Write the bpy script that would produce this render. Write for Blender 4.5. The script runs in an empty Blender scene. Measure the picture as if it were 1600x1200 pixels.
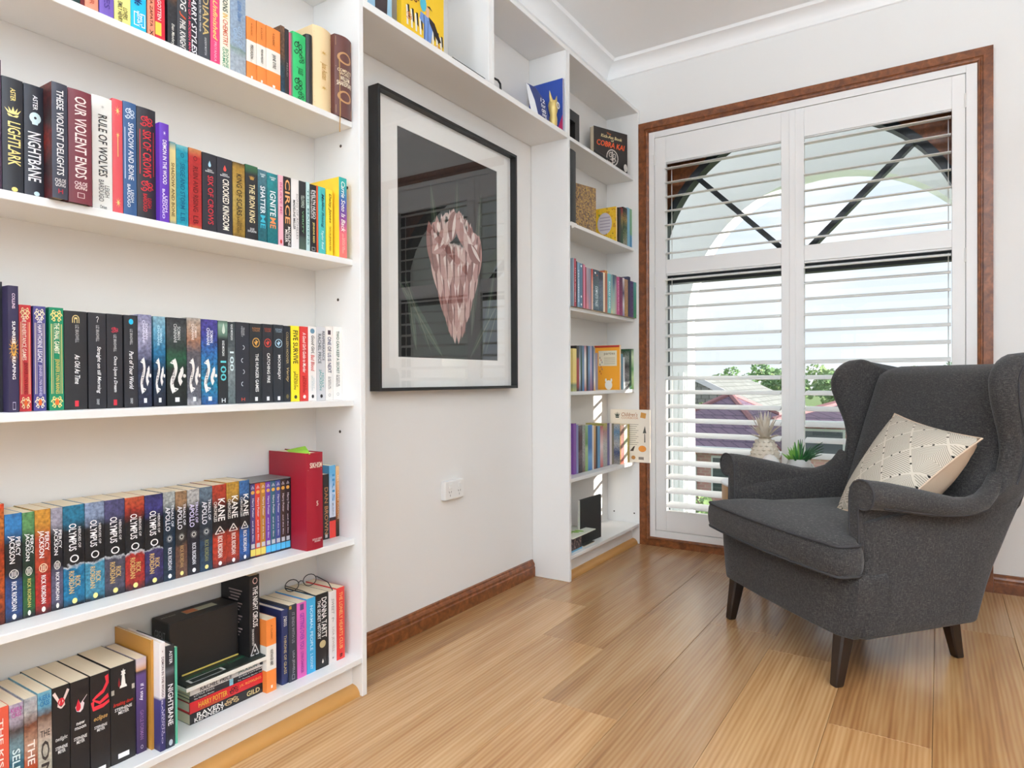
import bpy, bmesh, math, random
from mathutils import Vector, Matrix
random.seed(7)
C = bpy.context.scene.collection
S = bpy.context.scene
PI = math.pi

# ------------------------------------------------------------------ camera, world, sun, exposure
cam = bpy.data.cameras.new('camera'); co = bpy.data.objects.new('camera', cam); C.objects.link(co)
F, YAW, PITCH, ROLL = 1036.12, 0.573447, -0.006451, -0.004478
cam.sensor_fit = 'HORIZONTAL'; cam.sensor_width = 36.0; cam.lens = 36.0*F/1600.0
cam.clip_start = .02; cam.clip_end = 400
fw = Vector((-math.sin(YAW)*math.cos(PITCH), math.cos(YAW)*math.cos(PITCH), math.sin(PITCH)))
r0 = Vector((math.cos(YAW), math.sin(YAW), 0)); u0 = r0.cross(fw)
rt = r0*math.cos(ROLL) + u0*math.sin(ROLL); up = u0*math.cos(ROLL) - r0*math.sin(ROLL)
mw = Matrix((rt, up, -fw)).transposed().to_4x4(); mw.translation = Vector((1.38773, -1.37209, .90432))
co.matrix_world = mw
S.camera = co
vs = S.view_settings
S.display_settings.display_device = 'sRGB'
vs.view_transform = 'Standard'; vs.look = 'None'; vs.gamma = 1.0; vs.use_curve_mapping = False
vs.exposure = 0.0
S.cycles.max_bounces = 10; S.cycles.diffuse_bounces = 6; S.cycles.glossy_bounces = 4
S.cycles.transparent_max_bounces = 16
S.cycles.caustics_reflective = False; S.cycles.caustics_refractive = False
S.cycles.sample_clamp_indirect = 6

SKY_STRENGTH = 1.15
SUN_DIR = Vector((-1, -.26, -.11))
SUN_STRENGTH = 15.0
w = bpy.data.worlds.new('sky'); S.world = w; w.use_nodes = True
nt = w.node_tree; nt.nodes.clear()
def N(t, typ, **k):
    n = t.nodes.new(typ)
    for a, b in k.items(): setattr(n, a, b)
    return n
tc = N(nt, 'ShaderNodeTexCoord'); sep = N(nt, 'ShaderNodeSeparateXYZ')
nt.links.new(tc.outputs['Generated'], sep.inputs[0])
mp = N(nt, 'ShaderNodeMapping'); mp.inputs['Scale'].default_value = (2.2, 2.2, 5.0)
nt.links.new(tc.outputs['Generated'], mp.inputs[0])
no = N(nt, 'ShaderNodeTexNoise'); no.inputs['Scale'].default_value = 2.4; no.inputs['Detail'].default_value = 6
nt.links.new(mp.outputs[0], no.inputs['Vector'])
cr = N(nt, 'ShaderNodeValToRGB'); cr.color_ramp.elements[0].position = .42; cr.color_ramp.elements[1].position = .6
nt.links.new(no.outputs[0], cr.inputs[0])
gr = N(nt, 'ShaderNodeValToRGB')
gr.color_ramp.elements[0].position = 0; gr.color_ramp.elements[0].color = (.86, .93, 1.0, 1)
gr.color_ramp.elements[1].position = .75; gr.color_ramp.elements[1].color = (.58, .76, .98, 1)
nt.links.new(sep.outputs['Z'], gr.inputs[0])
mx = N(nt, 'ShaderNodeMixRGB'); mx.inputs['Color2'].default_value = (1.0, 1.0, .99, 1)
nt.links.new(cr.outputs[0], mx.inputs['Fac']); nt.links.new(gr.outputs[0], mx.inputs['Color1'])
bg = N(nt, 'ShaderNodeBackground'); bg.inputs['Strength'].default_value = SKY_STRENGTH
nt.links.new(mx.outputs[0], bg.inputs[0])
ow = N(nt, 'ShaderNodeOutputWorld'); nt.links.new(bg.outputs[0], ow.inputs[0])

sl = bpy.data.lights.new('sun', 'SUN'); sl.energy = SUN_STRENGTH; sl.angle = .009; sl.color = (1, .95, .86)
so = bpy.data.objects.new('sun', sl); C.objects.link(so)
so.rotation_euler = SUN_DIR.to_track_quat('-Z', 'Y').to_euler(); so.location = (6, 5, 6)
def area(name, loc, direction, sx, sy, power, col=(1, 1, 1)):
    l = bpy.data.lights.new(name, 'AREA'); l.shape = 'RECTANGLE'; l.size = sx; l.size_y = sy; l.energy = power; l.color = col
    o = bpy.data.objects.new(name, l); C.objects.link(o); o.location = loc
    o.rotation_euler = Vector(direction).to_track_quat('-Z', 'Z').to_euler()
    return o
# soft interior fill, an area light added at the opening behind the camera
area('rear_fill', (1.7, -3.40, 1.2), (0, 1, 0), 2.7, 2.2, 29, (.70, .86, 1.0))

# ------------------------------------------------------------------ helpers
def lin(h, k=1.0):
    if isinstance(h, str):
        h = h.lstrip('#')
        if len(h) == 3: h = ''.join(c*2 for c in h)
        v = [int(h[i:i+2], 16)/255 for i in (0, 2, 4)]
        v = [x/12.92 if x <= .04045 else ((x+.055)/1.055)**2.4 for x in v]
    else: v = list(h[:3])
    return (min(v[0]*k, 1), min(v[1]*k, 1), min(v[2]*k, 1), 1)
MATS = {}
def mat(name, col, rough=.5, spec=.5, metal=0, fn=None, key=None, k=1.0):
    key = key or name
    if key in MATS: return MATS[key]
    m = bpy.data.materials.new(name); m.use_nodes = True
    b = m.node_tree.nodes['Principled BSDF']
    b.inputs['Base Color'].default_value = lin(col, k)
    b.inputs['Roughness'].default_value = rough; b.inputs['Specular IOR Level'].default_value = spec; b.inputs['Metallic'].default_value = metal
    if fn: fn(m.node_tree, b)
    MATS[key] = m
    return m
def add_bump(t, b, scale, strength, vec=None, detail=3, stretch=None, dist=.002):
    tcn = N(t, 'ShaderNodeTexCoord'); n = N(t, 'ShaderNodeTexNoise'); n.inputs['Scale'].default_value = scale; n.inputs['Detail'].default_value = detail
    src = tcn.outputs['Object']
    if stretch:
        mpn = N(t, 'ShaderNodeMapping'); mpn.inputs['Scale'].default_value = stretch; t.links.new(src, mpn.inputs[0]); src = mpn.outputs[0]
    t.links.new(src, n.inputs['Vector'])
    bp = N(t, 'ShaderNodeBump'); bp.inputs['Strength'].default_value = strength; bp.inputs['Distance'].default_value = dist
    t.links.new(n.outputs[0], bp.inputs['Height']); t.links.new(bp.outputs[0], b.inputs['Normal'])
    return n
def ramp_nodes(t, stops, dim=1):
    r = N(t, 'ShaderNodeValToRGB'); e = r.color_ramp.elements
    if dim != 1: stops = [(p, tuple(x*dim for x in lin(c)[:3])) for p, c in stops]
    stops = sorted(stops)
    e[0].position, e[0].color = stops[0][0], lin(stops[0][1])
    e[1].position, e[1].color = stops[-1][0], lin(stops[-1][1])
    for p, c in stops[1:-1]:
        x = e.new(p); x.color = lin(c)
    return r
class MB:
    def __init__(s): s.v = []; s.f = []; s.m = []
    def add(s, vs_, fs, mi=0):
        o = len(s.v); s.v += [tuple(p) for p in vs_]; s.f += [tuple(i+o for i in f) for f in fs]; s.m += [mi]*len(fs); return s
    def box(s, x0, x1, y0, y1, z0, z1, mi=0, bev=0, seg=1):
        if bev:
            bm = bmesh.new(); bmesh.ops.create_cube(bm, size=1)
            for q in bm.verts: q.co = ((x0+x1)/2+q.co.x*(x1-x0), (y0+y1)/2+q.co.y*(y1-y0), (z0+z1)/2+q.co.z*(z1-z0))
            bmesh.ops.bevel(bm, geom=bm.edges[:], offset=bev, segments=seg, affect='EDGES', profile=.5)
            bm.verts.index_update(); s.add([q.co for q in bm.verts], [[q.index for q in f.verts] for f in bm.faces], mi); bm.free(); return s
        V = [(x, y, z) for x in (x0, x1) for y in (y0, y1) for z in (z0, z1)]
        return s.add(V, [(0,1,3,2), (4,6,7,5), (0,4,5,1), (2,3,7,6), (0,2,6,4), (1,5,7,3)], mi)
    def loft(s, rings, cap=(True, True), closed=True, mi=0):
        n = len(rings[0]); V = [p for r in rings for p in r]; fs = []
        for i in range(len(rings)-1):
            for j in range(n if closed else n-1):
                k = (j+1) % n
                fs.append((i*n+j, i*n+k, (i+1)*n+k, (i+1)*n+j))
        if cap[0]: fs.append(tuple(range(n-1, -1, -1)))
        if cap[1]: fs.append(tuple((len(rings)-1)*n+j for j in range(n)))
        return s.add(V, fs, mi)
    def tube(s, pts, r, n=8, mi=0, closed=False):
        pts = [Vector(p) for p in pts]; rings = []; L = len(pts)
        rr = r if isinstance(r, (list, tuple)) else [r]*L
        ref = None
        for i, p in enumerate(pts):
            a = pts[(i-1) % L] if (closed or i) else p; b = pts[(i+1) % L] if (closed or i < L-1) else p
            t = (b-a).normalized()
            if ref is None: ref = t.orthogonal().normalized()
            x = (ref - t*ref.dot(t)); x = x.normalized() if x.length > 1e-6 else t.orthogonal().normalized()
            ref = x; y = t.cross(x)
            rings.append([p + (x*math.cos(2*PI*k/n) + y*math.sin(2*PI*k/n))*rr[i] for k in range(n)])
        if closed: rings.append(rings[0]); return s.loft(rings, (False, False), True, mi)
        return s.loft(rings, (True, True), True, mi)
    def lathe(s, prof, n=24, c=(0, 0, 0), mi=0):
        rings = [[(c[0]+r*math.cos(2*PI*k/n), c[1]+r*math.sin(2*PI*k/n), c[2]+z) for k in range(n)] for r, z in prof]
        return s.loft(rings, (True, True), True, mi)
    def poly(s, pts, mi=0): return s.add(pts, [tuple(range(len(pts)))], mi)
    def prism(s, prof, axis, a0, a1, mi=0):
        # prof: 2D points in the plane across axis, extruded from a0 to a1
        f = {0: lambda p, a: (a, p[0], p[1]), 1: lambda p, a: (p[0], a, p[1]), 2: lambda p, a: (p[0], p[1], a)}[axis]
        return s.loft([[f(p, a0) for p in prof], [f(p, a1) for p in prof]], (True, True), True, mi)
def mesh(name, mb, mats, smooth=None):
    me = bpy.data.meshes.new(name); me.from_pydata(mb.v, [], mb.f); me.validate()
    for m in (mats if isinstance(mats, (list, tuple)) else [mats]): me.materials.append(m)
    if len(me.polygons) == len(mb.m): me.polygons.foreach_set('material_index', mb.m)
    bm = bmesh.new(); bm.from_mesh(me); bmesh.ops.recalc_face_normals(bm, faces=bm.faces[:]); bm.to_mesh(me); bm.free()
    if smooth is not None:
        me.polygons.foreach_set('use_smooth', [True]*len(me.polygons)); me.set_sharp_from_angle(angle=smooth)
    me.update(); return me
def link(name, data, parent=None, loc=None):
    o = bpy.data.objects.new(name, data); C.objects.link(o)
    if parent: o.parent = parent
    if loc: o.location = loc
    return o
def obj(name, mb, mats, parent=None, smooth=None, loc=None): return link(name, mesh(name, mb, mats, smooth), parent, loc)
LABELS = {}
def tag(o, label, cat, group=None):
    o['label'] = label; o['category'] = cat
    if group: o['group'] = group
    return o
def thing(name, label, cat, loc=(0, 0, 0), rotz=0, group=None):
    o = bpy.data.objects.new(name, None); C.objects.link(o); o.location = loc; o.rotation_euler = (0, 0, rotz)
    o.empty_display_size = .05
    return tag(o, label, cat, group)
def struct(name, mb, m, parent=None, smooth=None):
    o = obj(name, mb, m, parent, smooth)
    if not parent: o['kind'] = 'structure'
    return o

# ------------------------------------------------------------------ materials
def f_paint(t, b): add_bump(t, b, 180, .05)
M_wall = mat('wall_paint', '#e6e4e1', .85, .2, fn=f_paint)
M_ceil = mat('ceiling_paint', '#f6f5f4', .9, .1, fn=f_paint)
def f_lam(t, b): add_bump(t, b, 30, .06, stretch=(1, 1, 1))
M_lam = mat('white_laminate', '#e8e7e5', .42, .4, fn=f_lam)
def f_back(t, b):
    add_bump(t, b, 14, .12, stretch=(1, .35, 6))
M_back = mat('white_back_panel', '#dedbd7', .6, .3, fn=f_back)
M_shut = mat('shutter_white', '#e9e7e5', .4, .45)
M_dark = mat('dark_line', '#1c1b1b', .6)
M_hole = mat('peg_hole_dark', '#4a4038', .8)
def f_timber(t, b):
    tcn = N(t, 'ShaderNodeTexCoord'); mpn = N(t, 'ShaderNodeMapping'); mpn.inputs['Scale'].default_value = (40, 40, 40)
    t.links.new(tcn.outputs['Object'], mpn.inputs[0])
    n = N(t, 'ShaderNodeTexNoise'); n.inputs['Scale'].default_value = 1.0; n.inputs['Detail'].default_value = 5; n.inputs['Distortion'].default_value = .6
    t.links.new(mpn.outputs[0], n.inputs['Vector'])
    r = ramp_nodes(t, [(.3, '#5a2f19'), (.55, '#794523'), (.75, '#905631')]); t.links.new(n.outputs[0], r.inputs[0]); t.links.new(r.outputs[0], b.inputs['Base Color'])
M_timber = mat('red_brown_timber', '#7a3c20', .32, .5, fn=f_timber)
def f_oak(t, b):
    tcn = N(t, 'ShaderNodeTexCoord'); oi = N(t, 'ShaderNodeObjectInfo')
    ad = N(t, 'ShaderNodeVectorMath', operation='ADD'); sc = N(t, 'ShaderNodeVectorMath', operation='SCALE'); sc.inputs['Scale'].default_value = 37.0
    cb = N(t, 'ShaderNodeCombineXYZ'); t.links.new(oi.outputs['Random'], cb.inputs[0]); t.links.new(oi.outputs['Random'], cb.inputs[1])
    t.links.new(cb.outputs[0], sc.inputs[0]); t.links.new(tcn.outputs['Object'], ad.inputs[0]); t.links.new(sc.outputs[0], ad.inputs[1])
    def noise(scale, st, det=6, dis=0):
        mpn = N(t, 'ShaderNodeMapping'); mpn.inputs['Scale'].default_value = st; t.links.new(ad.outputs[0], mpn.inputs[0])
        n = N(t, 'ShaderNodeTexNoise'); n.inputs['Scale'].default_value = scale; n.inputs['Detail'].default_value = det; n.inputs['Distortion'].default_value = dis
        t.links.new(mpn.outputs[0], n.inputs['Vector']); return n
    a = noise(9, (1.0, .09, 1), 4, .8); c = noise(60, (1.0, .035, 1), 6); d = noise(4, (1, .18, 1), 2, 1.5)
    # cathedral bands
    mpw = N(t, 'ShaderNodeMapping'); mpw.inputs['Scale'].default_value = (1, .07, 1); t.links.new(ad.outputs[0], mpw.inputs[0])
    wv = N(t, 'ShaderNodeTexWave', wave_type='RINGS', rings_direction='SPHERICAL'); wv.inputs['Scale'].default_value = 26; wv.inputs['Distortion'].default_value = 5; wv.inputs['Detail'].default_value = 3; wv.inputs['Detail Scale'].default_value = .8
    t.links.new(mpw.outputs[0], wv.inputs['Vector'])
    m1 = N(t, 'ShaderNodeMath', operation='MULTIPLY_ADD'); t.links.new(a.outputs[0], m1.inputs[0]); m1.inputs[1].default_value = .55
    m2 = N(t, 'ShaderNodeMath', operation='MULTIPLY_ADD'); t.links.new(c.outputs[0], m2.inputs[0]); m2.inputs[1].default_value = .42
    m3 = N(t, 'ShaderNodeMath', operation='MULTIPLY_ADD'); t.links.new(wv.outputs[1], m3.inputs[0]); m3.inputs[1].default_value = .10; m3.inputs[2].default_value = -.02
    t.links.new(m3.outputs[0], m2.inputs[2]); t.links.new(m2.outputs[0], m1.inputs[2])
    r = ramp_nodes(t, [(.25, '#80593a'), (.42, '#9f764e'), (.55, '#b38c63'), (.75, '#c7a57d')])
    t.links.new(m1.outputs[0], r.inputs[0])
    mxn = N(t, 'ShaderNodeMixRGB', blend_type='MULTIPLY'); mxn.inputs['Fac'].default_value = 1
    t.links.new(r.outputs[0], mxn.inputs['Color1']); t.links.new(oi.outputs['Color'], mxn.inputs['Color2'])
    t.links.new(mxn.outputs[0], b.inputs['Base Color'])
    bp = N(t, 'ShaderNodeBump'); bp.inputs['Strength'].default_value = .12; bp.inputs['Distance'].default_value = .001
    t.links.new(c.outputs[0], bp.inputs['Height']); t.links.new(bp.outputs[0], b.inputs['Normal'])
M_oak = mat('oak_plank', '#bb905c', .27, .5, fn=f_oak)
M_oaktrim = mat('oak_moulding', '#b58347', .45, .4, fn=lambda t, b: add_bump(t, b, 60, .1, stretch=(1, .1, 1)))
M_sub = mat('subfloor_dark', '#5a4026', .9)
M_blackframe = mat('black_picture_frame', '#1d1c1c', .45, .4)
M_metal_dark = mat('dark_window_metal', '#20242a', .45, .5)
M_matboard = mat('cream_mat_board', '#fbfaf6', .9, .1)
M_page = mat('paper_pages', '#dccdb4', .9, .1, fn=lambda t, b: add_bump(t, b, 300, .25, stretch=(.02, 1, .02)))
M_pagew = mat('paper_pages_white', '#e4d8ca', .9, .1, fn=lambda t, b: add_bump(t, b, 300, .25, stretch=(.02, 1, .02)))
def glass(name, f0, tint=(1, 1, 1, 1)):
    # thin clear pane: Schlick reflection on the outward faces, straight transmission
    if name in MATS: return MATS[name]
    m = bpy.data.materials.new(name); m.use_nodes = True; t = m.node_tree; t.nodes.clear()
    lw = N(t, 'ShaderNodeLayerWeight'); lw.inputs[0].default_value = .5
    pw = N(t, 'ShaderNodeMath', operation='POWER'); pw.inputs[1].default_value = 5; t.links.new(lw.outputs['Facing'], pw.inputs[0])
    ma = N(t, 'ShaderNodeMath', operation='MULTIPLY_ADD'); ma.inputs[1].default_value = 1-f0; ma.inputs[2].default_value = f0; t.links.new(pw.outputs[0], ma.inputs[0])
    ge = N(t, 'ShaderNodeNewGeometry'); iv = N(t, 'ShaderNodeMath', operation='SUBTRACT'); iv.inputs[0].default_value = 1; t.links.new(ge.outputs['Backfacing'], iv.inputs[1])
    mu = N(t, 'ShaderNodeMath', operation='MULTIPLY'); t.links.new(ma.outputs[0], mu.inputs[0]); t.links.new(iv.outputs[0], mu.inputs[1])
    tr = N(t, 'ShaderNodeBsdfTransparent'); tr.inputs[0].default_value = tint
    gl = N(t, 'ShaderNodeBsdfGlossy'); gl.inputs['Roughness'].default_value = 0.0
    mi = N(t, 'ShaderNodeMixShader'); o = N(t, 'ShaderNodeOutputMaterial')
    t.links.new(mu.outputs[0], mi.inputs[0]); t.links.new(tr.outputs[0], mi.inputs[1]); t.links.new(gl.outputs[0], mi.inputs[2]); t.links.new(mi.outputs[0], o.inputs[0])
    MATS[name] = m; return m
M_glassp = glass('picture_glass', .13)
M_glassw = glass('window_glass', .05, (.985, .99, .99, 1))

# ------------------------------------------------------------------ room shell
X0, X1, Y0, Y1, ZC = -.195, 3.5, -3.45, 2.08, 2.66
b = MB(); b.box(X0-.2, X1+.2, Y0-.2, Y1+.25, -.12, -.012)
floor = struct('floor', b, M_sub)
PW = .2335; JOINT = {-1: 1.25, 0: 1.0, 1: .655, 2: .25, 3: -.42, 4: .945, 5: .532, 6: 1.5, 7: .9}
TONE = {(-1, 0): (0.833, 0.789, 0.718), (0, 0): (1.048, 1.032, 0.988), (0, 1): (0.805, 0.762, 0.692), (1, 0): (0.940, 0.897, 0.826), (1, 1): (0.805, 0.762, 0.718), (2, 0): (0.994, 0.951, 0.880), (2, 1): (0.805, 0.775, 0.746),
        (3, 0): (0.833, 0.789, 0.718), (3, 1): (0.778, 0.735, 0.692), (4, 0): (1.035, 1.005, 0.921), (4, 1): (0.859, 0.816, 0.746), (5, 0): (0.994, 0.911, 0.772), (5, 1): (0.805, 0.708, 0.583), (6, 0): (0.859, 0.762, 0.610)}
for k in range(-1, 16):
    xa, xb = -.03+PW*k, -.03+PW*(k+1)
    xa = max(xa, X0); xb = min(xb, X1)
    j = JOINT.get(k, random.uniform(-.3, 1.2)); ys = [j+1.5, j, j-1.5, j-3.0, j-4.5]
    if j+1.5 < Y1: ys = [j+3.0]+ys
    for i in range(len(ys)-1):
        ya, yb = max(ys[i+1], Y0), min(ys[i], Y1+.02)
        if yb-ya < .02: continue
        L, Wd = yb-ya-.0008, xb-xa-.0008
        p = MB().box(-Wd/2, Wd/2, -L/2, L/2, -.012, 0, bev=.0009)
        o = obj('plank', p, M_oak, floor, loc=((xa+xb)/2, (ya+yb)/2, 0))
        side = 1 if ys[i+1] >= j-1e-6 else 0
        tn = TONE.get((k, side)) if ys[i+1] >= j-1.51 else None
        if tn is None:
            q = random.uniform(.84, 1.03); tn = (q, q*.965, q*.91)
        o.color = (tn[0], tn[1], tn[2], 1)
struct('ceiling', MB().box(X0-.2, X1+.2, Y0-.2, Y1+.25, ZC, ZC+.12), M_ceil)
struct('wall_left', MB().box(X0-.2, X0, Y0-.2, Y1+.25, -.1, ZC), M_wall)
# window wall with an opening x .06..1.515, z .05..2.24
OX0, OX1, OZ0, OZ1 = .05, 1.52, .045, 2.243
b = MB(); b.box(X0, OX0, Y1, Y1+.25, -.1, ZC); b.box(OX1, X1+.2, Y1, Y1+.25, -.1, ZC); b.box(OX0, OX1, Y1, Y1+.25, OZ1, ZC); b.box(OX0, OX1, Y1, Y1+.25, -.1, OZ0)
struct('wall_back', b, M_wall)
b = MB(); b.box(X1, X1+.2, Y0-.2, Y1+.25, -.1, ZC)
struct('wall_right', b, M_wall)
b = MB(); b.box(X0, .35, Y0-.2, Y0, -.1, ZC); b.box(3.05, X1, Y0-.2, Y0, -.1, ZC); b.box(.35, 3.05, Y0-.2, Y0, 2.3, ZC)
struct('wall_front', b, M_wall)
# coved cornice
def cove(axis, a0, a1, sx, base):
    pr = [(base, ZC), (base+sx*.09, ZC), (base+sx*.082, ZC-.008)] + [(base+sx*(.08-.068*math.sin(t)), ZC-.012-.05*(1-math.cos(t))) for t in [PI/2*i/6 for i in range(7)]] + [(base+sx*.008, ZC-.072), (base, ZC-.075)]
    return MB().prism(pr, axis, a0, a1)
struct('trim_1', cove(0, X0, X1, -1, Y1), M_ceil, smooth=.6)
struct('trim_2', cove(1, Y0, Y1, 1, X0), M_ceil, smooth=.6)
# timber skirting
def skirt(axis, a0, a1, sx, base):
    pr = [(base, 0), (base+sx*.018, 0), (base+sx*.018, .042), (base+sx*.015, .046), (base+sx*.015, .05), (base+sx*.016, .056), (base+sx*.012, .064), (base+sx*.008, .068), (base+sx*.008, .074), (base, .076)]
    return MB().prism(pr, axis, a0, a1)
struct('baseboard_left', skirt(1, .0005, 1.2405, 1, X0), M_timber)
struct('baseboard_back', skirt(0, 1.576, X1, -1, Y1), M_timber)

# two uplighters added out of view as fill to brighten the ceiling
for i, (x, y) in enumerate(((.55, -2.9), (2.5, -1.3))):
    t = thing('fill_uplighter', ('added unseen fill uplighter in the rear corner by the wide bookcase', 'added unseen fill uplighter in the middle of the room behind the camera')[i], 'added fill light', (x, y, 0))
    obj('base', MB().lathe([(.001, 0), (.14, 0), (.14, .02), (.02, .03), (.001, .03)], 24), M_lam, t, smooth=.6)
    obj('pole', MB().tube([(0, 0, .03), (0, 0, 1.72)], .012, 10), M_lam, t, smooth=1)
    obj('bowl_shade', MB().lathe([(.02, 1.72), (.10, 1.75), (.17, 1.82), (.165, 1.82), (.095, 1.758), (.02, 1.73)], 28), M_lam, t, smooth=1)
    l = bpy.data.lights.new('lamp', 'AREA'); l.shape = 'DISK'; l.size = .24; l.energy = (140, 130)[i]; l.color = (.76, .88, 1)
    o = bpy.data.objects.new('lamp', l); C.objects.link(o); o.parent = t; o.location = (0, 0, 1.83); o.rotation_euler = (PI, 0, 0)
# ------------------------------------------------------------------ bookcases
SH = .017
def panel(name, x0, x1, y0, y1, z0, z1, par, m=None, bev=.0012): return obj(name, MB().box(x0, x1, y0, y1, z0, z1, bev=bev), m or M_lam, par)
def pegs(par, pts):
    for y, sy, x, z in pts:
        d = MB().prism([(.0045*math.cos(a*PI/4)+x, .0045*math.sin(a*PI/4)+z) for a in range(8)], 1, y, y+sy*.0006)
        obj('peg_hole', d, M_hole, par)
def bookcase(label, ya, yb, shelves, loc):
    t = thing('bookcase', label, 'bookcase', (0, (ya+yb)/2, 0))
    def P(n, x0, x1, y0, y1, z0, z1, m=None): return panel(n, x0, x1, y0-(ya+yb)/2, y1-(ya+yb)/2, z0, z1, t, m)
    P('side_panel', -.1895, 0, ya, ya+.018, 0, 2.378); P('side_panel', -.1895, 0, yb-.018, yb, 0, 2.378)
    P('back_panel', -.1945, -.1895, ya, yb, .06, 2.378, M_back)
    P('top_panel', -.1893, -.001, ya+.018, yb-.018, 2.36, 2.378)
    for z in shelves: P('shelf', -.1893, -.028, ya+.0182, yb-.0182, z-SH, z)
    P('base_shelf', -.1893, -.002, ya+.0182, yb-.0182, .112-SH, .112)
    P('plinth', -.055, -.04, ya+.0182, yb-.0182, 0, .112-SH)
    return t
L_SH = [.449, .848, 1.251, 1.645, 2.04]
bcl = bookcase('wide white bookcase with six rows of books at the left of the picture', -1.62, 0, L_SH, 0)
pegs(bcl, [(-.0185+.81, -1, x, z) for x, z in ((-.09, 1.48), (-.075, 1.585), (-.085, .755), (-.09, 1.14), (-.05, 1.46))])
R0, R1 = 1.2435, 2.0785
R_SH = [.449, .849, 1.237, 1.624, 2.012]
bcr = bookcase('narrow white bookcase in the corner beside the shuttered window', R0, R1, R_SH, 0)
pegs(bcr, [(R1-.0185-(R0+R1)/2, -1, x, z) for x, z in ((-.03, .165), (-.15, .165), (-.1, .56))] + [(R0-(R0+R1)/2, -1, -.05, 2.26)])
br = thing('bridging_shelf', 'white overhead shelf unit bridging the two bookcases above the framed flower print', 'shelf', (0, .62, 1.975))
for n, a in dict(base_shelf=(-.1895, 0, -.6195, .6230, 0, .022), top_panel=(-.1895, 0, -.6195, .6230, .385, .403)).items(): panel(n, *a, br)
panel('back_panel', -.1945, -.1895, -.6195, .6230, 0, .403, br, M_back)
for y in (-.6193, .0105, .0285, .6048): panel('divider', -.1893, -.0004, y, y+.0178, .0222, .3848, br)
# oak quadrant beads on the floor before the plinths
def quad(y0, y1):
    pr = [(-.04, 0)]+[(-.04+.03*math.cos(a), .028*math.sin(a)) for a in [PI/2*i/6 for i in range(7)]]
    return MB().prism(pr, 1, y0, y1)
struct('trim_3', quad(-1.601, -.0187), M_oaktrim, smooth=.7)
struct('trim_4', quad(R0+.0187, R1-.0187), M_oaktrim, smooth=.7)

# ------------------------------------------------------------------ books
TXT = {}
def unit_text(s, bold=0, shear=0, two=False, align='CENTER'):
    k = (s, bold, shear, two, align)
    if k in TXT: return TXT[k]
    if two and ' ' in s:
        ws = s.split(' '); best = min(range(1, len(ws)), key=lambda i: abs(len(' '.join(ws[:i]))-len(' '.join(ws[i:]))))
        s2 = ' '.join(ws[:best])+'\n'+' '.join(ws[best:])
    else: s2 = s
    cu = bpy.data.curves.new('lettering', 'FONT'); cu.body = s2; cu.resolution_u = 2; cu.offset = bold; cu.shear = shear; cu.align_x = align; cu.space_line = .82
    o = bpy.data.objects.new('lettering', cu); C.objects.link(o)
    dg = bpy.context.evaluated_depsgraph_get(); dg.update()
    e = o.evaluated_get(dg); me = e.to_mesh()
    vs_ = [tuple(v.co) for v in me.vertices]; fs = [tuple(p.vertices) for p in me.polygons]
    e.to_mesh_clear(); bpy.data.objects.remove(o); bpy.data.curves.remove(cu)
    if not vs_: TXT[k] = ([], [], 1); return TXT[k]
    x0 = min(v[0] for v in vs_); x1 = max(v[0] for v in vs_); y0 = min(v[1] for v in vs_); y1 = max(v[1] for v in vs_)
    asp = (x1-x0)/max(y1-y0, 1e-6)
    TXT[k] = ([((v[0]-x0)/(x1-x0), (v[1]-y0)/(y1-y0)) for v in vs_], fs, asp); return TXT[k]
def circ(n=16, rx=.5, ry=.5, cx=0, cy=0, a0=0, a1=2*PI): return [(cx+rx*math.cos(a0+(a1-a0)*i/n), cy+ry*math.sin(a0+(a1-a0)*i/n)) for i in range(n)]
def stroke(pts, w0, w1=None):
    out = []; n = len(pts); w1 = w0 if w1 is None else w1
    L, R = [], []
    for i, p in enumerate(pts):
        a = pts[max(i-1, 0)]; c = pts[min(i+1, n-1)]; dx, dy = c[0]-a[0], c[1]-a[1]; l = math.hypot(dx, dy) or 1
        ww = (w0+(w1-w0)*i/(n-1))/2
        L.append((p[0]-dy/l*ww, p[1]+dx/l*ww)); R.append((p[0]+dy/l*ww, p[1]-dx/l*ww))
    for i in range(n-1): out.append([L[i], L[i+1], R[i+1], R[i]])
    return out
def spiral(cx, cy, r, turns, a0, s=1, n=14): return [(cx+s*r*(1-.75*i/n)*math.cos(a0+turns*2*PI*i/n), cy+r*(1-.75*i/n)*math.sin(a0+turns*2*PI*i/n)) for i in range(n+1)]
def ringp(ro, ri, n=20, cx=0, cy=0, a0=0, a1=2*PI):
    P = []
    for i in range(n):
        a, c = a0+(a1-a0)*i/n, a0+(a1-a0)*(i+1)/n
        P.append([(cx+ro*math.cos(a), cy+ro*math.sin(a)), (cx+ro*math.cos(c), cy+ro*math.sin(c)), (cx+ri*math.cos(c), cy+ri*math.sin(c)), (cx+ri*math.cos(a), cy+ri*math.sin(a))])
    return P
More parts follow.
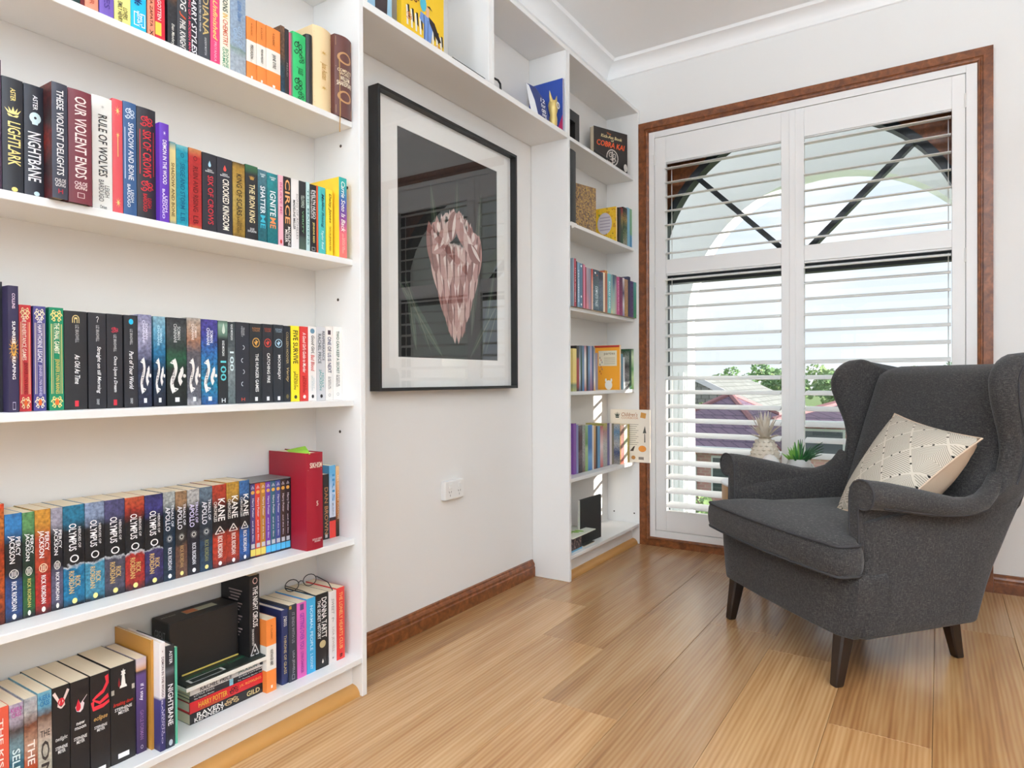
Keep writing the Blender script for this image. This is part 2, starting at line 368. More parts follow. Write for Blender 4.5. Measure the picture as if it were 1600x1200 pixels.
def emblem(kind):
    if kind == 'rect': return [[(-.5, -.5), (.5, -.5), (.5, .5), (-.5, .5)]]
    if kind == 'box':
        t = .07
        return [[(-.5, -.5), (.5, -.5), (.5, -.5+t), (-.5, -.5+t)], [(-.5, .5-t), (.5, .5-t), (.5, .5), (-.5, .5)], [(-.5, -.5), (-.5+t, -.5), (-.5+t, .5), (-.5, .5)], [(.5-t, -.5), (.5, -.5), (.5, .5), (.5-t, .5)]]
    if kind == 'disc': return [circ()]
    if kind == 'ring': return ringp(.5, .36)
    if kind == 'coin': return ringp(.5, .42)+[[(x-.05, -.3), (x+.05, -.3), (x+.05, .3), (x-.05, .3)] for x in (-.2, 0, .2)]
    if kind == 'star': return [[(0, 0)]+[(math.cos(a)*.5, math.sin(a)*.5)]+[(math.cos(a+.35)*.16, math.sin(a+.35)*.16)] for a in [2*PI*i/8 for i in range(8)]]+[circ(8, .17, .17)]
    if kind == 'sun': return [[(math.cos(a-.07)*.26, math.sin(a-.07)*.26), (math.cos(a)*.5, math.sin(a)*.5), (math.cos(a+.07)*.26, math.sin(a+.07)*.26)] for a in [2*PI*i/18 for i in range(18)]]+ringp(.24, .17)
    if kind == 'scroll': return [q for p in [spiral(-.2, .18, .26, 1.3, 0), spiral(.2, .18, .26, 1.3, PI, 1), spiral(-.2, -.25, .22, 1.2, PI), spiral(.2, -.25, .22, 1.2, 0)] for q in stroke(p, .09, .05)]+[circ(8, .08, .09, 0, .42)]
    if kind == 'crown': return [[(-.5, .3), (-.3, -.2), (-.12, -.2)], [(-.28, .42), (-.2, -.22), (0, -.22)], [(0, .5), (-.14, -.24), (.14, -.24)], [(.28, .42), (.2, -.22), (0, -.22)], [(.5, .3), (.3, -.2), (.12, -.2)], [(-.35, -.28), (.35, -.28), (.25, -.5), (-.25, -.5)]]
    if kind == 'skull': return ringp(.5, .12, 16, 0, .1)+[[(-.26, -.5), (.2, -.5), (.26, -.3), (-.3, -.3)]]
    if kind == 'drop': return [[(0, .5), (.3, -.05), (.32, -.28), (.18, -.46), (0, -.5), (-.2, -.45), (-.33, -.25), (-.28, 0)]]
    if kind == 'arch': return ringp(.5, .4, 12, 0, 0, 0, PI)+[[(-.5, -.5), (-.4, -.5), (-.4, 0), (-.5, 0)], [(.4, -.5), (.5, -.5), (.5, 0), (.4, 0)]]+[[(x-.05, -.5), (x+.05, -.5), (x+.05, .2), (x-.05, .2)] for x in (-.18, .18)]+[circ(8, .14, .14, 0, .1)]
    if kind == 'hook': return stroke([(.3*math.cos(a), .25+.22*math.sin(a)) for a in [PI-PI*1.3*i/10 for i in range(11)]]+[(0, -.2), (0, -.5)], .12)
    if kind == 'arcl': return ringp(.5, .36, 12, 0, 0, -PI*.5, PI*.5)
    if kind == 'arcd': return ringp(.5, .36, 12, 0, 0, PI*.5, PI*1.5)
    if kind == 'bird': return ringp(.5, .42)+[[(-.3, .1), (-.05, .05), (0, -.25), (-.12, -.18)], [(.3, .18), (.02, .12), (0, -.25), (.12, -.1)], [(-.06, .3), (.08, .22), (.05, -.3), (-.05, -.3)]]
    if kind == 'tri': return stroke([(-.45, -.45), (0, .5)], .1)+stroke([(.45, -.45), (0, .5)], .1)+stroke([(-.45, -.45), (.45, -.45)], .1)+[circ(8, .12, .12, 0, -.1)]
    if kind == 'hands': return stroke([(-.5, .5), (-.15, -.1), (-.2, -.35), (0, -.5)], .2, .1)+stroke([(.5, .5), (.15, -.1), (.2, -.35), (0, -.5)], .2, .1)
    if kind == 'tulip': return [[(-.2, .1), (-.35, -.1), (-.25, -.4), (0, -.5), (.2, -.35), (.3, 0), (.15, .2), (.02, .05), (-.08, .25)]]+stroke([(.1, .1), (.3, .3), (.5, .5)], .06, .03)
    if kind == 'ribbon': return stroke([(.3, .5), (.35, .25), (.1, .0), (-.3, -.12), (-.5, -.2)], .22, .06)+stroke([(-.48, -.2), (-.1, -.35), (.4, -.2)], .05, .16)+stroke([(-.5, -.25), (-.45, -.5), (.1, -.48), (.45, -.4)], .18, .1)
    if kind == 'chess': return [[(-.5, -.5), (.5, -.5), (.4, -.36), (-.4, -.36)], [(-.3, -.36), (.3, -.36), (.16, .2), (-.16, .2)], [(-.32, .2), (.32, .2), (.26, .27), (-.26, .27)], [(-.2, .27), (.2, .27), (.28, .42), (-.28, .42)], [(-.05, .42), (.05, .42), (.05, .5), (-.05, .5)]]
    if kind == 'banner':
        a = [(-.2+.12*math.sin(i/12*2*PI), .5-i/12) for i in range(13)]; c = [(.22+.08*math.sin(i/8*2*PI+.5), .25-i/8*.5) for i in range(9)]
        return stroke(a, .2, .2)+stroke(c, .2, .2)+[circ(10, .1, .06, .45, 0)]+stroke([(-.2, .5), (-.4, .42), (-.1, .36)], .05)+stroke([(-.2, -.5), (.05, -.42), (-.35, -.36)], .05)
    if kind == 'orn': return [q for sx in (-1, 1) for p in [spiral(sx*.25, 0, .22, 1.2, 0, sx), spiral(sx*.22, .32, .16, 1.0, PI, sx), spiral(sx*.22, -.32, .16, 1.0, 0, sx)] for q in stroke(p, .09, .06)]+[circ(8, .07, .1)]
    return [circ()]
def ink(c): return mat('print_ink', c, .5, .3, key='ink'+c)
def bulge_x(b, t, y): return b*t*.5*(1-(2*y/t)**2) if b else 0
def put_text(mb, spec, t, h, bl, x=.0005):
    s, c, top, bot, yc, wd, fl = spec
    two = '2' in fl or '3' in fl
    vs_, fs, asp = unit_text(s, .012, .25 if 's' in fl else 0, two)
    P = []
    for a, bq in vs_:
        if 'h' in fl: y = t*(yc-.5)+(a-.5)*wd*t; z = h*(1-top)-(1-bq)*h*(bot-top)
        else: y = t*(yc-.5)+(bq-.5)*wd*t; z = h*(1-top)-a*h*(bot-top)
        P.append((x+bulge_x(bl, t, y), y, z))
    mb.add(P, fs)
def put_emblem(mb, kind, t, h, zc, sz, yc, wd, bl, x=.0004):
    for pl in emblem(kind):
        mb.poly([(x+bulge_x(bl, t, t*(yc-.5)+p*wd*t), t*(yc-.5)+p*wd*t, h*(1-zc)+q*sz*h) for p, q in pl])
def cover_mat(col, n, h, t):
    if isinstance(col, str): return mat('cover', col, .42, .4, key='cov'+col)
    key = 'cov'+repr(col)+repr(n)
    def fn(tr, bs):
        tcn = N(tr, 'ShaderNodeTexCoord'); sp = N(tr, 'ShaderNodeSeparateXYZ'); tr.links.new(tcn.outputs['Generated'], sp.inputs[0])
        r = ramp_nodes(tr, [(p, c) for p, c in col], .58 if n else 1)
        src = sp.outputs['Z']
        if n:
            nz = N(tr, 'ShaderNodeTexNoise'); nz.inputs['Scale'].default_value = 70; nz.inputs['Detail'].default_value = 5
            oi = N(tr, 'ShaderNodeObjectInfo'); ad = N(tr, 'ShaderNodeVectorMath', operation='ADD'); tr.links.new(tcn.outputs['Object'], ad.inputs[0])
            tr.links.new(oi.outputs['Random'], ad.inputs[1]); tr.links.new(ad.outputs[0], nz.inputs['Vector'])
            ma = N(tr, 'ShaderNodeMath', operation='MULTIPLY_ADD'); ma.inputs[1].default_value = n*.35; tr.links.new(nz.outputs[0], ma.inputs[0])
            sb = N(tr, 'ShaderNodeMath', operation='SUBTRACT'); sb.inputs[1].default_value = n*.175; tr.links.new(src, sb.inputs[0]); tr.links.new(sb.outputs[0], ma.inputs[2]); src = ma.outputs[0]
            tr.links.new(src, r.inputs[0])
            n2 = N(tr, 'ShaderNodeTexNoise'); n2.inputs['Scale'].default_value = 160; n2.inputs['Detail'].default_value = 4; tr.links.new(ad.outputs[0], n2.inputs['Vector'])
            r2 = ramp_nodes(tr, [(.3, '#50505a'), (.5, '#acacac'), (.7, '#dcdcdc')]); tr.links.new(n2.outputs[0], r2.inputs[0])
            mm = N(tr, 'ShaderNodeMixRGB', blend_type='OVERLAY'); mm.inputs['Fac'].default_value = min(1, n*1.6)
            tr.links.new(r.outputs[0], mm.inputs['Color1']); tr.links.new(r2.outputs[0], mm.inputs['Color2']); tr.links.new(mm.outputs[0], bs.inputs['Base Color'])
        else:
            tr.links.new(src, r.inputs[0]); tr.links.new(r.outputs[0], bs.inputs['Base Color'])
    return mat('cover', '#888888', .42, .4, fn=fn, key=key)
def build_book(root, t, h, dep, col, o):
    hard = o.get('hard'); bl = o.get('bulge', .12 if hard else .05)
    if o.get('penguin'): col = [(0, '#e2803a'), (.298, '#e2803a'), (.302, '#efe9df'), (.638, '#efe9df'), (.642, '#e2803a'), (1, '#e2803a')]
    ct = min(.0022 if hard else .0008, t*.3); ov = .003 if hard else .0004
    mb = MB(); n = 7
    outer = [(bulge_x(bl, t, y), y) for y in [-t/2+t*i/(n-1) for i in range(n)]]
    prof = [(-dep, -t/2)]+outer+[(-dep, t/2), (-dep, t/2-ct), (-ct*1.2, t/2-ct), (-ct*1.2, -t/2+ct), (-dep, -t/2+ct)]
    m = len(prof)
    V = [(p[0], p[1], z) for z in (0, h) for p in prof]; fs = []; mi = []
    for i in range(m):
        j = (i+1) % m; fs.append((i, j, m+j, m+i)); mi.append(1 if (i == 0 or i == n or (prof[i][0] == -dep)) else 0)
    # caps as quads around the C
    a0, sp = 0, list(range(1, n+1)); a1, b1, c1, d1, e1 = n+1, n+2, n+3, n+4, n+5
    for z in (0, m):
        fs.append(tuple(z+i for i in sp+[c1, d1])); mi.append(0)
        fs.append((z+1, z+d1, z+e1, z+a0)); mi.append(1); fs.append((z+n, z+a1, z+b1, z+c1)); mi.append(1)
    mb.v, mb.f, mb.m = V, fs, mi
    cm = cover_mat(col, o.get('n', 0), h, t); sm = cover_mat(o['side'], 0, h, t) if o.get('side') else cm
    if o.get('paint'): sm = cover_mat([(0, o['paint']), (.3, '#2a1418'), (.5, '#8a2a20'), (.7, '#2a1a1c'), (1, '#6a2420')], .9, h, t)
    obj('cover', mb, [cm, sm], root, .6)
    if t > .0035:
        obj('page_block', MB().box(-dep+ov, -ct*1.2-.0003, -t/2+ct, t/2-ct, ov, h-ov), M_pagew if hard else M_page, root)
    T = list(o.get('T', [])); E = list(o.get('E', []))
    if o.get('penguin'): T += [(o['penguin'], '#3a3530', .42, .64, .5, .3, ''), ('A CLASSIC', '#8a4a20', .08, .28, .5, .15, '')]; E += [('rect', '#efe9df', .93, .04, .5, .18)]
    if o.get('orn'): E += [('orn', o['orn'], .08, .13, .5, .85), ('orn', o['orn'], .92, .13, .5, .85), ('rect', o['orn'], .5, .68, .14, .05), ('rect', o['orn'], .5, .68, .86, .05), ('rect', o['orn'], .5, .68, .26, .02), ('rect', o['orn'], .5, .68, .74, .02), ('disc', '#e0682c', .92, .06, .5, .3)]
    if o.get('ban'): E += [('banner', '#e8e4e0', .66, .36, .5, .85), ('rect', '#f0eeee', .93, .05, .5, .22)]; T += [('GOOD & EVIL', '#3a2028', .57, .76, .3, .14, '')]
    for i, e in enumerate(E):
        q = MB(); put_emblem(q, e[0], t, h, e[2], e[3], e[4], e[5], bl, .0004+.00003*i); obj('emblem', q, ink(e[1]), root)
    if o.get('X'):
        q = MB()
        for e in o['X']: put_emblem(q, e[0], t, h, e[2], e[3], e[4], e[5], bl)
        obj('publisher_mark', q, ink(o['X'][0][1]), root)
    for s in T:
        q = MB(); put_text(q, s, t, h, bl, .0009); obj('lettering', q, ink(s[1]), root)
def ang(lean, o): o.rotation_euler = (lean, 0, 0)
BOOKS = [
('wide bookcase top row', -0.045, 1.645, -0.7398, -0.7265, 0.203, 0.13, 'dark green hardback, wide bookcase top row', '#12322f', {}),
('wide bookcase top row', -0.045, 1.645, -0.7257, -0.7183, 0.207, 0.13, 'thin dark red book, wide bookcase top row', '#6b1418', {}),
('wide bookcase top row', -0.045, 1.645, -0.7171, -0.6926, 0.211, 0.13, 'coral pink book, wide bookcase top row', '#e08a6e', {'T': [('COLLEEN HOOVER', '#b8563f', 0.3, 0.92, 0.5, 0.35, '')]}),
('wide bookcase top row', -0.045, 1.645, -0.6902, -0.6623, 0.215, 0.13, 'violet purple book, wide bookcase top row', '#6f55a8', {'T': [('HEART BONES', '#4d3884', 0.2, 0.9, 0.5, 0.4, '')]}),
('wide bookcase top row', -0.045, 1.645, -0.6611, -0.6288, 0.203, 0.13, 'pale yellow book with dark lettering, wide bookcase top row', [(0, '#efe27f'), (1, '#f3ea9d')], {'T': [('Book', '#3c3a2a', 0.55, 0.72, 0.5, 0.5, 's'), ('LOVERS EMILY HENRY', '#3c3a2a', 0.76, 0.97, 0.5, 0.6, 'b3')]}),
('wide bookcase top row', -0.045, 1.645, -0.6276, -0.596, 0.207, 0.13, 'bright cyan book with framed author box, wide bookcase top row', '#18b2e0', {'T': [('You and Me', '#1b3a6b', 0.45, 0.72, 0.45, 0.5, 's'), ('EMILY HENRY', '#e8f6fa', 0.78, 0.94, 0.55, 0.35, 'b2')], 'E': [('box', '#e8f6fa', 0.86, 0.14, 0.55, 0.75)]}),
('wide bookcase top row', -0.045, 1.645, -0.5927, -0.5774, 0.211, 0.13, 'narrow salmon orange book, wide bookcase top row', '#e5896a', {'T': [('MARIANA ZAPATA', '#5e2a1c', 0.4, 0.88, 0.5, 0.4, ''), ('X', '#2b1a18', 0.91, 0.97, 0.5, 0.5, '')]}),
('wide bookcase top row', -0.045, 1.645, -0.5761, -0.5548, 0.215, 0.13, 'red book with a yellow panel at its foot, wide bookcase top row', [(0, '#c51f33'), (0.02, '#c51f33')], {'T': [('UNFORGOTTEN', '#f4dcd2', 0.4, 0.78, 0.4, 0.38, '')], 'E': [('rect', '#d8bd4a', 0.87, 0.13, 0.3, 0.62)]}),
('wide bookcase top row', -0.045, 1.645, -0.5484, -0.5271, 0.203, 0.13, 'dark book with golden top and crab shape, wide bookcase top row', [(0, '#33343a'), (0.45, '#33343a'), (0.62, '#8a5a35'), (0.72, '#e6cd77'), (1, '#ecd98f')], {'T': [('Evan Mandery', '#d8d4c8', 0.74, 0.97, 0.5, 0.4, 's')], 'n': 0.35}),
('wide bookcase top row', -0.045, 1.645, -0.5265, -0.5023, 0.207, 0.13, 'charcoal book with tall white condensed lettering, wide bookcase top row', '#3b3d42', {'T': [('SHOE DOG', '#eceae4', 0.05, 0.55, 0.55, 0.6, 's'), ('J', '#d2552f', 0.57, 0.64, 0.5, 0.6, 's'), ('PHIL KNIGHT', '#eceae4', 0.65, 0.99, 0.5, 0.55, 's')]}),
('wide bookcase top row', -0.045, 1.645, -0.5013, -0.4785, 0.211, 0.13, 'near black book with white and red lettering, wide bookcase top row', '#25262e', {'T': [('HARRY STYLES', '#f0eef0', 0.3, 0.97, 0.62, 0.55, 's'), ('MAKING OF A MODERN MAN', '#cc4660', 0.3, 0.97, 0.15, 0.25, '')]}),
('wide bookcase top row', -0.045, 1.645, -0.4771, -0.4475, 0.215, 0.13, 'dark grey book with gold lettering, wide bookcase top row', '#3f4147', {'T': [('DIANA', '#c9ad72', 0.3, 0.72, 0.62, 0.5, ''), ('Her True Story In Her Own Words', '#d8d8d8', 0.2, 0.7, 0.15, 0.18, ''), ('ANDREW MORTON', '#b9b9bb', 0.74, 0.93, 0.6, 0.18, '')]}),
('wide bookcase top row', -0.045, 1.645, -0.4461, -0.4229, 0.203, 0.13, 'bright pink book with gold script, wide bookcase top row', [(0, '#e5406f'), (1, '#e74a74')], {'T': [('Unfinished', '#f3d37a', 0.25, 0.7, 0.5, 0.5, 's'), ('PRIYANKA', '#f5a9bd', 0.72, 0.95, 0.5, 0.28, '')]}),
('wide bookcase top row', -0.045, 1.645, -0.4215, -0.3951, 0.207, 0.13, 'cream book with multicoloured lettering, wide bookcase top row', '#f0ecd9', {'T': [('LESSONS', '#3f4a3c', 0.08, 0.33, 0.5, 0.5, ''), ('IN', '#d6a52c', 0.35, 0.4, 0.5, 0.5, ''), ('CHEMISTRY', '#c9694f', 0.42, 0.72, 0.5, 0.5, ''), ('BONNIE GARMUS', '#57916f', 0.74, 0.98, 0.5, 0.6, 'b2')]}),
('wide bookcase top row', -0.045, 1.645, -0.3942, -0.3523, 0.241, 0.141, 'tall pale blue picture book spine, wide bookcase top row', [(0, '#d3dde6'), (0.2, '#cdd9e4'), (0.27, '#9db7a9'), (0.3, '#b9cde2'), (0.75, '#b4cbe6'), (1, '#8fb1da')], {'T': [('Little Stars', '#5b7fae', 0.25, 0.45, 0.6, 0.3, 's'), ('CITY OF GIRLS', '#9db6cf', 0.5, 0.72, 0.45, 0.55, 'b2')], 'n': 0.2}),
('wide bookcase top row', -0.045, 1.645, -0.3499, -0.3224, 0.1568, 0.13, 'orange classic paperback with one white band, leftmost of the three, wide bookcase top row', None, {'penguin': 'PERSUASION'}),
('wide bookcase top row', -0.045, 1.645, -0.3209, -0.2942, 0.1584, 0.13, 'orange classic paperback with one white band, middle of the three, wide bookcase top row', None, {'penguin': 'PRIDE AND PREJUDICE'}),
('wide bookcase top row', -0.045, 1.645, -0.2928, -0.2508, 0.1597, 0.13, 'orange classic paperback with one white band, widest of the three, wide bookcase top row', None, {'penguin': 'JANE EYRE'}),
('wide bookcase top row', -0.045, 1.645, -0.2492, -0.2368, 0.1791, 0.13, 'slim mottled blue and brown book, wide bookcase top row', [(0, '#31556b'), (0.4, '#3c4f55'), (0.6, '#7b5a44'), (1, '#866149')], {'n': 0.4}),
('wide bookcase top row', -0.045, 1.645, -0.2362, -0.2237, 0.1766, 0.13, 'slim dark brown book, wide bookcase top row', '#2e2a2b', {'T': [('FREUD', '#7d7470', 0.5, 0.7, 0.5, 0.4, '')]}),
('wide bookcase top row', -0.045, 1.645, -0.2229, -0.218, 0.1725, 0.13, 'very thin rose pink booklet, wide bookcase top row', '#cf5c78', {}),
('wide bookcase top row', -0.045, 1.645, -0.2172, -0.2125, 0.1733, 0.13, 'very thin grey booklet, wide bookcase top row', '#7d746d', {}),
('wide bookcase top row', -0.045, 1.645, -0.2115, -0.1695, 0.1808, 0.141, 'bright green hardback with black scrollwork, wide bookcase top row', '#2fb367', {'E': [('scroll', '#12301f', 0.22, 0.2, 0.4, 0.7), ('scroll', '#12301f', 0.36, 0.14, 0.65, 0.5), ('scroll', '#12301f', 0.75, 0.2, 0.4, 0.7), ('scroll', '#12301f', 0.9, 0.12, 0.6, 0.6)], 'T': [('JULES', '#12301f', 0.5, 0.6, 0.5, 0.5, '')], 'hard': 1}),
('wide bookcase top row', -0.045, 1.645, -0.1678, -0.1468, 0.1922, 0.141, 'glossy black notebook spine, wide bookcase top row', '#1b1d1f', {'hard': 1, 'bulge': 0.5}),
('wide bookcase top row', -0.045, 1.645, -0.1451, -0.0815, 0.2281, 0.141, 'cream hardback with gold ornament, wide bookcase top row', '#e2c79a', {'hard': 1, 'E': [('rect', '#cfa764', 0.08, 0.012, 0.5, 0.9), ('rect', '#cfa764', 0.92, 0.012, 0.5, 0.9), ('rect', '#d8b67c', 0.15, 0.008, 0.5, 0.9), ('rect', '#d8b67c', 0.85, 0.008, 0.5, 0.9), ('star', '#c79c56', 0.3, 0.07, 0.5, 0.5), ('star', '#c79c56', 0.72, 0.07, 0.5, 0.5)], 'T': [('Jane Austen', '#b98f4c', 0.42, 0.62, 0.5, 0.4, '')], 'bulge': 0.25}),
('wide bookcase top row', -0.03, 1.645, -0.0812, -0.0189, 0.2263, 0.15, 'brown leather hardback with gold bands and ribbon, wide bookcase top row', '#5b3530', {'hard': 1, 'bulge': 0.3, 'E': [('rect', '#c59a6b', 0.08, 0.11, 0.5, 0.92), ('rect', '#c59a6b', 0.92, 0.1, 0.5, 0.92), ('ring', '#b58a5e', 0.27, 0.15, 0.5, 0.8), ('ring', '#b58a5e', 0.75, 0.15, 0.5, 0.8), ('rect', '#caa27a', 0.395, 0.006, 0.5, 0.92), ('rect', '#caa27a', 0.625, 0.006, 0.5, 0.92)], 'T': [('COMPLETE WORKS', '#e2cfae', 0.41, 0.49, 0.5, 0.8, 'hb2'), ('WILLIAM SHAKESPEARE', '#efe1c6', 0.5, 0.62, 0.5, 0.85, 'hb2')]}),
('wide bookcase second row', -0.045, 1.251, -0.8828, -0.8598, 0.2374, 0.13, 'dark plum book cut by the left photo edge, wide bookcase second row', '#3d2438', {}),
('wide bookcase second row', -0.045, 1.251, -0.8587, -0.8258, 0.2107, 0.141, 'black book with yellow flame crest and lettering, wide bookcase second row', '#26272c', {'hard': 1, 'T': [('ASTER', '#f0d98a', 0.09, 0.2, 0.5, 0.25, 'b'), ('LIGHTLARK', '#f2db8e', 0.38, 0.76, 0.55, 0.62, '')], 'E': [('crown', '#f2db8e', 0.29, 0.09, 0.5, 0.8), ('disc', '#e6cb74', 0.965, 0.04, 0.55, 0.3)]}),
('wide bookcase second row', -0.045, 1.251, -0.8241, -0.7922, 0.2102, 0.141, 'black book with white skull and lettering, wide bookcase second row', '#26272f', {'hard': 1, 'T': [('ASTER', '#eceaea', 0.09, 0.22, 0.55, 0.25, 'b'), ('NIGHTBANE', '#f2f0f2', 0.42, 0.86, 0.5, 0.68, '')], 'E': [('skull', '#cfe4e6', 0.3, 0.1, 0.55, 0.6), ('disc', '#cfe4e6', 0.965, 0.04, 0.6, 0.3)]}),
('wide bookcase second row', -0.012, 1.251, -0.7919, -0.7653, 0.2172, 0.15, 'charcoal hardback with a painted red fore edge, wide bookcase second row', '#33343f', {'hard': 1, 'T': [('THESE VIOLENT DELIGHTS', '#e9e6e4', 0.06, 0.8, 0.5, 0.45, ''), ('CHLOE GONG', '#dedbd9', 0.83, 0.9, 0.5, 0.7, 'hb2'), ('H', '#b3303a', 0.92, 0.96, 0.5, 0.3, 'h')], 'paint': '#5a1a1c'}),
('wide bookcase second row', -0.02, 1.251, -0.7605, -0.7188, 0.2192, 0.15, 'maroon hardback with cream lettering, wide bookcase second row', '#6b2a34', {'hard': 1, 'T': [('OUR VIOLENT ENDS', '#efdcd6', 0.06, 0.78, 0.5, 0.5, ''), ('CHLOE GONG', '#efdcd6', 0.81, 0.88, 0.5, 0.55, 'hb2')], 'E': [('box', '#efdcd6', 0.93, 0.045, 0.5, 0.3)]}),
('wide bookcase second row', -0.045, 1.251, -0.706, -0.668, 0.2317, 0.141, 'white hardback with black lettering, wide bookcase second row', '#e9e8e2', {'hard': 1, 'T': [('RULE OF WOLVES', '#2f2d2d', 0.16, 0.7, 0.5, 0.45, ''), ('LEIGH BARDUGO', '#6f6d6b', 0.73, 0.92, 0.55, 0.55, 'b2'), ('Orion', '#444', 0.95, 0.98, 0.5, 0.35, 'h')], 'E': [('star', '#b9b7b2', 0.09, 0.05, 0.5, 0.3)]}),
('wide bookcase second row', -0.045, 1.251, -0.6671, -0.647, 0.2373, 0.141, 'coral red hardback with gold arrow, wide bookcase second row', '#c84a50', {'hard': 1, 'E': [('rect', '#e6c27c', 0.4, 0.2, 0.5, 0.07), ('star', '#e6c27c', 0.1, 0.1, 0.5, 0.6), ('star', '#e6c27c', 0.9, 0.1, 0.5, 0.6), ('star', '#e6c27c', 0.31, 0.06, 0.5, 0.45)]}),
('wide bookcase second row', -0.045, 1.251, -0.6457, -0.6188, 0.2395, 0.141, 'denim blue hardback with pale scrolls, wide bookcase second row', '#34557f', {'hard': 1, 'T': [('SHADOW AND BONE', '#dfe4ea', 0.18, 0.68, 0.55, 0.42, ''), ('LEIGH BARDUGO', '#dfe4ea', 0.72, 0.92, 0.5, 0.5, 'b2')], 'E': [('scroll', '#cfd9e6', 0.1, 0.1, 0.5, 0.8), ('rect', '#cfd9e6', 0.45, 0.45, 0.12, 0.04)]}),
('wide bookcase second row', -0.045, 1.251, -0.6175, -0.5777, 0.2386, 0.141, 'dark hardback with red lettering and scroll border, wide bookcase second row', '#2b272d', {'hard': 1, 'T': [('SIX OF CROWS', '#c22a33', 0.2, 0.62, 0.5, 0.45, ''), ('LEIGH BARDUGO', '#c22a33', 0.77, 0.93, 0.5, 0.45, 'b2')], 'E': [('scroll', '#c22a33', 0.12, 0.1, 0.5, 0.75), ('scroll', '#c22a33', 0.7, 0.1, 0.5, 0.75), ('rect', '#c22a33', 0.4, 0.4, 0.14, 0.035), ('rect', '#c22a33', 0.4, 0.4, 0.86, 0.035)]}),
('wide bookcase second row', -0.03, 1.251, -0.5774, -0.5567, 0.2135, 0.15, 'purple hardback with white lettering, wide bookcase second row', '#5b2fa0', {'hard': 1, 'T': [('DEMON IN THE WOOD', '#f1edf5', 0.17, 0.62, 0.5, 0.42, ''), ('LEIGH BARDUGO', '#e4dcf0', 0.67, 0.97, 0.5, 0.55, 'b2')], 'E': [('star', '#e4dcf0', 0.1, 0.06, 0.5, 0.35)]}),
('wide bookcase second row', -0.045, 1.251, -0.5468, -0.5325, 0.1844, 0.13, 'cream paperback with teal edges and brown lettering, wide bookcase second row', [(0, '#2b6f86'), (0.06, '#d9c37f'), (0.9, '#e4d496'), (1, '#4f8f9c')], {'T': [('SHADOW AND BONE', '#5d4a2a', 0.25, 0.9, 0.5, 0.5, '')]}),
('wide bookcase second row', -0.045, 1.251, -0.5311, -0.504, 0.1828, 0.13, 'cyan paperback with dark blue lettering, wide bookcase second row', [(0, '#5fd0e0'), (0.05, '#16aec6'), (0.93, '#16aec6'), (1, '#8adbe2')], {'T': [('SIEGE AND STORM', '#0f5a7a', 0.22, 0.78, 0.5, 0.4, ''), ('LB', '#0f5a7a', 0.83, 0.93, 0.5, 0.4, '')], 'E': [('ring', '#0f5a7a', 0.12, 0.06, 0.5, 0.3)], 'n': 0.15}),
('wide bookcase second row', -0.045, 1.251, -0.5019, -0.4714, 0.1842, 0.13, 'scarlet paperback with dark red lettering, wide bookcase second row', [(0, '#e79a5a'), (0.06, '#cf2f2c'), (0.9, '#cf2f2c'), (1, '#ea9d5f')], {'T': [('RUIN AND RISING', '#5f1013', 0.22, 0.78, 0.5, 0.4, ''), ('LB', '#5f1013', 0.83, 0.93, 0.5, 0.4, '')], 'E': [('ring', '#5f1013', 0.12, 0.06, 0.5, 0.3)], 'n': 0.15}),
('wide bookcase second row', -0.045, 1.251, -0.4692, -0.4338, 0.1834, 0.13, 'black paperback with red lettering and blue flame, wide bookcase second row', '#26252c', {'T': [('SIX OF CROWS', '#b8323c', 0.28, 0.9, 0.55, 0.4, ''), ('LEIGH BARDUGO', '#e4e4e4', 0.2, 0.24, 0.5, 0.6, 'hb2')], 'E': [('drop', '#a9d2e4', 0.13, 0.08, 0.5, 0.3)]}),
('wide bookcase second row', -0.045, 1.251, -0.4324, -0.3923, 0.1834, 0.13, 'black paperback with cream lettering and red flame, wide bookcase second row', '#28272f', {'T': [('CROOKED KINGDOM', '#f0e8d8', 0.27, 0.93, 0.55, 0.42, ''), ('LEIGH BARDUGO', '#e4e4e4', 0.2, 0.24, 0.5, 0.6, 'hb2')], 'E': [('drop', '#d04b44', 0.13, 0.08, 0.5, 0.3)]}),
('wide bookcase second row', -0.045, 1.251, -0.3905, -0.3578, 0.1828, 0.13, 'golden paperback with dark lettering, wide bookcase second row', [(0, '#7a5a24'), (0.08, '#b98f35'), (0.5, '#d7b45c'), (0.92, '#c79a3e'), (1, '#5c4320')], {'T': [('KING OF SCARS', '#2c2014', 0.15, 0.7, 0.5, 0.45, ''), ('LEIGH BARDUGO', '#4d3a1c', 0.72, 0.93, 0.5, 0.4, 'b2')], 'n': 0.2}),
('wide bookcase second row', -0.045, 1.251, -0.3558, -0.3209, 0.186, 0.13, 'black paperback with dark green top, wide bookcase second row', [(0, '#232326'), (0.88, '#242528'), (0.93, '#2c5238'), (1, '#2f5d3e')], {'T': [('THE IRON KING', '#e7d7a8', 0.25, 0.76, 0.5, 0.45, ''), ('JULIE KAGAWA', '#e4e4e4', 0.83, 0.89, 0.5, 0.7, 'hb2')], 'E': [('crown', '#b98e4a', 0.16, 0.06, 0.5, 0.5)]}),
('wide bookcase second row', -0.045, 1.251, -0.32, -0.2947, 0.1829, 0.13, 'slate teal paperback with white lettering, wide bookcase second row', [(0, '#27767f'), (0.4, '#2a6f7d'), (1, '#5f8f9c')], {'T': [('SHATTER', '#eef4f4', 0.22, 0.6, 0.5, 0.55, ''), ('ME', '#3fb0c4', 0.62, 0.8, 0.5, 0.55, ''), ('TAHEREH MAFI', '#dfe9ea', 0.05, 0.1, 0.5, 0.6, 'hb2')], 'n': 0.2}),
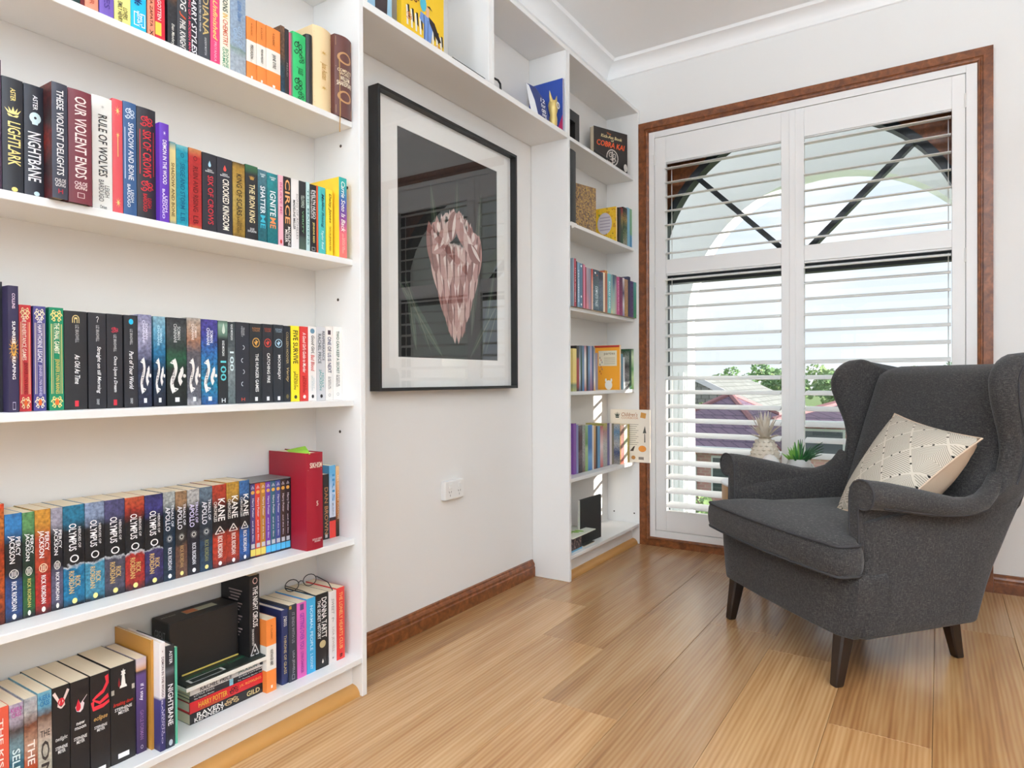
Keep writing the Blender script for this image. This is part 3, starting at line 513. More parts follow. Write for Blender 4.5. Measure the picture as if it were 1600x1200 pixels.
('wide bookcase second row', -0.045, 1.251, -0.2931, -0.2618, 0.1819, 0.13, 'bright teal paperback with orange word, wide bookcase second row', [(0, '#0f7f86'), (1, '#2fa0a6')], {'T': [('IGNITE', '#eef4f4', 0.25, 0.6, 0.5, 0.55, ''), ('ME', '#e58a52', 0.62, 0.77, 0.5, 0.55, ''), ('TAHEREH MAFI', '#dfe9ea', 0.05, 0.1, 0.5, 0.6, 'hb2')], 'n': 0.2}),
('wide bookcase second row', -0.045, 1.251, -0.2599, -0.2446, 0.184, 0.13, 'thin pale pink paperback, wide bookcase second row', '#dfa9b5', {'T': [('BELIEVE ME', '#c0607e', 0.1, 0.55, 0.5, 0.45, '')], 'E': [('disc', '#c0392e', 0.93, 0.06, 0.5, 0.4)]}),
('wide bookcase second row', -0.045, 1.251, -0.2436, -0.2202, 0.1849, 0.13, 'black paperback with big copper letters, wide bookcase second row', '#2a2424', {'T': [('CIRCE', '#e0a067', 0.04, 0.66, 0.5, 0.65, ''), ('MADELINE MILLER', '#f0ece6', 0.7, 0.97, 0.5, 0.7, 'b2')]}),
('wide bookcase second row', -0.045, 1.251, -0.2192, -0.1949, 0.1852, 0.13, 'white paperback with faint grey lettering, wide bookcase second row', '#e9e4e2', {'T': [('SONG OF ACHILLES', '#8d8884', 0.2, 0.85, 0.75, 0.25, ''), ('MADELINE MILLER', '#4a4644', 0.3, 0.72, 0.35, 0.28, '')]}),
('wide bookcase second row', -0.045, 1.251, -0.1937, -0.1712, 0.1857, 0.13, 'black paperback with dim green photo foot, wide bookcase second row', [(0, '#46584c'), (0.18, '#3a453f'), (0.22, '#1e1f22'), (0.7, '#1e2022'), (1, '#2b2c30')], {'T': [('YELLOWFACE', '#b9c4b9', 0.2, 0.38, 0.5, 0.5, ''), ('VERITY', '#6f9a70', 0.42, 0.75, 0.5, 0.25, '')]}),
('wide bookcase second row', -0.045, 1.251, -0.1702, -0.1587, 0.1881, 0.13, 'thin pale aqua paperback, wide bookcase second row', '#bcd8d8', {'T': [('THE MAIDENS', '#5f8888', 0.1, 0.9, 0.5, 0.5, '')]}),
('wide bookcase second row', -0.045, 1.251, -0.1577, -0.1359, 0.1852, 0.13, 'black paperback with bold white lettering, wide bookcase second row', '#1d1c1e', {'T': [('EVELYN HUGO', '#f2f0ee', 0.08, 0.5, 0.6, 0.5, ''), ('THE SEVEN HUSBANDS OF', '#dddddd', 0.08, 0.5, 0.2, 0.2, ''), ('JENKINS REID', '#e8d27c', 0.55, 0.85, 0.5, 0.35, '')], 'E': [('box', '#d8d8d8', 0.94, 0.05, 0.5, 0.5)]}),
('wide bookcase second row', -0.045, 1.251, -0.1349, -0.1297, 0.1864, 0.13, 'very thin orange red booklet, wide bookcase second row', '#c9552f', {}),
('wide bookcase second row', -0.045, 1.251, -0.1286, -0.1042, 0.1862, 0.13, 'turquoise paperback with navy script, wide bookcase second row', '#46b0ae', {'T': [('Malibu Rising', '#173f55', 0.1, 0.6, 0.55, 0.45, 's'), ('Taylor Reid', '#d9f0ee', 0.64, 0.92, 0.5, 0.4, 's')]}),
('wide bookcase second row', -0.045, 1.251, -0.1013, -0.0777, 0.1857, 0.13, 'lemon yellow paperback with dark script, wide bookcase second row', '#f0cf3a', {'T': [('Daisy Jones', '#4b3a12', 0.06, 0.5, 0.55, 0.45, 's'), ('TAYLOR JENKINS REID', '#7a5f1c', 0.55, 0.92, 0.5, 0.35, '')]}),
('wide bookcase second row', -0.028, 1.251, -0.0698, -0.041, 0.2245, 0.158, 'rainbow gradient spine on a yellow cover, wide bookcase second row', [(0, '#e8736a'), (0.3, '#dd6a72'), (0.5, '#7a3f8c'), (0.7, '#3b4f9a'), (0.9, '#2f9f9c'), (1, '#2fa99f')], {'side': '#f0c736', 'T': [('Carrie Soto Is Back', '#f3f1e8', 0.05, 0.68, 0.5, 0.5, 's'), ('TAYLOR JENKINS REID', '#f0b9a8', 0.7, 0.95, 0.5, 0.4, 'b2')]}),
('wide bookcase middle row', -0.075, 0.848, -0.8661, -0.8503, 0.2419, 0.111, 'black book cut by the left photo edge, wide bookcase middle row', '#26252b', {}),
('wide bookcase middle row', -0.05, 0.848, -0.85, -0.8341, 0.2337, 0.136, 'tall midnight purple book with golden sunburst, wide bookcase middle row', '#2c2440', {'T': [('COLLINS', '#e9d2e0', 0.06, 0.18, 0.5, 0.3, ''), ('SUNRISE', '#f6f1ee', 0.28, 0.46, 0.5, 0.32, ''), ('ON THE', '#e7b257', 0.47, 0.55, 0.5, 0.28, ''), ('REAPING', '#f6f1ee', 0.56, 0.74, 0.5, 0.32, '')], 'E': [('sun', '#e0a23e', 0.5, 0.24, 0.5, 1.0), ('box', '#d8d0e0', 0.95, 0.06, 0.5, 0.3)]}),
('wide bookcase middle row', -0.075, 0.848, -0.8238, -0.8044, 0.2024, 0.111, 'red paperback with cream ornament frame, wide bookcase middle row', '#c23036', {'orn': '#ecd9a6', 'T': [('THE INHERITANCE GAMES', '#f6e8da', 0.1, 0.52, 0.4, 0.35, ''), ('JENNIFER LYNN BARNES', '#7a1015', 0.54, 0.84, 0.5, 0.4, '')]}),
('wide bookcase middle row', -0.075, 0.848, -0.8006, -0.7795, 0.2021, 0.111, 'blue violet paperback with cream ornament frame, wide bookcase middle row', '#4a4580', {'orn': '#ecdfc0', 'T': [('THE HAWTHORNE LEGACY', '#f0ecf4', 0.1, 0.54, 0.5, 0.35, ''), ('JENNIFER LYNN BARNES', '#c9c0e0', 0.56, 0.86, 0.5, 0.3, '')]}),
('wide bookcase middle row', -0.075, 0.848, -0.7734, -0.7484, 0.202, 0.111, 'emerald paperback with gold ornament frame, wide bookcase middle row', '#0f7a56', {'orn': '#e4cc7d', 'T': [('THE FINAL GAMBIT', '#f0e8d0', 0.15, 0.45, 0.5, 0.35, ''), ('JENNIFER LYNN BARNES', '#cdb45c', 0.5, 0.84, 0.5, 0.35, '')]}),
('wide bookcase middle row', -0.075, 0.848, -0.7471, -0.7057, 0.198, 0.111, 'widest black paperback with golden arch emblem, wide bookcase middle row', '#242325', {'T': [('LIZ BRASWELL', '#a8a6a6', 0.14, 0.32, 0.55, 0.16, ''), ('As Old As Time', '#f0eeee', 0.44, 0.74, 0.55, 0.24, 's')], 'E': [('arch', '#e0c98a', 0.08, 0.08, 0.5, 0.32), ('rect', '#c2303c', 0.94, 0.06, 0.52, 0.17)]}),
('wide bookcase middle row', -0.075, 0.848, -0.7027, -0.6686, 0.1979, 0.111, 'black paperback with white hook emblem, wide bookcase middle row', '#27262a', {'T': [('LIZ BRASWELL', '#b8b6b6', 0.13, 0.3, 0.5, 0.18, ''), ('Straight on till Morning', '#f0eeee', 0.35, 0.84, 0.55, 0.28, 's'), ('DISNEY', '#c8c8c8', 0.9, 0.96, 0.5, 0.15, '')], 'E': [('hook', '#f0eeee', 0.07, 0.06, 0.5, 0.2)]}),
('wide bookcase middle row', -0.075, 0.848, -0.6668, -0.6357, 0.1982, 0.111, 'black paperback with red rose squiggle, wide bookcase middle row', '#27262a', {'T': [('LIZ BRASWELL', '#b8b6b6', 0.22, 0.4, 0.5, 0.18, ''), ('Once Upon a Dream', '#f0eeee', 0.45, 0.83, 0.5, 0.28, 's')], 'E': [('scroll', '#c02f45', 0.17, 0.06, 0.5, 0.5), ('rect', '#c2303c', 0.94, 0.06, 0.5, 0.22)]}),
('wide bookcase middle row', -0.075, 0.848, -0.6318, -0.6037, 0.1983, 0.111, 'black paperback with bright blue spot, wide bookcase middle row', '#28272b', {'T': [('LIZ BRASWELL', '#b8b6b6', 0.15, 0.32, 0.5, 0.2, ''), ('Part of Your World', '#f0eeee', 0.39, 0.8, 0.5, 0.32, 's'), ('DISNEY', '#c8c8c8', 0.9, 0.96, 0.5, 0.18, '')], 'E': [('disc', '#2fb3d6', 0.07, 0.06, 0.5, 0.34)]}),
('wide bookcase middle row', -0.075, 0.848, -0.6025, -0.5736, 0.202, 0.111, 'paperback with misty lilac sky and banner emblem, wide bookcase middle row', [(0, '#2b3148'), (0.5, '#3f4660'), (0.62, '#9a98b8'), (0.8, '#c4bfda'), (1, '#a29fc4')], {'ban': 1, 'n': 0.4, 'T': [('SOMAN CHAINANI', '#dcd8ea', 0.06, 0.3, 0.5, 0.4, 'b2')]}),
('wide bookcase middle row', -0.075, 0.848, -0.5688, -0.5424, 0.2005, 0.111, 'paperback with bright blue sky and banner emblem, wide bookcase middle row', [(0, '#2a2a38'), (0.4, '#23435f'), (0.6, '#2f85b4'), (0.85, '#7cc4e4'), (1, '#a9d4e4')], {'ban': 1, 'n': 0.35, 'T': [('SOMAN CHAINANI', '#bfe0ee', 0.1, 0.32, 0.5, 0.4, 'b2')]}),
('wide bookcase middle row', -0.075, 0.848, -0.539, -0.493, 0.2005, 0.111, 'widest paperback of dark green glow with banner emblem, wide bookcase middle row', [(0, '#232526'), (0.4, '#28332e'), (0.55, '#2f6b4a'), (0.66, '#32453d'), (0.85, '#55585a'), (1, '#3d3d40')], {'ban': 1, 'n': 0.35, 'T': [('SOMAN CHAINANI', '#c9ccc9', 0.07, 0.28, 0.5, 0.35, 'b2')]}),
('wide bookcase middle row', -0.075, 0.848, -0.4911, -0.4575, 0.2036, 0.111, 'paperback with peach sky over grey and banner emblem, wide bookcase middle row', [(0, '#c4c0c4'), (0.1, '#7a7a84'), (0.6, '#6d6a72'), (0.75, '#c08a6c'), (0.9, '#d8b79f'), (1, '#c8c0b6')], {'ban': 1, 'n': 0.4, 'T': [('SOMAN CHAINANI', '#e4d8d0', 0.07, 0.25, 0.5, 0.4, 'b2')]}),
('wide bookcase middle row', -0.075, 0.848, -0.4559, -0.4146, 0.2025, 0.111, 'paperback swirled violet and turquoise with banner emblem, wide bookcase middle row', [(0, '#3a63a8'), (0.25, '#2f9fc0'), (0.6, '#3a7fc4'), (0.8, '#4a4fa8'), (1, '#5b4fa4')], {'ban': 1, 'n': 0.5, 'T': [('SOMAN CHAINANI', '#e4e8f4', 0.1, 0.3, 0.5, 0.4, 'b2')]}),
('wide bookcase middle row', -0.075, 0.848, -0.4124, -0.3873, 0.2019, 0.111, 'black paperback with pale face photo at top, wide bookcase middle row', [(0, '#25272a'), (0.78, '#25282a'), (0.84, '#5f7a6a'), (0.95, '#7d9a88'), (1, '#3f5a4c')], {'T': [('KASS MORGAN', '#e8ecec', 0.24, 0.42, 0.5, 0.25, ''), ('100', '#5fc0c8', 0.48, 0.72, 0.5, 0.6, ''), ('H', '#e8ecec', 0.93, 0.98, 0.5, 0.4, 'h')], 'E': [('drop', '#c9d4c6', 0.09, 0.13, 0.55, 0.5)]}),
('wide bookcase middle row', -0.075, 0.848, -0.3864, -0.367, 0.2007, 0.111, 'smoky grey paperback with pale numerals, wide bookcase middle row', [(0, '#6d7a7a'), (0.4, '#9aa6a8'), (0.7, '#5f6a6e'), (1, '#3d4448')], {'T': [('KASS MORGAN', '#d8dede', 0.03, 0.22, 0.5, 0.3, ''), ('100', '#d2e4e6', 0.36, 0.6, 0.5, 0.55, '')], 'n': 0.3}),
('wide bookcase middle row', -0.075, 0.848, -0.3657, -0.3265, 0.2021, 0.111, 'dark blue black paperback with four arc letters, wide bookcase middle row', '#282a32', {'E': [('arcl', '#d0d4d8', 0.31, 0.055, 0.5, 0.25), ('arcd', '#d0d4d8', 0.47, 0.055, 0.5, 0.25), ('arcl', '#d0d4d8', 0.61, 0.055, 0.5, 0.25), ('arcd', '#d0d4d8', 0.76, 0.055, 0.5, 0.25)], 'T': [('FRANK HERBERT', '#a8acb0', 0.05, 0.18, 0.5, 0.25, 'b2'), ('H', '#c2503c', 0.93, 0.97, 0.5, 0.25, 'h')]}),
('wide bookcase middle row', -0.075, 0.848, -0.3255, -0.2897, 0.2018, 0.111, 'black paperback with gold ring emblem, wide bookcase middle row', '#25282b', {'T': [('SUZANNE COLLINS', '#b07a52', 0.05, 0.1, 0.5, 0.65, 'hb2'), ('THE HUNGER GAMES', '#f0f0ee', 0.38, 0.86, 0.55, 0.26, '')], 'E': [('bird', '#d6a14e', 0.24, 0.12, 0.5, 0.6), ('rect', '#e8e8e8', 0.95, 0.05, 0.5, 0.22)]}),
('wide bookcase middle row', -0.075, 0.848, -0.2887, -0.2568, 0.2027, 0.111, 'black paperback with red ring emblem, wide bookcase middle row', '#25272c', {'T': [('SUZANNE COLLINS', '#a8503c', 0.05, 0.1, 0.5, 0.65, 'hb2'), ('CATCHING FIRE', '#f0f0ee', 0.37, 0.75, 0.55, 0.28, '')], 'E': [('bird', '#c9483c', 0.24, 0.11, 0.5, 0.65), ('rect', '#e8e8e8', 0.95, 0.05, 0.5, 0.25)]}),
('wide bookcase middle row', -0.075, 0.848, -0.2552, -0.2231, 0.2033, 0.111, 'black paperback with pale blue ring emblem, wide bookcase middle row', '#262a30', {'T': [('SUZANNE COLLINS', '#8fa4b4', 0.05, 0.1, 0.5, 0.65, 'hb2'), ('MOCKINGJAY', '#f0f0ee', 0.39, 0.71, 0.5, 0.32, '')], 'E': [('bird', '#b4d4e4', 0.24, 0.11, 0.5, 0.7), ('rect', '#e8e8e8', 0.95, 0.05, 0.5, 0.25)]}),
('wide bookcase middle row', -0.075, 0.848, -0.2221, -0.2015, 0.2021, 0.111, 'slim dark blue paperback with tan lettering, wide bookcase middle row', '#23262c', {'T': [('COLLEEN HOOVER', '#a89468', 0.08, 0.5, 0.5, 0.35, ''), ('Verity', '#b8a070', 0.55, 0.74, 0.5, 0.5, 's')], 'E': [('disc', '#6f6440', 0.93, 0.06, 0.5, 0.4)]}),
('wide bookcase middle row', -0.075, 0.848, -0.1988, -0.1717, 0.2037, 0.111, 'sunny yellow paperback with black lettering, wide bookcase middle row', '#f2dc2e', {'T': [('FIVE SURVIVE', '#1f1d16', 0.06, 0.5, 0.5, 0.6, ''), ('HOLLY JACKSON', '#1f1d16', 0.6, 0.84, 0.5, 0.55, 'b2')], 'E': [('disc', '#33301c', 0.94, 0.05, 0.5, 0.35)]}),
('wide bookcase middle row', -0.075, 0.848, -0.1693, -0.1421, 0.2039, 0.111, 'red paperback with white handwriting, wide bookcase middle row', '#c73632', {'T': [("A Good Girl's Guide to Murder", '#f6e6e0', 0.08, 0.62, 0.5, 0.42, 's'), ('HOLLY JACKSON', '#7a1612', 0.66, 0.88, 0.5, 0.5, 'b2')], 'E': [('disc', '#f0dcd4', 0.94, 0.05, 0.5, 0.35)]}),
('wide bookcase middle row', -0.075, 0.848, -0.1411, -0.1131, 0.2057, 0.111, 'white paperback with red handwriting, wide bookcase middle row', '#efeae6', {'T': [('Good Girl,', '#2c2a2a', 0.12, 0.36, 0.5, 0.45, 's'), ('Bad Blood', '#c03a34', 0.38, 0.6, 0.5, 0.45, 's'), ('HOLLY JACKSON', '#b9c8cc', 0.66, 0.86, 0.5, 0.45, 'b2')], 'E': [('disc', '#6a8ea2', 0.06, 0.07, 0.5, 0.55), ('disc', '#2c2a2a', 0.94, 0.05, 0.5, 0.3)]}),
('wide bookcase middle row', -0.075, 0.848, -0.1118, -0.0812, 0.2076, 0.111, 'light grey paperback with slate lettering, wide bookcase middle row', '#c8c6c8', {'T': [('REAPPEARANCE', '#5a5a60', 0.06, 0.46, 0.75, 0.3, ''), ('RACHEL PRICE', '#4a5458', 0.1, 0.5, 0.3, 0.35, ''), ('HOLLY JACKSON', '#4f9a94', 0.58, 0.86, 0.5, 0.6, 'b2')], 'E': [('disc', '#2c2a2a', 0.94, 0.05, 0.5, 0.3)]}),
('wide bookcase middle row', -0.075, 0.848, -0.0799, -0.0539, 0.2097, 0.111, 'white paperback with bold navy lettering, wide bookcase middle row', '#e8e2dc', {'T': [('ONE OF US IS NEXT', '#2b3560', 0.14, 0.63, 0.5, 0.5, ''), ('KAREN M. McMANUS', '#8a8684', 0.68, 0.85, 0.5, 0.4, 'b2')], 'E': [('ring', '#8a8684', 0.93, 0.04, 0.5, 0.3), ('rect', '#4a3a44', 0.08, 0.06, 0.5, 0.4)]}),
('wide bookcase middle row', -0.075, 0.848, -0.0528, -0.0185, 0.2114, 0.111, 'white paperback with thin green lettering, wide bookcase middle row', '#eae4de', {'T': [('TWO CAN KEEP A SECRET', '#4a6a5c', 0.06, 0.64, 0.5, 0.32, ''), ('KAREN M. McMANUS', '#8a8684', 0.66, 0.82, 0.5, 0.4, 'b2')], 'E': [('ring', '#8a8684', 0.92, 0.04, 0.5, 0.25)]}),
('wide bookcase fourth row', -0.091, 0.449, -0.8657, -0.845, 0.2264, 0.095, 'fiery orange book cut by the left photo edge, wide bookcase fourth row', [(0, '#5a1c14'), (0.3, '#d8622a'), (0.6, '#b23a1c'), (0.85, '#e08a3c'), (1, '#d8461e')], {'n': 0.5}),
('wide bookcase fourth row', -0.091, 0.449, -0.8441, -0.8163, 0.2048, 0.095, 'paperback with blue sky at top and black middle, wide bookcase fourth row', [(0, '#24222a'), (0.1, '#35548c'), (0.35, '#35548c'), (0.45, '#1d1d22'), (0.72, '#1d1d22'), (0.86, '#3f8fd0'), (1, '#3f8fd0')], {'n': 0.35, 'T': [('JACKSON', '#f0eeee', 0.2, 0.46, 0.35, 0.42, ''), ('PERCY', '#f0eeee', 0.22, 0.4, 0.75, 0.28, ''), ('RICK RIORDAN', '#f0eeee', 0.63, 0.9, 0.5, 0.3, '')], 'E': [('coin', '#e4e0d8', 0.56, 0.085, 0.5, 0.55), ('disc', '#f0ecdc', 0.955, 0.05, 0.5, 0.25)]}),
('wide bookcase fourth row', -0.091, 0.449, -0.8154, -0.7954, 0.2035, 0.095, 'narrow green paperback with leaping figure, wide bookcase fourth row', [(0, '#24222a'), (0.1, '#2f6a3c'), (0.35, '#2f6a3c'), (0.45, '#243a2c'), (0.72, '#243a2c'), (0.86, '#6fa86a'), (1, '#6fa86a')], {'n': 0.35, 'T': [('JACKSON', '#f0eeee', 0.2, 0.46, 0.35, 0.42, ''), ('PERCY', '#f0eeee', 0.22, 0.4, 0.75, 0.28, ''), ('RICK RIORDAN', '#c9b86a', 0.63, 0.9, 0.5, 0.3, '')], 'E': [('coin', '#e4e0d8', 0.56, 0.085, 0.5, 0.55), ('disc', '#f0ecdc', 0.955, 0.05, 0.5, 0.25)]}),
('wide bookcase fourth row', -0.091, 0.449, -0.7945, -0.7678, 0.2049, 0.095, 'red and orange paperback with standing figure, wide bookcase fourth row', [(0, '#24222a'), (0.1, '#c22f28'), (0.35, '#c22f28'), (0.45, '#c2482c'), (0.72, '#c2482c'), (0.86, '#e8a440'), (1, '#e8a440')], {'n': 0.35, 'T': [('JACKSON', '#f0eeee', 0.2, 0.46, 0.35, 0.42, ''), ('PERCY', '#f0eeee', 0.22, 0.4, 0.75, 0.28, ''), ('RICK RIORDAN', '#f0eeee', 0.63, 0.9, 0.5, 0.3, '')], 'E': [('coin', '#f0d8b8', 0.56, 0.085, 0.5, 0.55), ('disc', '#f0ecdc', 0.955, 0.05, 0.5, 0.25)]}),
('wide bookcase fourth row', -0.091, 0.449, -0.7669, -0.7462, 0.204, 0.095, 'black and lilac grey paperback, wide bookcase fourth row', [(0, '#24222a'), (0.1, '#6a6680'), (0.35, '#6a6680'), (0.45, '#1f1e24'), (0.72, '#1f1e24'), (0.86, '#b9b4c4'), (1, '#b9b4c4')], {'n': 0.35, 'T': [('JACKSON', '#f0eeee', 0.2, 0.46, 0.35, 0.42, ''), ('PERCY', '#f0eeee', 0.22, 0.4, 0.75, 0.28, ''), ('RICK RIORDAN', '#f0eeee', 0.63, 0.9, 0.5, 0.3, '')], 'E': [('coin', '#e4e0d8', 0.56, 0.085, 0.5, 0.55), ('disc', '#f0ecdc', 0.955, 0.05, 0.5, 0.25)]}),
('wide bookcase fourth row', -0.091, 0.449, -0.745, -0.7061, 0.2042, 0.095, 'black book with turquoise sea at its foot, wide bookcase fourth row', [(0, '#23252e'), (0.1, '#2487b4'), (0.38, '#2487b4'), (0.405, '#e4e8ec'), (0.415, '#1d1d22'), (0.74, '#1d1d22'), (0.86, '#2f86a8'), (1, '#2f86a8')], {'n': 0.4, 'T': [('OLYMPUS', '#f0eeee', 0.18, 0.45, 0.42, 0.36, ''), ('HEROES OF', '#e0dcdc', 0.22, 0.43, 0.75, 0.13, ''), ('RICK RIORDAN', '#c9a86a', 0.65, 0.87, 0.5, 0.55, 'b2')], 'E': [('ring', '#f0eeee', 0.53, 0.075, 0.5, 0.42), ('disc', '#e6dc8a', 0.95, 0.055, 0.5, 0.25)]}),
('wide bookcase fourth row', -0.091, 0.449, -0.7047, -0.6675, 0.2042, 0.095, 'black book with white storm sky and blue foot, wide bookcase fourth row', [(0, '#23252e'), (0.1, '#4fa4c4'), (0.38, '#4fa4c4'), (0.405, '#e4e8ec'), (0.415, '#1d1d22'), (0.74, '#1d1d22'), (0.86, '#9fb0d0'), (1, '#9fb0d0')], {'n': 0.4, 'T': [('OLYMPUS', '#f0eeee', 0.18, 0.45, 0.42, 0.36, ''), ('HEROES OF', '#e0dcdc', 0.22, 0.43, 0.75, 0.13, ''), ('RICK RIORDAN', '#c9a86a', 0.65, 0.87, 0.5, 0.55, 'b2')], 'E': [('ring', '#f0eeee', 0.53, 0.075, 0.5, 0.42), ('disc', '#e6dc8a', 0.95, 0.055, 0.5, 0.25)]}),
('wide bookcase fourth row', -0.091, 0.449, -0.6666, -0.6258, 0.2036, 0.095, 'black book with violet speckled top and grey foot, wide bookcase fourth row', [(0, '#23252e'), (0.1, '#5d5a6c'), (0.38, '#5d5a6c'), (0.405, '#e4e8ec'), (0.415, '#1d1d22'), (0.74, '#1d1d22'), (0.86, '#5c5a86'), (1, '#5c5a86')], {'n': 0.4, 'T': [('OLYMPUS', '#f0eeee', 0.18, 0.45, 0.42, 0.36, ''), ('HEROES OF', '#e0dcdc', 0.22, 0.43, 0.75, 0.13, ''), ('RICK RIORDAN', '#c9a86a', 0.65, 0.87, 0.5, 0.55, 'b2')], 'E': [('ring', '#f0eeee', 0.53, 0.075, 0.5, 0.42), ('disc', '#e6dc8a', 0.95, 0.055, 0.5, 0.25)]}),
('wide bookcase fourth row', -0.091, 0.449, -0.6248, -0.5837, 0.2026, 0.095, 'black book with flaming red top and foot, wide bookcase fourth row', [(0, '#23252e'), (0.1, '#c0342c'), (0.38, '#c0342c'), (0.405, '#e4e8ec'), (0.415, '#1d1d22'), (0.74, '#1d1d22'), (0.86, '#b83a2c'), (1, '#d8603c')], {'n': 0.4, 'T': [('OLYMPUS', '#f0eeee', 0.18, 0.45, 0.42, 0.36, ''), ('HEROES OF', '#e0dcdc', 0.22, 0.43, 0.75, 0.13, ''), ('RICK RIORDAN', '#c9a86a', 0.65, 0.87, 0.5, 0.55, 'b2')], 'E': [('ring', '#f0eeee', 0.53, 0.075, 0.5, 0.42), ('disc', '#e6dc8a', 0.95, 0.055, 0.5, 0.25)]}),
('wide bookcase fourth row', -0.091, 0.449, -0.5827, -0.542, 0.2018, 0.095, 'dark violet book with orange seam, wide bookcase fourth row', [(0, '#23252e'), (0.1, '#4a3f74'), (0.38, '#4a3f74'), (0.405, '#e4e8ec'), (0.415, '#1d1d22'), (0.74, '#1d1d22'), (0.86, '#4f4a94'), (1, '#3c3a70')], {'n': 0.4, 'T': [('OLYMPUS', '#f0eeee', 0.18, 0.45, 0.42, 0.36, ''), ('HEROES OF', '#e0dcdc', 0.22, 0.43, 0.75, 0.13, ''), ('RICK RIORDAN', '#c9a86a', 0.65, 0.87, 0.5, 0.55, 'b2')], 'E': [('ring', '#f0eeee', 0.53, 0.075, 0.5, 0.42), ('disc', '#e6dc8a', 0.95, 0.055, 0.5, 0.25)]}),
('wide bookcase fourth row', -0.091, 0.449, -0.5409, -0.5136, 0.2028, 0.095, 'navy paperback with white sun emblem, wide bookcase fourth row', [(0, '#24384c'), (0.36, '#24384c'), (0.4, '#20364a'), (0.78, '#20364a'), (0.88, '#c8ccc8'), (1, '#c8ccc8')], {'n': 0.4, 'T': [('APOLLO', '#e4e4ea', 0.17, 0.44, 0.35, 0.4, ''), ('TRIALS OF', '#e4e4ea', 0.15, 0.4, 0.75, 0.22, ''), ('RICK RIORDAN', '#e4e4ea', 0.63, 0.88, 0.5, 0.32, '')], 'E': [('sun', '#d4d4d0', 0.53, 0.1, 0.5, 0.6), ('disc', '#f0eeee', 0.95, 0.05, 0.5, 0.3)]}),
('wide bookcase fourth row', -0.091, 0.449, -0.5125, -0.485, 0.2001, 0.095, 'dark paperback with brown stone foot, wide bookcase fourth row', [(0, '#7a5648'), (0.36, '#7a5648'), (0.4, '#33302f'), (0.78, '#33302f'), (0.88, '#b08a66'), (1, '#b08a66')], {'n': 0.4, 'T': [('APOLLO', '#e4e4ea', 0.17, 0.44, 0.35, 0.4, ''), ('TRIALS OF', '#e4e4ea', 0.15, 0.4, 0.75, 0.22, ''), ('RICK RIORDAN', '#a88a5c', 0.63, 0.88, 0.5, 0.32, '')], 'E': [('sun', '#d4d4d0', 0.53, 0.1, 0.5, 0.6), ('disc', '#e6dc8a', 0.95, 0.05, 0.5, 0.3)]}),
('wide bookcase fourth row', -0.091, 0.449, -0.4839, -0.4539, 0.2004, 0.095, 'black paperback with lilac lettering and ghostly top, wide bookcase fourth row', [(0, '#2a2832'), (0.36, '#2a2832'), (0.4, '#27242f'), (0.78, '#27242f'), (0.88, '#d0ccc8'), (1, '#d0ccc8')], {'n': 0.4, 'T': [('APOLLO', '#d8d0f0', 0.17, 0.44, 0.35, 0.4, ''), ('TRIALS OF', '#d8d0f0', 0.15, 0.4, 0.75, 0.22, ''), ('RICK RIORDAN', '#e4e4ea', 0.63, 0.88, 0.5, 0.32, '')], 'E': [('sun', '#d4d4d0', 0.53, 0.1, 0.5, 0.6), ('disc', '#f0eeee', 0.95, 0.05, 0.5, 0.3)]}),
('wide bookcase fourth row', -0.091, 0.449, -0.453, -0.4209, 0.2014, 0.095, 'stormy blue grey paperback with sun emblem, wide bookcase fourth row', [(0, '#2f4a64'), (0.36, '#2f4a64'), (0.4, '#35404c'), (0.78, '#35404c'), (0.88, '#7a8c9c'), (1, '#7a8c9c')], {'n': 0.4, 'T': [('APOLLO', '#e4e4ea', 0.17, 0.44, 0.35, 0.4, ''), ('TRIALS OF', '#e4e4ea', 0.15, 0.4, 0.75, 0.22, ''), ('RICK RIORDAN', '#8a8a5c', 0.63, 0.88, 0.5, 0.32, '')], 'E': [('sun', '#d4d4d0', 0.53, 0.1, 0.5, 0.6), ('disc', '#e6dc8a', 0.95, 0.05, 0.5, 0.3)]}),
('wide bookcase fourth row', -0.091, 0.449, -0.4198, -0.3832, 0.2021, 0.095, 'fiery red paperback with pyramid mark, wide bookcase fourth row', [(0, '#2a2430'), (0.1, '#d0452c'), (0.36, '#d0452c'), (0.44, '#2a2222'), (0.72, '#2a2424'), (0.86, '#c84a34'), (1, '#c84a34')], {'n': 0.35, 'T': [('KANE', '#efece8', 0.17, 0.44, 0.62, 0.5, ''), ('CHRONICLES', '#d8d2cc', 0.2, 0.44, 0.18, 0.22, ''), ('RICK RIORDAN', '#f0e4dc', 0.62, 0.88, 0.5, 0.34, '')], 'E': [('tri', '#d8d2cc', 0.55, 0.09, 0.5, 0.75), ('disc', '#f0eeee', 0.95, 0.05, 0.5, 0.25)]}),
('wide bookcase fourth row', -0.091, 0.449, -0.3821, -0.3477, 0.2039, 0.095, 'amber topped paperback with pyramid mark, wide bookcase fourth row', [(0, '#2a2430'), (0.1, '#c4422c'), (0.36, '#c4422c'), (0.44, '#2a2222'), (0.72, '#2a2424'), (0.86, '#d8a444'), (1, '#d8a444')], {'n': 0.35, 'T': [('KANE', '#efece8', 0.17, 0.44, 0.62, 0.5, ''), ('CHRONICLES', '#d8d2cc', 0.2, 0.44, 0.18, 0.22, ''), ('RICK RIORDAN', '#f0e4dc', 0.62, 0.88, 0.5, 0.34, '')], 'E': [('tri', '#d8d2cc', 0.55, 0.09, 0.5, 0.75), ('disc', '#f0eeee', 0.95, 0.05, 0.5, 0.25)]}),
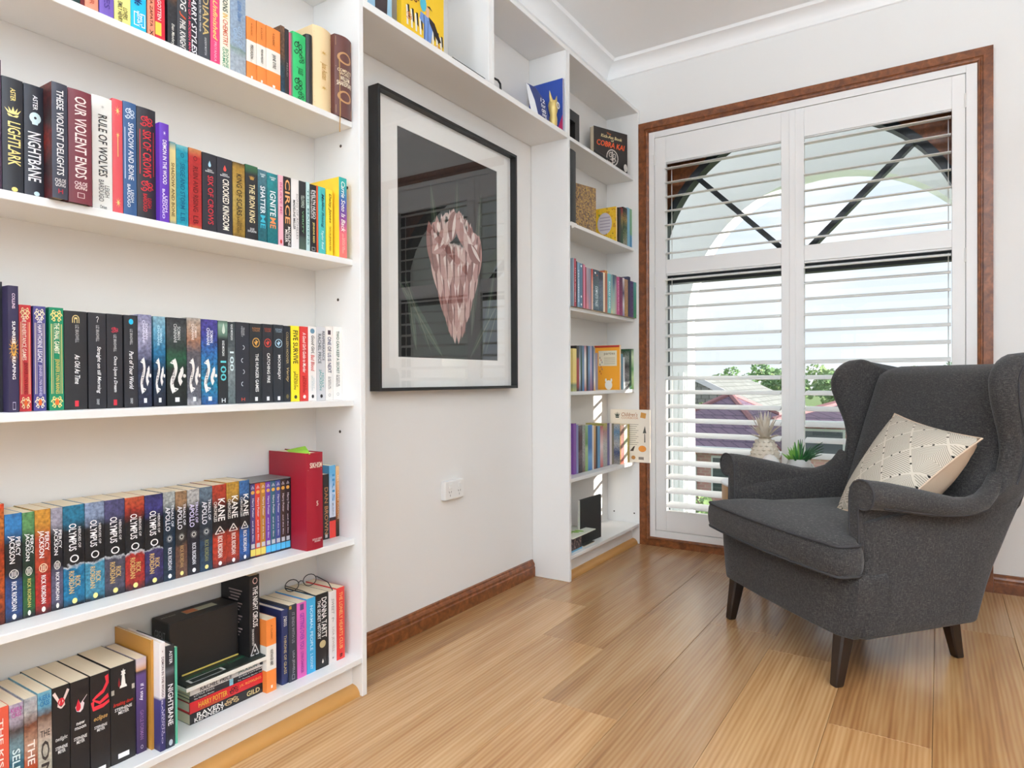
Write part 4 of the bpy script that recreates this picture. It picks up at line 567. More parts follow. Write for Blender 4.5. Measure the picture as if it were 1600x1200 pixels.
('wide bookcase fourth row', -0.091, 0.449, -0.3467, -0.3183, 0.2034, 0.095, 'blue topped paperback with pyramid mark, wide bookcase fourth row', [(0, '#2a2430'), (0.1, '#3a6cb4'), (0.36, '#3a6cb4'), (0.44, '#2a2222'), (0.72, '#2a2424'), (0.86, '#4a7ab4'), (1, '#4a7ab4')], {'n': 0.35, 'T': [('KANE', '#efece8', 0.17, 0.44, 0.62, 0.5, ''), ('CHRONICLES', '#d8d2cc', 0.2, 0.44, 0.18, 0.22, ''), ('RICK RIORDAN', '#f0e4dc', 0.62, 0.88, 0.5, 0.34, '')], 'E': [('tri', '#d8d2cc', 0.55, 0.09, 0.5, 0.75), ('disc', '#f0eeee', 0.95, 0.05, 0.5, 0.25)]}),
('wide bookcase fourth row', -0.03, 0.449, -0.1879, -0.1329, 0.2607, 0.155, 'tall worn crimson dictionary with a green note on top, wide bookcase fourth row', '#8d1426', {'hard': 1, 'bulge': 0.12, 'T': [('SIKHISM', '#e9dcc8', 0.1, 0.155, 0.55, 0.75, 'h'), ('5', '#e9dcc8', 0.5, 0.55, 0.6, 0.12, 'h'), ('EDITED BY GURINDER SINGH MANN', '#e4d4d0', 0.885, 0.925, 0.6, 0.6, 'hb2')], 'E': [('rect', '#b98a86', 0.175, 0.004, 0.5, 0.85)]}),
('wide bookcase fourth row', -0.091, 0.449, -0.0782, -0.0571, 0.1864, 0.095, 'black paperback with brown lettering, wide bookcase fourth row', '#23201e', {'T': [('DAN BROWN', '#a87a52', 0.2, 0.92, 0.5, 0.6, '')], 'E': [('rect', '#b0b0b0', 0.95, 0.05, 0.5, 0.4)]}),
('wide bookcase fourth row', -0.091, 0.449, -0.0551, -0.0316, 0.2094, 0.095, 'tall pale blue and white paperback with red foot, wide bookcase fourth row', [(0, '#d03a30'), (0.23, '#d03a30'), (0.24, '#2c1c20'), (0.28, '#2c1c20'), (0.29, '#cdd2e2'), (0.6, '#c4d4ea'), (0.9, '#5fa4cc'), (1, '#5a9fc8')], {'side': '#4f94c0', 'T': [('IRIS', '#3f86b8', 0.12, 0.5, 0.6, 0.4, ''), ('MURPHY', '#8a90a0', 0.52, 0.7, 0.5, 0.3, '')]}),
('wide bookcase fourth row', -0.091, 0.449, -0.03, -0.0185, 0.2048, 0.095, 'orange brown spine fading to black at its foot, wide bookcase fourth row', [(0, '#2a1f1a'), (0.2, '#3a2418'), (0.3, '#8a4a1c'), (0.6, '#c4762c'), (1, '#d8b98a')], {'T': [('TEN THOUSAND SORROWS', '#f0e4cc', 0.12, 0.75, 0.6, 0.4, '')]}),
('wide bookcase bottom row', -0.045, 0.112, -0.8823, -0.8571, 0.2008, 0.13, 'coral orange paperback cut by the left photo edge, wide bookcase bottom row', '#d0553f', {'T': [('THE KISS', '#f4ded4', 0.1, 0.6, 0.5, 0.3, ''), ('CLASS', '#f4ded4', 0.65, 0.9, 0.5, 0.3, '')]}),
('wide bookcase bottom row', -0.045, 0.112, -0.8562, -0.8338, 0.198, 0.13, 'teal paperback with reclining dark haired woman, wide bookcase bottom row', [(0, '#2f6a80'), (0.45, '#3a7a90'), (0.6, '#8fb0b8'), (0.75, '#5a4a48'), (0.85, '#cfc0cc'), (1, '#d8c4dc')], {'n': 0.3, 'T': [('KIERA CASS', '#b04a90', 0.03, 0.12, 0.5, 0.8, 'hb2'), ('SELECTION', '#d8ecec', 0.42, 0.99, 0.45, 0.55, '')]}),
('wide bookcase bottom row', -0.045, 0.112, -0.8327, -0.8114, 0.2001, 0.13, 'orange paperback with auburn haired woman, wide bookcase bottom row', [(0, '#b84a24'), (0.35, '#d0562c'), (0.55, '#e0b094'), (0.75, '#8a4a2c'), (0.87, '#dcd8d4'), (1, '#d4d8dc')], {'n': 0.3, 'T': [('KIERA CASS', '#a8a0a4', 0.03, 0.12, 0.5, 0.8, 'hb2'), ('THE ELITE', '#f2e4da', 0.4, 0.96, 0.5, 0.55, '')]}),
('wide bookcase bottom row', -0.045, 0.112, -0.8105, -0.7874, 0.2023, 0.13, 'cream and sky blue paperback with woman in white, wide bookcase bottom row', [(0, '#e4dcc4'), (0.45, '#e8dfcc'), (0.6, '#e4c8b4'), (0.78, '#7a5038'), (0.86, '#7cc0dc'), (1, '#8accdf')], {'n': 0.25, 'T': [('KIERA CASS', '#1f6a9c', 0.03, 0.13, 0.5, 0.8, 'hb2'), ('THE', '#3a3230', 0.36, 0.42, 0.5, 0.7, 'h'), ('ONE', '#3a3230', 0.46, 0.97, 0.5, 0.6, '')]}),
('wide bookcase bottom row', -0.045, 0.112, -0.7861, -0.7562, 0.202, 0.141, 'black book with pale hands and red apple, wide bookcase bottom row', '#1c1a1b', {'E': [('hands', '#e0c8c0', 0.13, 0.16, 0.5, 0.85), ('disc', '#c22430', 0.15, 0.075, 0.5, 0.4)], 'T': [('twilight', '#c8c8c8', 0.48, 0.53, 0.5, 0.7, 'hs'), ('STEPHENIE MEYER', '#f0f0f0', 0.57, 0.64, 0.5, 0.7, 'hb2')]}),
('wide bookcase bottom row', -0.045, 0.112, -0.7545, -0.7205, 0.2008, 0.141, 'black book with red and white tulip, wide bookcase bottom row', '#1d1a1b', {'E': [('tulip', '#e8d8dc', 0.24, 0.15, 0.5, 0.75), ('drop', '#c02434', 0.24, 0.12, 0.4, 0.4)], 'T': [('new moon', '#f0f0f0', 0.41, 0.48, 0.5, 0.6, 'hb2'), ('STEPHENIE MEYER', '#f0f0f0', 0.55, 0.62, 0.5, 0.7, 'hb2'), ('atom', '#f0f0f0', 0.975, 0.995, 0.5, 0.3, 'h')]}),
('wide bookcase bottom row', -0.045, 0.112, -0.7183, -0.6811, 0.2003, 0.141, 'black book with curling red ribbon, wide bookcase bottom row', '#1e1b1c', {'E': [('ribbon', '#d0303c', 0.19, 0.3, 0.55, 0.9)], 'T': [('eclipse', '#c89a5c', 0.42, 0.48, 0.5, 0.7, 'hs'), ('STEPHENIE MEYER', '#f0f0f0', 0.52, 0.58, 0.5, 0.65, 'hb2')], 'X': [('rect', '#f0f0f0', 0.965, 0.035, 0.5, 0.5)]}),
('wide bookcase bottom row', -0.045, 0.112, -0.6798, -0.6305, 0.2021, 0.141, 'thick black book with white chess piece, wide bookcase bottom row', '#1d1b1c', {'E': [('chess', '#ece8e2', 0.14, 0.19, 0.5, 0.3), ('drop', '#8a2428', 0.17, 0.1, 0.33, 0.12), ('rect', '#b0a89c', 0.26, 0.05, 0.5, 0.95)], 'T': [('breaking dawn', '#c0352c', 0.37, 0.42, 0.5, 0.8, 'hs'), ('STEPHENIE MEYER', '#f0f0f0', 0.43, 0.5, 0.5, 0.7, 'hb2')], 'X': [('rect', '#f0f0f0', 0.93, 0.05, 0.5, 0.45)]}),
('wide bookcase bottom row', -0.045, 0.112, -0.6279, -0.6069, 0.202, 0.13, 'purple paperback with hazy pink top, wide bookcase bottom row', [(0, '#36284a'), (0.5, '#4a3866'), (0.82, '#5a4478'), (0.86, '#3a2830'), (0.88, '#c09068'), (0.94, '#c4b0b4'), (1, '#b8acb4')], {'T': [('if i stay', '#f0ecf4', 0.27, 0.45, 0.5, 0.45, ''), ('GAYLE FORMAN', '#8a6a94', 0.55, 0.86, 0.5, 0.35, '')], 'E': [('ring', '#c8c0d0', 0.94, 0.04, 0.5, 0.25)]}),
('wide bookcase bottom row', -0.035, 0.112, -0.6019, -0.5964, 0.2362, 0.15, 'tall tan kraft paper folder beside the purple paperback, wide bookcase bottom row', '#b07c34', {}),
('wide bookcase bottom row', -0.012, 0.112, -0.5961, -0.584, 0.2322, 0.15, 'white and indigo hardback with a bent jacket, wide bookcase bottom row', [(0, '#2b2a55'), (0.2, '#34336a'), (0.47, '#3c3a74'), (0.5, '#e9e4e6'), (1, '#f0ecec')], {'hard': 1, 'T': [('DEMON IN THE WOOD', '#5a4048', 0.13, 0.5, 0.5, 0.42, ''), ('LEIGH BARDUGO', '#b8b4d0', 0.53, 0.93, 0.5, 0.55, 'b2')], 'E': [('star', '#8a6a70', 0.08, 0.04, 0.5, 0.3)]}),
('wide bookcase bottom row', -0.012, 0.112, -0.583, -0.564, 0.221, 0.15, 'black hardback beside the white and indigo jacket, wide bookcase bottom row', [(0, '#2f3644'), (0.15, '#23262e'), (0.7, '#24262c'), (0.75, '#5a5c62'), (0.8, '#24262c'), (1, '#24262c')], {'hard': 1, 'T': [('ASTER', '#e8e8ec', 0.05, 0.18, 0.55, 0.35, ''), ('NIGHTBANE', '#f0f0f4', 0.38, 0.78, 0.5, 0.6, '')], 'E': [('disc', '#bcc8d4', 0.95, 0.06, 0.5, 0.45)]}),
('wide bookcase bottom row', -0.015, 0.112, -0.5609, -0.5555, 0.2114, 0.13, 'very thin mint green booklet, wide bookcase bottom row', [(0, '#5fb89a'), (1, '#4fae90')], {}),
('wide bookcase bottom row', -0.045, 0.112, -0.3046, -0.2755, 0.1852, 0.13, 'orange classic paperback with white band, beside stacked books, wide bookcase bottom row', None, {'penguin': 'NORTHANGER ABBEY'}),
('wide bookcase bottom row', -0.05, 0.112, -0.2547, -0.2351, 0.1938, 0.136, 'navy hardback with pale gold lettering, wide bookcase bottom row', '#27305a', {'hard': 1, 'T': [('SARAH J. MAAS', '#dcd8c8', 0.08, 0.22, 0.5, 0.55, 'b2'), ('THRONE OF GLASS', '#b8a878', 0.34, 0.86, 0.5, 0.42, '')]}),
('wide bookcase bottom row', -0.045, 0.112, -0.2348, -0.2108, 0.2023, 0.13, 'dark slate paperback with grey lettering, wide bookcase bottom row', '#33353f', {'T': [('IT ENDS WITH US', '#8a8c96', 0.1, 0.5, 0.5, 0.35, ''), ('LISA JEWELL', '#9a9ca4', 0.6, 0.9, 0.5, 0.35, '')], 'E': [('box', '#b8bcc4', 0.94, 0.06, 0.5, 0.35), ('rect', '#b08a3c', 0.03, 0.04, 0.15, 0.3)]}),
('wide bookcase bottom row', -0.045, 0.112, -0.2094, -0.1787, 0.2, 0.13, 'hot pink paperback with violet lettering, wide bookcase bottom row', '#cf5ea8', {'T': [('GETTING OVER YOU', '#7a3f9c', 0.14, 0.62, 0.5, 0.45, ''), ('LYNN CHANDLER', '#8a3a8c', 0.66, 0.94, 0.5, 0.32, '')], 'E': [('rect', '#5a4470', 0.06, 0.08, 0.5, 0.4)]}),
('wide bookcase bottom row', -0.045, 0.112, -0.1774, -0.1478, 0.2029, 0.13, 'sky blue paperback with faint lettering, wide bookcase bottom row', '#3f9fcc', {'T': [('NORMAL PEOPLE', '#bfe0f0', 0.1, 0.7, 0.5, 0.32, ''), ('S. ROONEY', '#bfe0f0', 0.74, 0.95, 0.5, 0.3, '')]}),
('wide bookcase bottom row', -0.045, 0.112, -0.1458, -0.1024, 0.2052, 0.13, 'black paperback with white lettering and gold coin, wide bookcase bottom row', '#1d1b1c', {'T': [('DONNA TARTT', '#f4f2f0', 0.06, 0.6, 0.62, 0.42, ''), ('THE SECRET HISTORY', '#e8e6e4', 0.08, 0.6, 0.22, 0.24, '')], 'E': [('disc', '#b8a67c', 0.68, 0.1, 0.5, 0.5), ('drop', '#e8e0d8', 0.91, 0.06, 0.5, 0.2)]}),
('wide bookcase bottom row', -0.045, 0.112, -0.1007, -0.0733, 0.201, 0.13, 'white paperback with tiny grey flourishes, wide bookcase bottom row', '#e4dedc', {'T': [('SWEET', '#a09a98', 0.1, 0.32, 0.5, 0.35, 's'), ('LISA JEWELL', '#b8a8a4', 0.5, 0.85, 0.5, 0.35, '')], 'E': [('hook', '#6a6664', 0.4, 0.06, 0.5, 0.4), ('star', '#6a6664', 0.93, 0.05, 0.5, 0.4)]}),
('wide bookcase bottom row', -0.045, 0.112, -0.0717, -0.0428, 0.204, 0.13, 'red paperback with gold lettering, wide bookcase bottom row', '#cd3530', {'T': [('THE LONELY HEARTS CLUB', '#e4a868', 0.06, 0.85, 0.5, 0.42, ''), ('B', '#3a1418', 0.92, 0.97, 0.5, 0.3, '')]}),
('narrow bookcase first book row', -0.038, 1.624, 1.875, 1.9077, 0.1862, 0.13, 'black glossy book, narrow bookcase first book row', '#23211f', {'bb': 1}),
('narrow bookcase first book row', -0.038, 1.624, 1.9083, 1.9374, 0.1934, 0.13, 'dark red book with green patches, narrow bookcase first book row', [(0, '#2f6a4c'), (0.4, '#3a5a40'), (0.7, '#b8a05c'), (0.9, '#b02a2c'), (1, '#a82028')], {'n': 0.4}),
('narrow bookcase first book row', -0.038, 1.624, 1.9397, 1.9935, 0.2036, 0.13, 'black and red picture book with a bright streak, narrow bookcase first book row', [(0, '#c9c4b0'), (0.3, '#8a9a6a'), (0.5, '#2f6a4c'), (0.7, '#c8a24c'), (0.9, '#2a2a26'), (1, '#1f2220')], {'n': 0.6}),
('narrow bookcase first book row', -0.038, 1.624, 1.9967, 2.0288, 0.2125, 0.13, 'pale blue book, narrow bookcase first book row', '#7fb4cc', {}),
('narrow bookcase first book row', -0.038, 1.624, 2.0312, 2.0595, 0.2129, 0.13, 'sage green book with blue foot, narrow bookcase first book row', [(0, '#3a7ab0'), (0.3, '#4a86a8'), (0.35, '#6a9a74'), (1, '#7aa880')], {}),
('narrow bookcase first book row', -0.038, 1.624, 2.0689, 2.0701, 0.2139, 0.13, 'dark violet blue book, narrow bookcase first book row', [(0, '#2f6a54'), (0.4, '#4a5a80'), (1, '#4a3f5c')], {}),
('narrow bookcase second book row', -0.01, 1.237, 1.3036, 1.3155, 0.2175, 0.13, 'steel blue thin book, narrow bookcase second book row', '#8a9aa6', {}),
('narrow bookcase second book row', -0.01, 1.237, 1.3174, 1.3363, 0.2182, 0.13, 'crimson book with pale lettering, narrow bookcase second book row', '#a83a48', {'T': [('LITTLE WOMEN', '#e0c4c4', 0.2, 0.9, 0.5, 0.4, '')]}),
('narrow bookcase second book row', -0.01, 1.237, 1.3382, 1.3472, 0.2082, 0.13, 'very dark thin book, narrow bookcase second book row', '#2b2530', {}),
('narrow bookcase second book row', -0.01, 1.237, 1.349, 1.369, 0.2054, 0.13, 'light steel blue book with white lettering, narrow bookcase second book row', '#7d9cb4', {'T': [('TELGEMEIER', '#e8eef0', 0.15, 0.9, 0.5, 0.45, '')]}),
('narrow bookcase second book row', -0.01, 1.237, 1.3702, 1.4016, 0.204, 0.13, 'slate blue book with white spots, narrow bookcase second book row', '#54738a', {'E': [('disc', '#e8eef0', 0.06, 0.05, 0.5, 0.4), ('disc', '#e8eef0', 0.75, 0.05, 0.5, 0.35), ('disc', '#e8eef0', 0.93, 0.05, 0.5, 0.35)]}),
('narrow bookcase second book row', -0.01, 1.237, 1.4028, 1.4088, 0.2058, 0.13, 'thin dark red book left of the rose book, narrow bookcase second book row', '#8a2436', {}),
('narrow bookcase second book row', -0.01, 1.237, 1.4097, 1.4281, 0.2038, 0.13, 'rose pink book, narrow bookcase second book row', '#cf7f94', {}),
('narrow bookcase second book row', -0.01, 1.237, 1.4293, 1.4401, 0.1946, 0.13, 'deep red book, narrow bookcase second book row', '#94202f', {}),
('narrow bookcase second book row', -0.01, 1.237, 1.441, 1.4637, 0.1933, 0.13, 'dusty pink and grey book, narrow bookcase second book row', [(0, '#d0848c'), (0.5, '#9c8a94'), (1, '#a89aa2')], {}),
('narrow bookcase second book row', -0.01, 1.237, 1.4647, 1.4884, 0.1936, 0.13, 'mauve grey book, narrow bookcase second book row', [(0, '#a08a9c'), (1, '#8a8a94')], {}),
('narrow bookcase second book row', -0.01, 1.237, 1.4897, 1.4953, 0.194, 0.13, 'thin maroon book, narrow bookcase second book row', '#7a2430', {}),
('narrow bookcase second book row', -0.01, 1.237, 1.4966, 1.5113, 0.1949, 0.13, 'coral orange book with cream foot, narrow bookcase second book row', [(0, '#e4cab8'), (0.6, '#e0a48c'), (0.9, '#c04a3c'), (1, '#b83c34')], {}),
('narrow bookcase second book row', -0.01, 1.237, 1.5139, 1.5794, 0.1958, 0.13, 'thick slate teal book with white lettering and figures, narrow bookcase second book row', [(0, '#4a6878'), (0.1, '#7d96a0'), (0.5, '#7d9aa0'), (0.75, '#5c6f78'), (1, '#46586c')], {'n': 0.5, 'T': [('COMPLETE TALES', '#e8eef0', 0.4, 0.9, 0.5, 0.4, '')], 'E': [('disc', '#e8e4e0', 0.08, 0.05, 0.3, 0.25), ('disc', '#b8543c', 0.13, 0.04, 0.6, 0.2)]}),
('narrow bookcase second book row', -0.01, 1.237, 1.5814, 1.6255, 0.1926, 0.13, 'grey blue book with dark figure at top, narrow bookcase second book row', [(0, '#5f7080'), (0.5, '#8c9cb0'), (0.75, '#7a7f94'), (0.85, '#4a4a5c'), (1, '#5c6078')], {'n': 0.4}),
('narrow bookcase second book row', -0.01, 1.237, 1.6268, 1.6463, 0.1955, 0.13, 'cream book, narrow bookcase second book row', '#e6d6bc', {}),
('narrow bookcase second book row', -0.01, 1.237, 1.6476, 1.6749, 0.2078, 0.13, 'rust brown book with a yellow tab, narrow bookcase second book row', '#a0583c', {'E': [('rect', '#f0c020', 0.03, 0.07, 0.5, 0.98)]}),
('narrow bookcase second book row', -0.01, 1.237, 1.6763, 1.7163, 0.1973, 0.13, 'turquoise book with white lettering, narrow bookcase second book row', '#6cb4b8', {'T': [('ROALD DAHL', '#f0f4f4', 0.2, 0.9, 0.5, 0.4, '')]}),
('narrow bookcase second book row', -0.01, 1.237, 1.7177, 1.7389, 0.1964, 0.13, 'grey teal book with cream foot, narrow bookcase second book row', [(0, '#d8c88c'), (0.15, '#a8b4a8'), (1, '#7a9a9c')], {}),
('narrow bookcase second book row', -0.01, 1.237, 1.7403, 1.7642, 0.1993, 0.13, 'sea green book with navy top, narrow bookcase second book row', [(0, '#b0c4a8'), (0.5, '#8cb0ac'), (0.8, '#3f5f78'), (1, '#34566c')], {}),
('narrow bookcase second book row', -0.01, 1.237, 1.7656, 1.7865, 0.1993, 0.13, 'charcoal and beige book, narrow bookcase second book row', [(0, '#b8a8a0'), (0.7, '#a0989a'), (1, '#4a4c54')], {}),
('narrow bookcase second book row', -0.01, 1.237, 1.7879, 1.823, 0.1957, 0.13, 'magenta pink book, narrow bookcase second book row', '#b8487c', {'T': [('JACQUELINE', '#e8b4cc', 0.1, 0.9, 0.5, 0.4, '')]}),
('narrow bookcase second book row', -0.01, 1.237, 1.8244, 1.8634, 0.1987, 0.13, 'dark magenta book with violet spots, narrow bookcase second book row', [(0, '#b02f74'), (0.5, '#9c2f6a'), (1, '#6a2a5c')], {'n': 0.4}),
('narrow bookcase second book row', -0.01, 1.237, 1.8656, 1.8885, 0.1989, 0.13, 'white and navy book, narrow bookcase second book row', [(0, '#8a84b0'), (0.3, '#e4e0e8'), (0.6, '#3a3458'), (1, '#e4dce0')], {}),
('narrow bookcase second book row', -0.01, 1.237, 1.8908, 1.9346, 0.1954, 0.13, 'apricot orange book, narrow bookcase second book row', [(0, '#d8a46c'), (0.1, '#e8b464'), (0.6, '#d4a47c'), (1, '#e0b48c')], {'n': 0.3}),
('narrow bookcase second book row', -0.01, 1.237, 1.9369, 1.9676, 0.2148, 0.13, 'tall midnight blue book, narrow bookcase second book row', '#2f3450', {}),
('narrow bookcase second book row', -0.01, 1.237, 1.9699, 2.01, 0.195, 0.13, 'plum book with black diamonds, narrow bookcase second book row', '#54406c', {'E': [('star', '#1c1824', 0.06, 0.06, 0.5, 0.5), ('star', '#1c1824', 0.18, 0.06, 0.5, 0.5), ('star', '#1c1824', 0.3, 0.06, 0.5, 0.5), ('star', '#1c1824', 0.42, 0.06, 0.5, 0.5), ('star', '#1c1824', 0.54, 0.06, 0.5, 0.5), ('star', '#1c1824', 0.66, 0.06, 0.5, 0.5), ('star', '#1c1824', 0.78, 0.06, 0.5, 0.5), ('star', '#1c1824', 0.9, 0.06, 0.5, 0.5)]}),
('narrow bookcase second book row', -0.01, 1.237, 2.0124, 2.0506, 0.195, 0.13, 'sea green book beside the plum diamonds, narrow bookcase second book row', [(0, '#4a9a64'), (0.3, '#2f8a68'), (1, '#5fa8a0')], {}),
('narrow bookcase second book row', -0.01, 1.237, 2.0549, 2.0595, 0.1984, 0.13, 'white book with black figures, narrow bookcase second book row', '#e4dcd8', {'E': [('disc', '#2c2a2a', 0.1, 0.06, 0.5, 0.4), ('disc', '#2c2a2a', 0.93, 0.06, 0.5, 0.4)]}),
('narrow bookcase second book row', -0.01, 1.237, 2.0815, 2.0827, 0.2122, 0.13, 'white book with small black marks, last of its row, narrow bookcase second book row', '#ece6e2', {'E': [('rect', '#2c2a2a', 0.5, 0.7, 0.7, 0.15)]}),
('narrow bookcase third book row', -0.03, 0.849, 1.3399, 1.3757, 0.1976, 0.13, 'pale yellow book with olive foot, narrow bookcase third book row', [(0, '#a8a86a'), (0.15, '#7a8a6c'), (0.22, '#e0c878'), (1, '#e4cf84')], {}),
('narrow bookcase third book row', -0.03, 0.849, 1.3769, 1.4023, 0.2123, 0.13, 'black and brick red book, narrow bookcase third book row', [(0, '#2b2826'), (0.12, '#8a3030'), (0.7, '#963838'), (0.75, '#3a302a'), (1, '#33302e')], {}),
('narrow bookcase third book row', -0.03, 0.849, 1.4042, 1.4167, 0.2134, 0.13, 'thin white backed navy book, narrow bookcase third book row', [(0, '#4a5f84'), (0.3, '#c8ccd4'), (1, '#4a5468')], {}),
('narrow bookcase third book row', -0.03, 0.849, 1.4187, 1.4326, 0.214, 0.13, 'black and green book, narrow bookcase third book row', [(0, '#23262c'), (0.6, '#2f5a3c'), (1, '#3f5a60')], {}),
('narrow bookcase third book row', -0.03, 0.849, 1.4346, 1.4554, 0.2141, 0.13, 'steel blue book in the slim cluster, narrow bookcase third book row', [(0, '#3a6a9c'), (0.4, '#7a94b4'), (1, '#54708c')], {}),
('narrow bookcase third book row', -0.03, 0.849, 1.4573, 1.477, 0.2147, 0.13, 'white and rose book, narrow bookcase third book row', [(0, '#a04a4c'), (0.3, '#e0d4cc'), (0.7, '#e8e4de'), (1, '#b06a78')], {}),
('narrow bookcase third book row', -0.03, 0.849, 1.479, 1.4962, 0.2153, 0.13, 'jet black slim book, narrow bookcase third book row', '#23232a', {}),
('narrow bookcase third book row', -0.03, 0.849, 1.4982, 1.517, 0.2157, 0.13, 'blue and white slim book, narrow bookcase third book row', [(0, '#4a4a74'), (0.5, '#7a9cbc'), (1, '#5a7a9c')], {}),
('narrow bookcase third book row', -0.03, 0.849, 1.5189, 1.5365, 0.2163, 0.13, 'pale mauve slim book, narrow bookcase third book row', [(0, '#7a4a70'), (0.5, '#c0a8c0'), (1, '#a89aae')], {}),
('narrow bookcase third book row', -0.03, 0.849, 1.5385, 1.5577, 0.217, 0.13, 'navy slim book, narrow bookcase third book row', [(0, '#5a3a54'), (0.4, '#4a5c80'), (1, '#3f5474')], {}),
('narrow bookcase third book row', -0.03, 0.849, 1.5597, 1.5748, 0.2104, 0.13, 'white slim book with orange foot, narrow bookcase third book row', [(0, '#d8a04a'), (0.25, '#e8e4da'), (1, '#8a7a70')], {}),
('narrow bookcase third book row', -0.03, 0.849, 1.8818, 1.9097, 0.189, 0.13, 'teal blue thin book, narrow bookcase third book row', [(0, '#54849c'), (1, '#4a8aa4')], {}),
('narrow bookcase third book row', -0.03, 0.849, 1.912, 1.9353, 0.1729, 0.13, 'thin white book beside teal one, narrow bookcase third book row', '#e0e4e6', {}),
('narrow bookcase third book row', -0.03, 0.849, 1.9376, 1.9979, 0.2078, 0.13, 'black and white photo spine, narrow bookcase third book row', [(0, '#e4e4e0'), (0.12, '#4a4a48'), (0.4, '#b8b4b4'), (0.6, '#3a3032'), (0.8, '#c8d0c8'), (1, '#2f5c40')], {'n': 0.5}),
('narrow bookcase third book row', -0.03, 0.849, 2.0002, 2.0263, 0.2197, 0.13, 'dark forest green book, narrow bookcase third book row', '#1f4a30', {}),
('narrow bookcase third book row', -0.03, 0.849, 2.0287, 2.0587, 0.2207, 0.13, 'lime striped green book, narrow bookcase third book row', [(0, '#7aa45c'), (0.3, '#c4dca0'), (0.5, '#5a9450'), (0.8, '#d8e8c0'), (1, '#4a7a4c')], {}),
('narrow bookcase third book row', -0.03, 0.849, 2.0611, 2.0623, 0.2219, 0.13, 'deep green book with white lettering, narrow bookcase third book row', '#24523a', {'T': [('NATIONAL PARKS', '#c8d4c8', 0.15, 0.8, 0.5, 0.3, '')]}),
('narrow bookcase fourth book row', -0.085, 0.449, 1.4457, 1.4756, 0.2441, 0.101, 'violet purple tall book, narrow bookcase fourth book row', '#7c4c9c', {}),
('narrow bookcase fourth book row', -0.085, 0.449, 1.4775, 1.4984, 0.2361, 0.101, 'grey blue speckled book, narrow bookcase fourth book row', '#7a80a8', {'n': 0.3}),
('narrow bookcase fourth book row', -0.085, 0.449, 1.5004, 1.5409, 0.2316, 0.101, 'maroon photo book, narrow bookcase fourth book row', [(0, '#33262c'), (0.4, '#8a6a74'), (0.5, '#4a2630'), (0.8, '#5a1c28'), (1, '#8a8084')], {'n': 0.4}),
('narrow bookcase fourth book row', -0.085, 0.449, 1.5428, 1.5715, 0.229, 0.101, 'silver grey patterned book, narrow bookcase fourth book row', [(0, '#8a6a60'), (0.3, '#c8c0bc'), (1, '#b8beb4')], {'n': 0.3}),
('narrow bookcase fourth book row', -0.085, 0.449, 1.5735, 1.6027, 0.2272, 0.101, 'leaf green book, narrow bookcase fourth book row', [(0, '#7aa05c'), (0.5, '#a8c08a'), (0.6, '#5f8a4c'), (1, '#8aa87c')], {}),
('narrow bookcase fourth book row', -0.085, 0.449, 1.6047, 1.6504, 0.2269, 0.101, 'royal blue book, narrow bookcase fourth book row', [(0, '#3f70ac'), (0.3, '#6a9ccc'), (0.5, '#3a6aa8'), (1, '#3f74b0')], {}),
('narrow bookcase fourth book row', -0.085, 0.449, 1.6524, 1.6695, 0.2224, 0.101, 'white thin book beside the royal blue, narrow bookcase fourth book row', '#d8d4cc', {}),
('narrow bookcase fourth book row', -0.085, 0.449, 1.6716, 1.6903, 0.2196, 0.101, 'tan orange book, narrow bookcase fourth book row', [(0, '#8a4a34'), (0.5, '#c08a54'), (1, '#d0a468')], {}),
('narrow bookcase fourth book row', -0.085, 0.449, 1.6924, 1.7113, 0.2167, 0.101, 'black and navy book, narrow bookcase fourth book row', '#2a2f3c', {}),
('narrow bookcase fourth book row', -0.085, 0.449, 1.7134, 1.7432, 0.2154, 0.101, 'denim blue book, narrow bookcase fourth book row', '#5a8aac', {}),
('narrow bookcase fourth book row', -0.085, 0.449, 1.7453, 1.7787, 0.2134, 0.101, 'rosy red book, narrow bookcase fourth book row', [(0, '#b85a5c'), (0.5, '#e0c8c4'), (1, '#a84a4c')], {}),
('narrow bookcase fourth book row', -0.085, 0.449, 1.7809, 1.8292, 0.2246, 0.101, 'white book with green and red spots, narrow bookcase fourth book row', [(0, '#c8c8c0'), (0.5, '#ece8e0'), (0.8, '#d8a49c'), (1, '#d8d46c')], {'n': 0.2}),
('narrow bookcase fourth book row', -0.085, 0.449, 1.833, 1.8598, 0.2232, 0.101, 'lilac grey book, narrow bookcase fourth book row', '#6a6288', {}),
('narrow bookcase fourth book row', -0.085, 0.449, 1.862, 1.8875, 0.2216, 0.101, 'cream white thin book, narrow bookcase fourth book row', '#e4d8d8', {}),
('narrow bookcase fourth book row', -0.085, 0.449, 1.8898, 1.914, 0.2183, 0.101, 'olive brown book, narrow bookcase fourth book row', '#8a806c', {}),
('narrow bookcase fourth book row', -0.05, 0.449, 1.9143, 1.9155, 0.2156, 0.13, 'white and blue picture book, narrow bookcase fourth book row', [(0, '#d0c4b8'), (0.3, '#5a6a94'), (0.5, '#eceae6'), (0.8, '#8ab4d4'), (1, '#ece8e0')], {'n': 0.4}),
('narrow bookcase fourth book row', -0.05, 0.449, 1.9158, 1.9254, 0.2087, 0.13, 'mustard brown book, narrow bookcase fourth book row', [(0, '#c8a04c'), (0.6, '#b89048'), (1, '#8a6a44')], {}),
('narrow bookcase fourth book row', -0.05, 0.449, 1.9277, 1.9681, 0.2069, 0.13, 'dusty rose and brown book, narrow bookcase fourth book row', [(0, '#d0705c'), (0.3, '#c48a84'), (1, '#8a6a5c')], {'n': 0.3}),
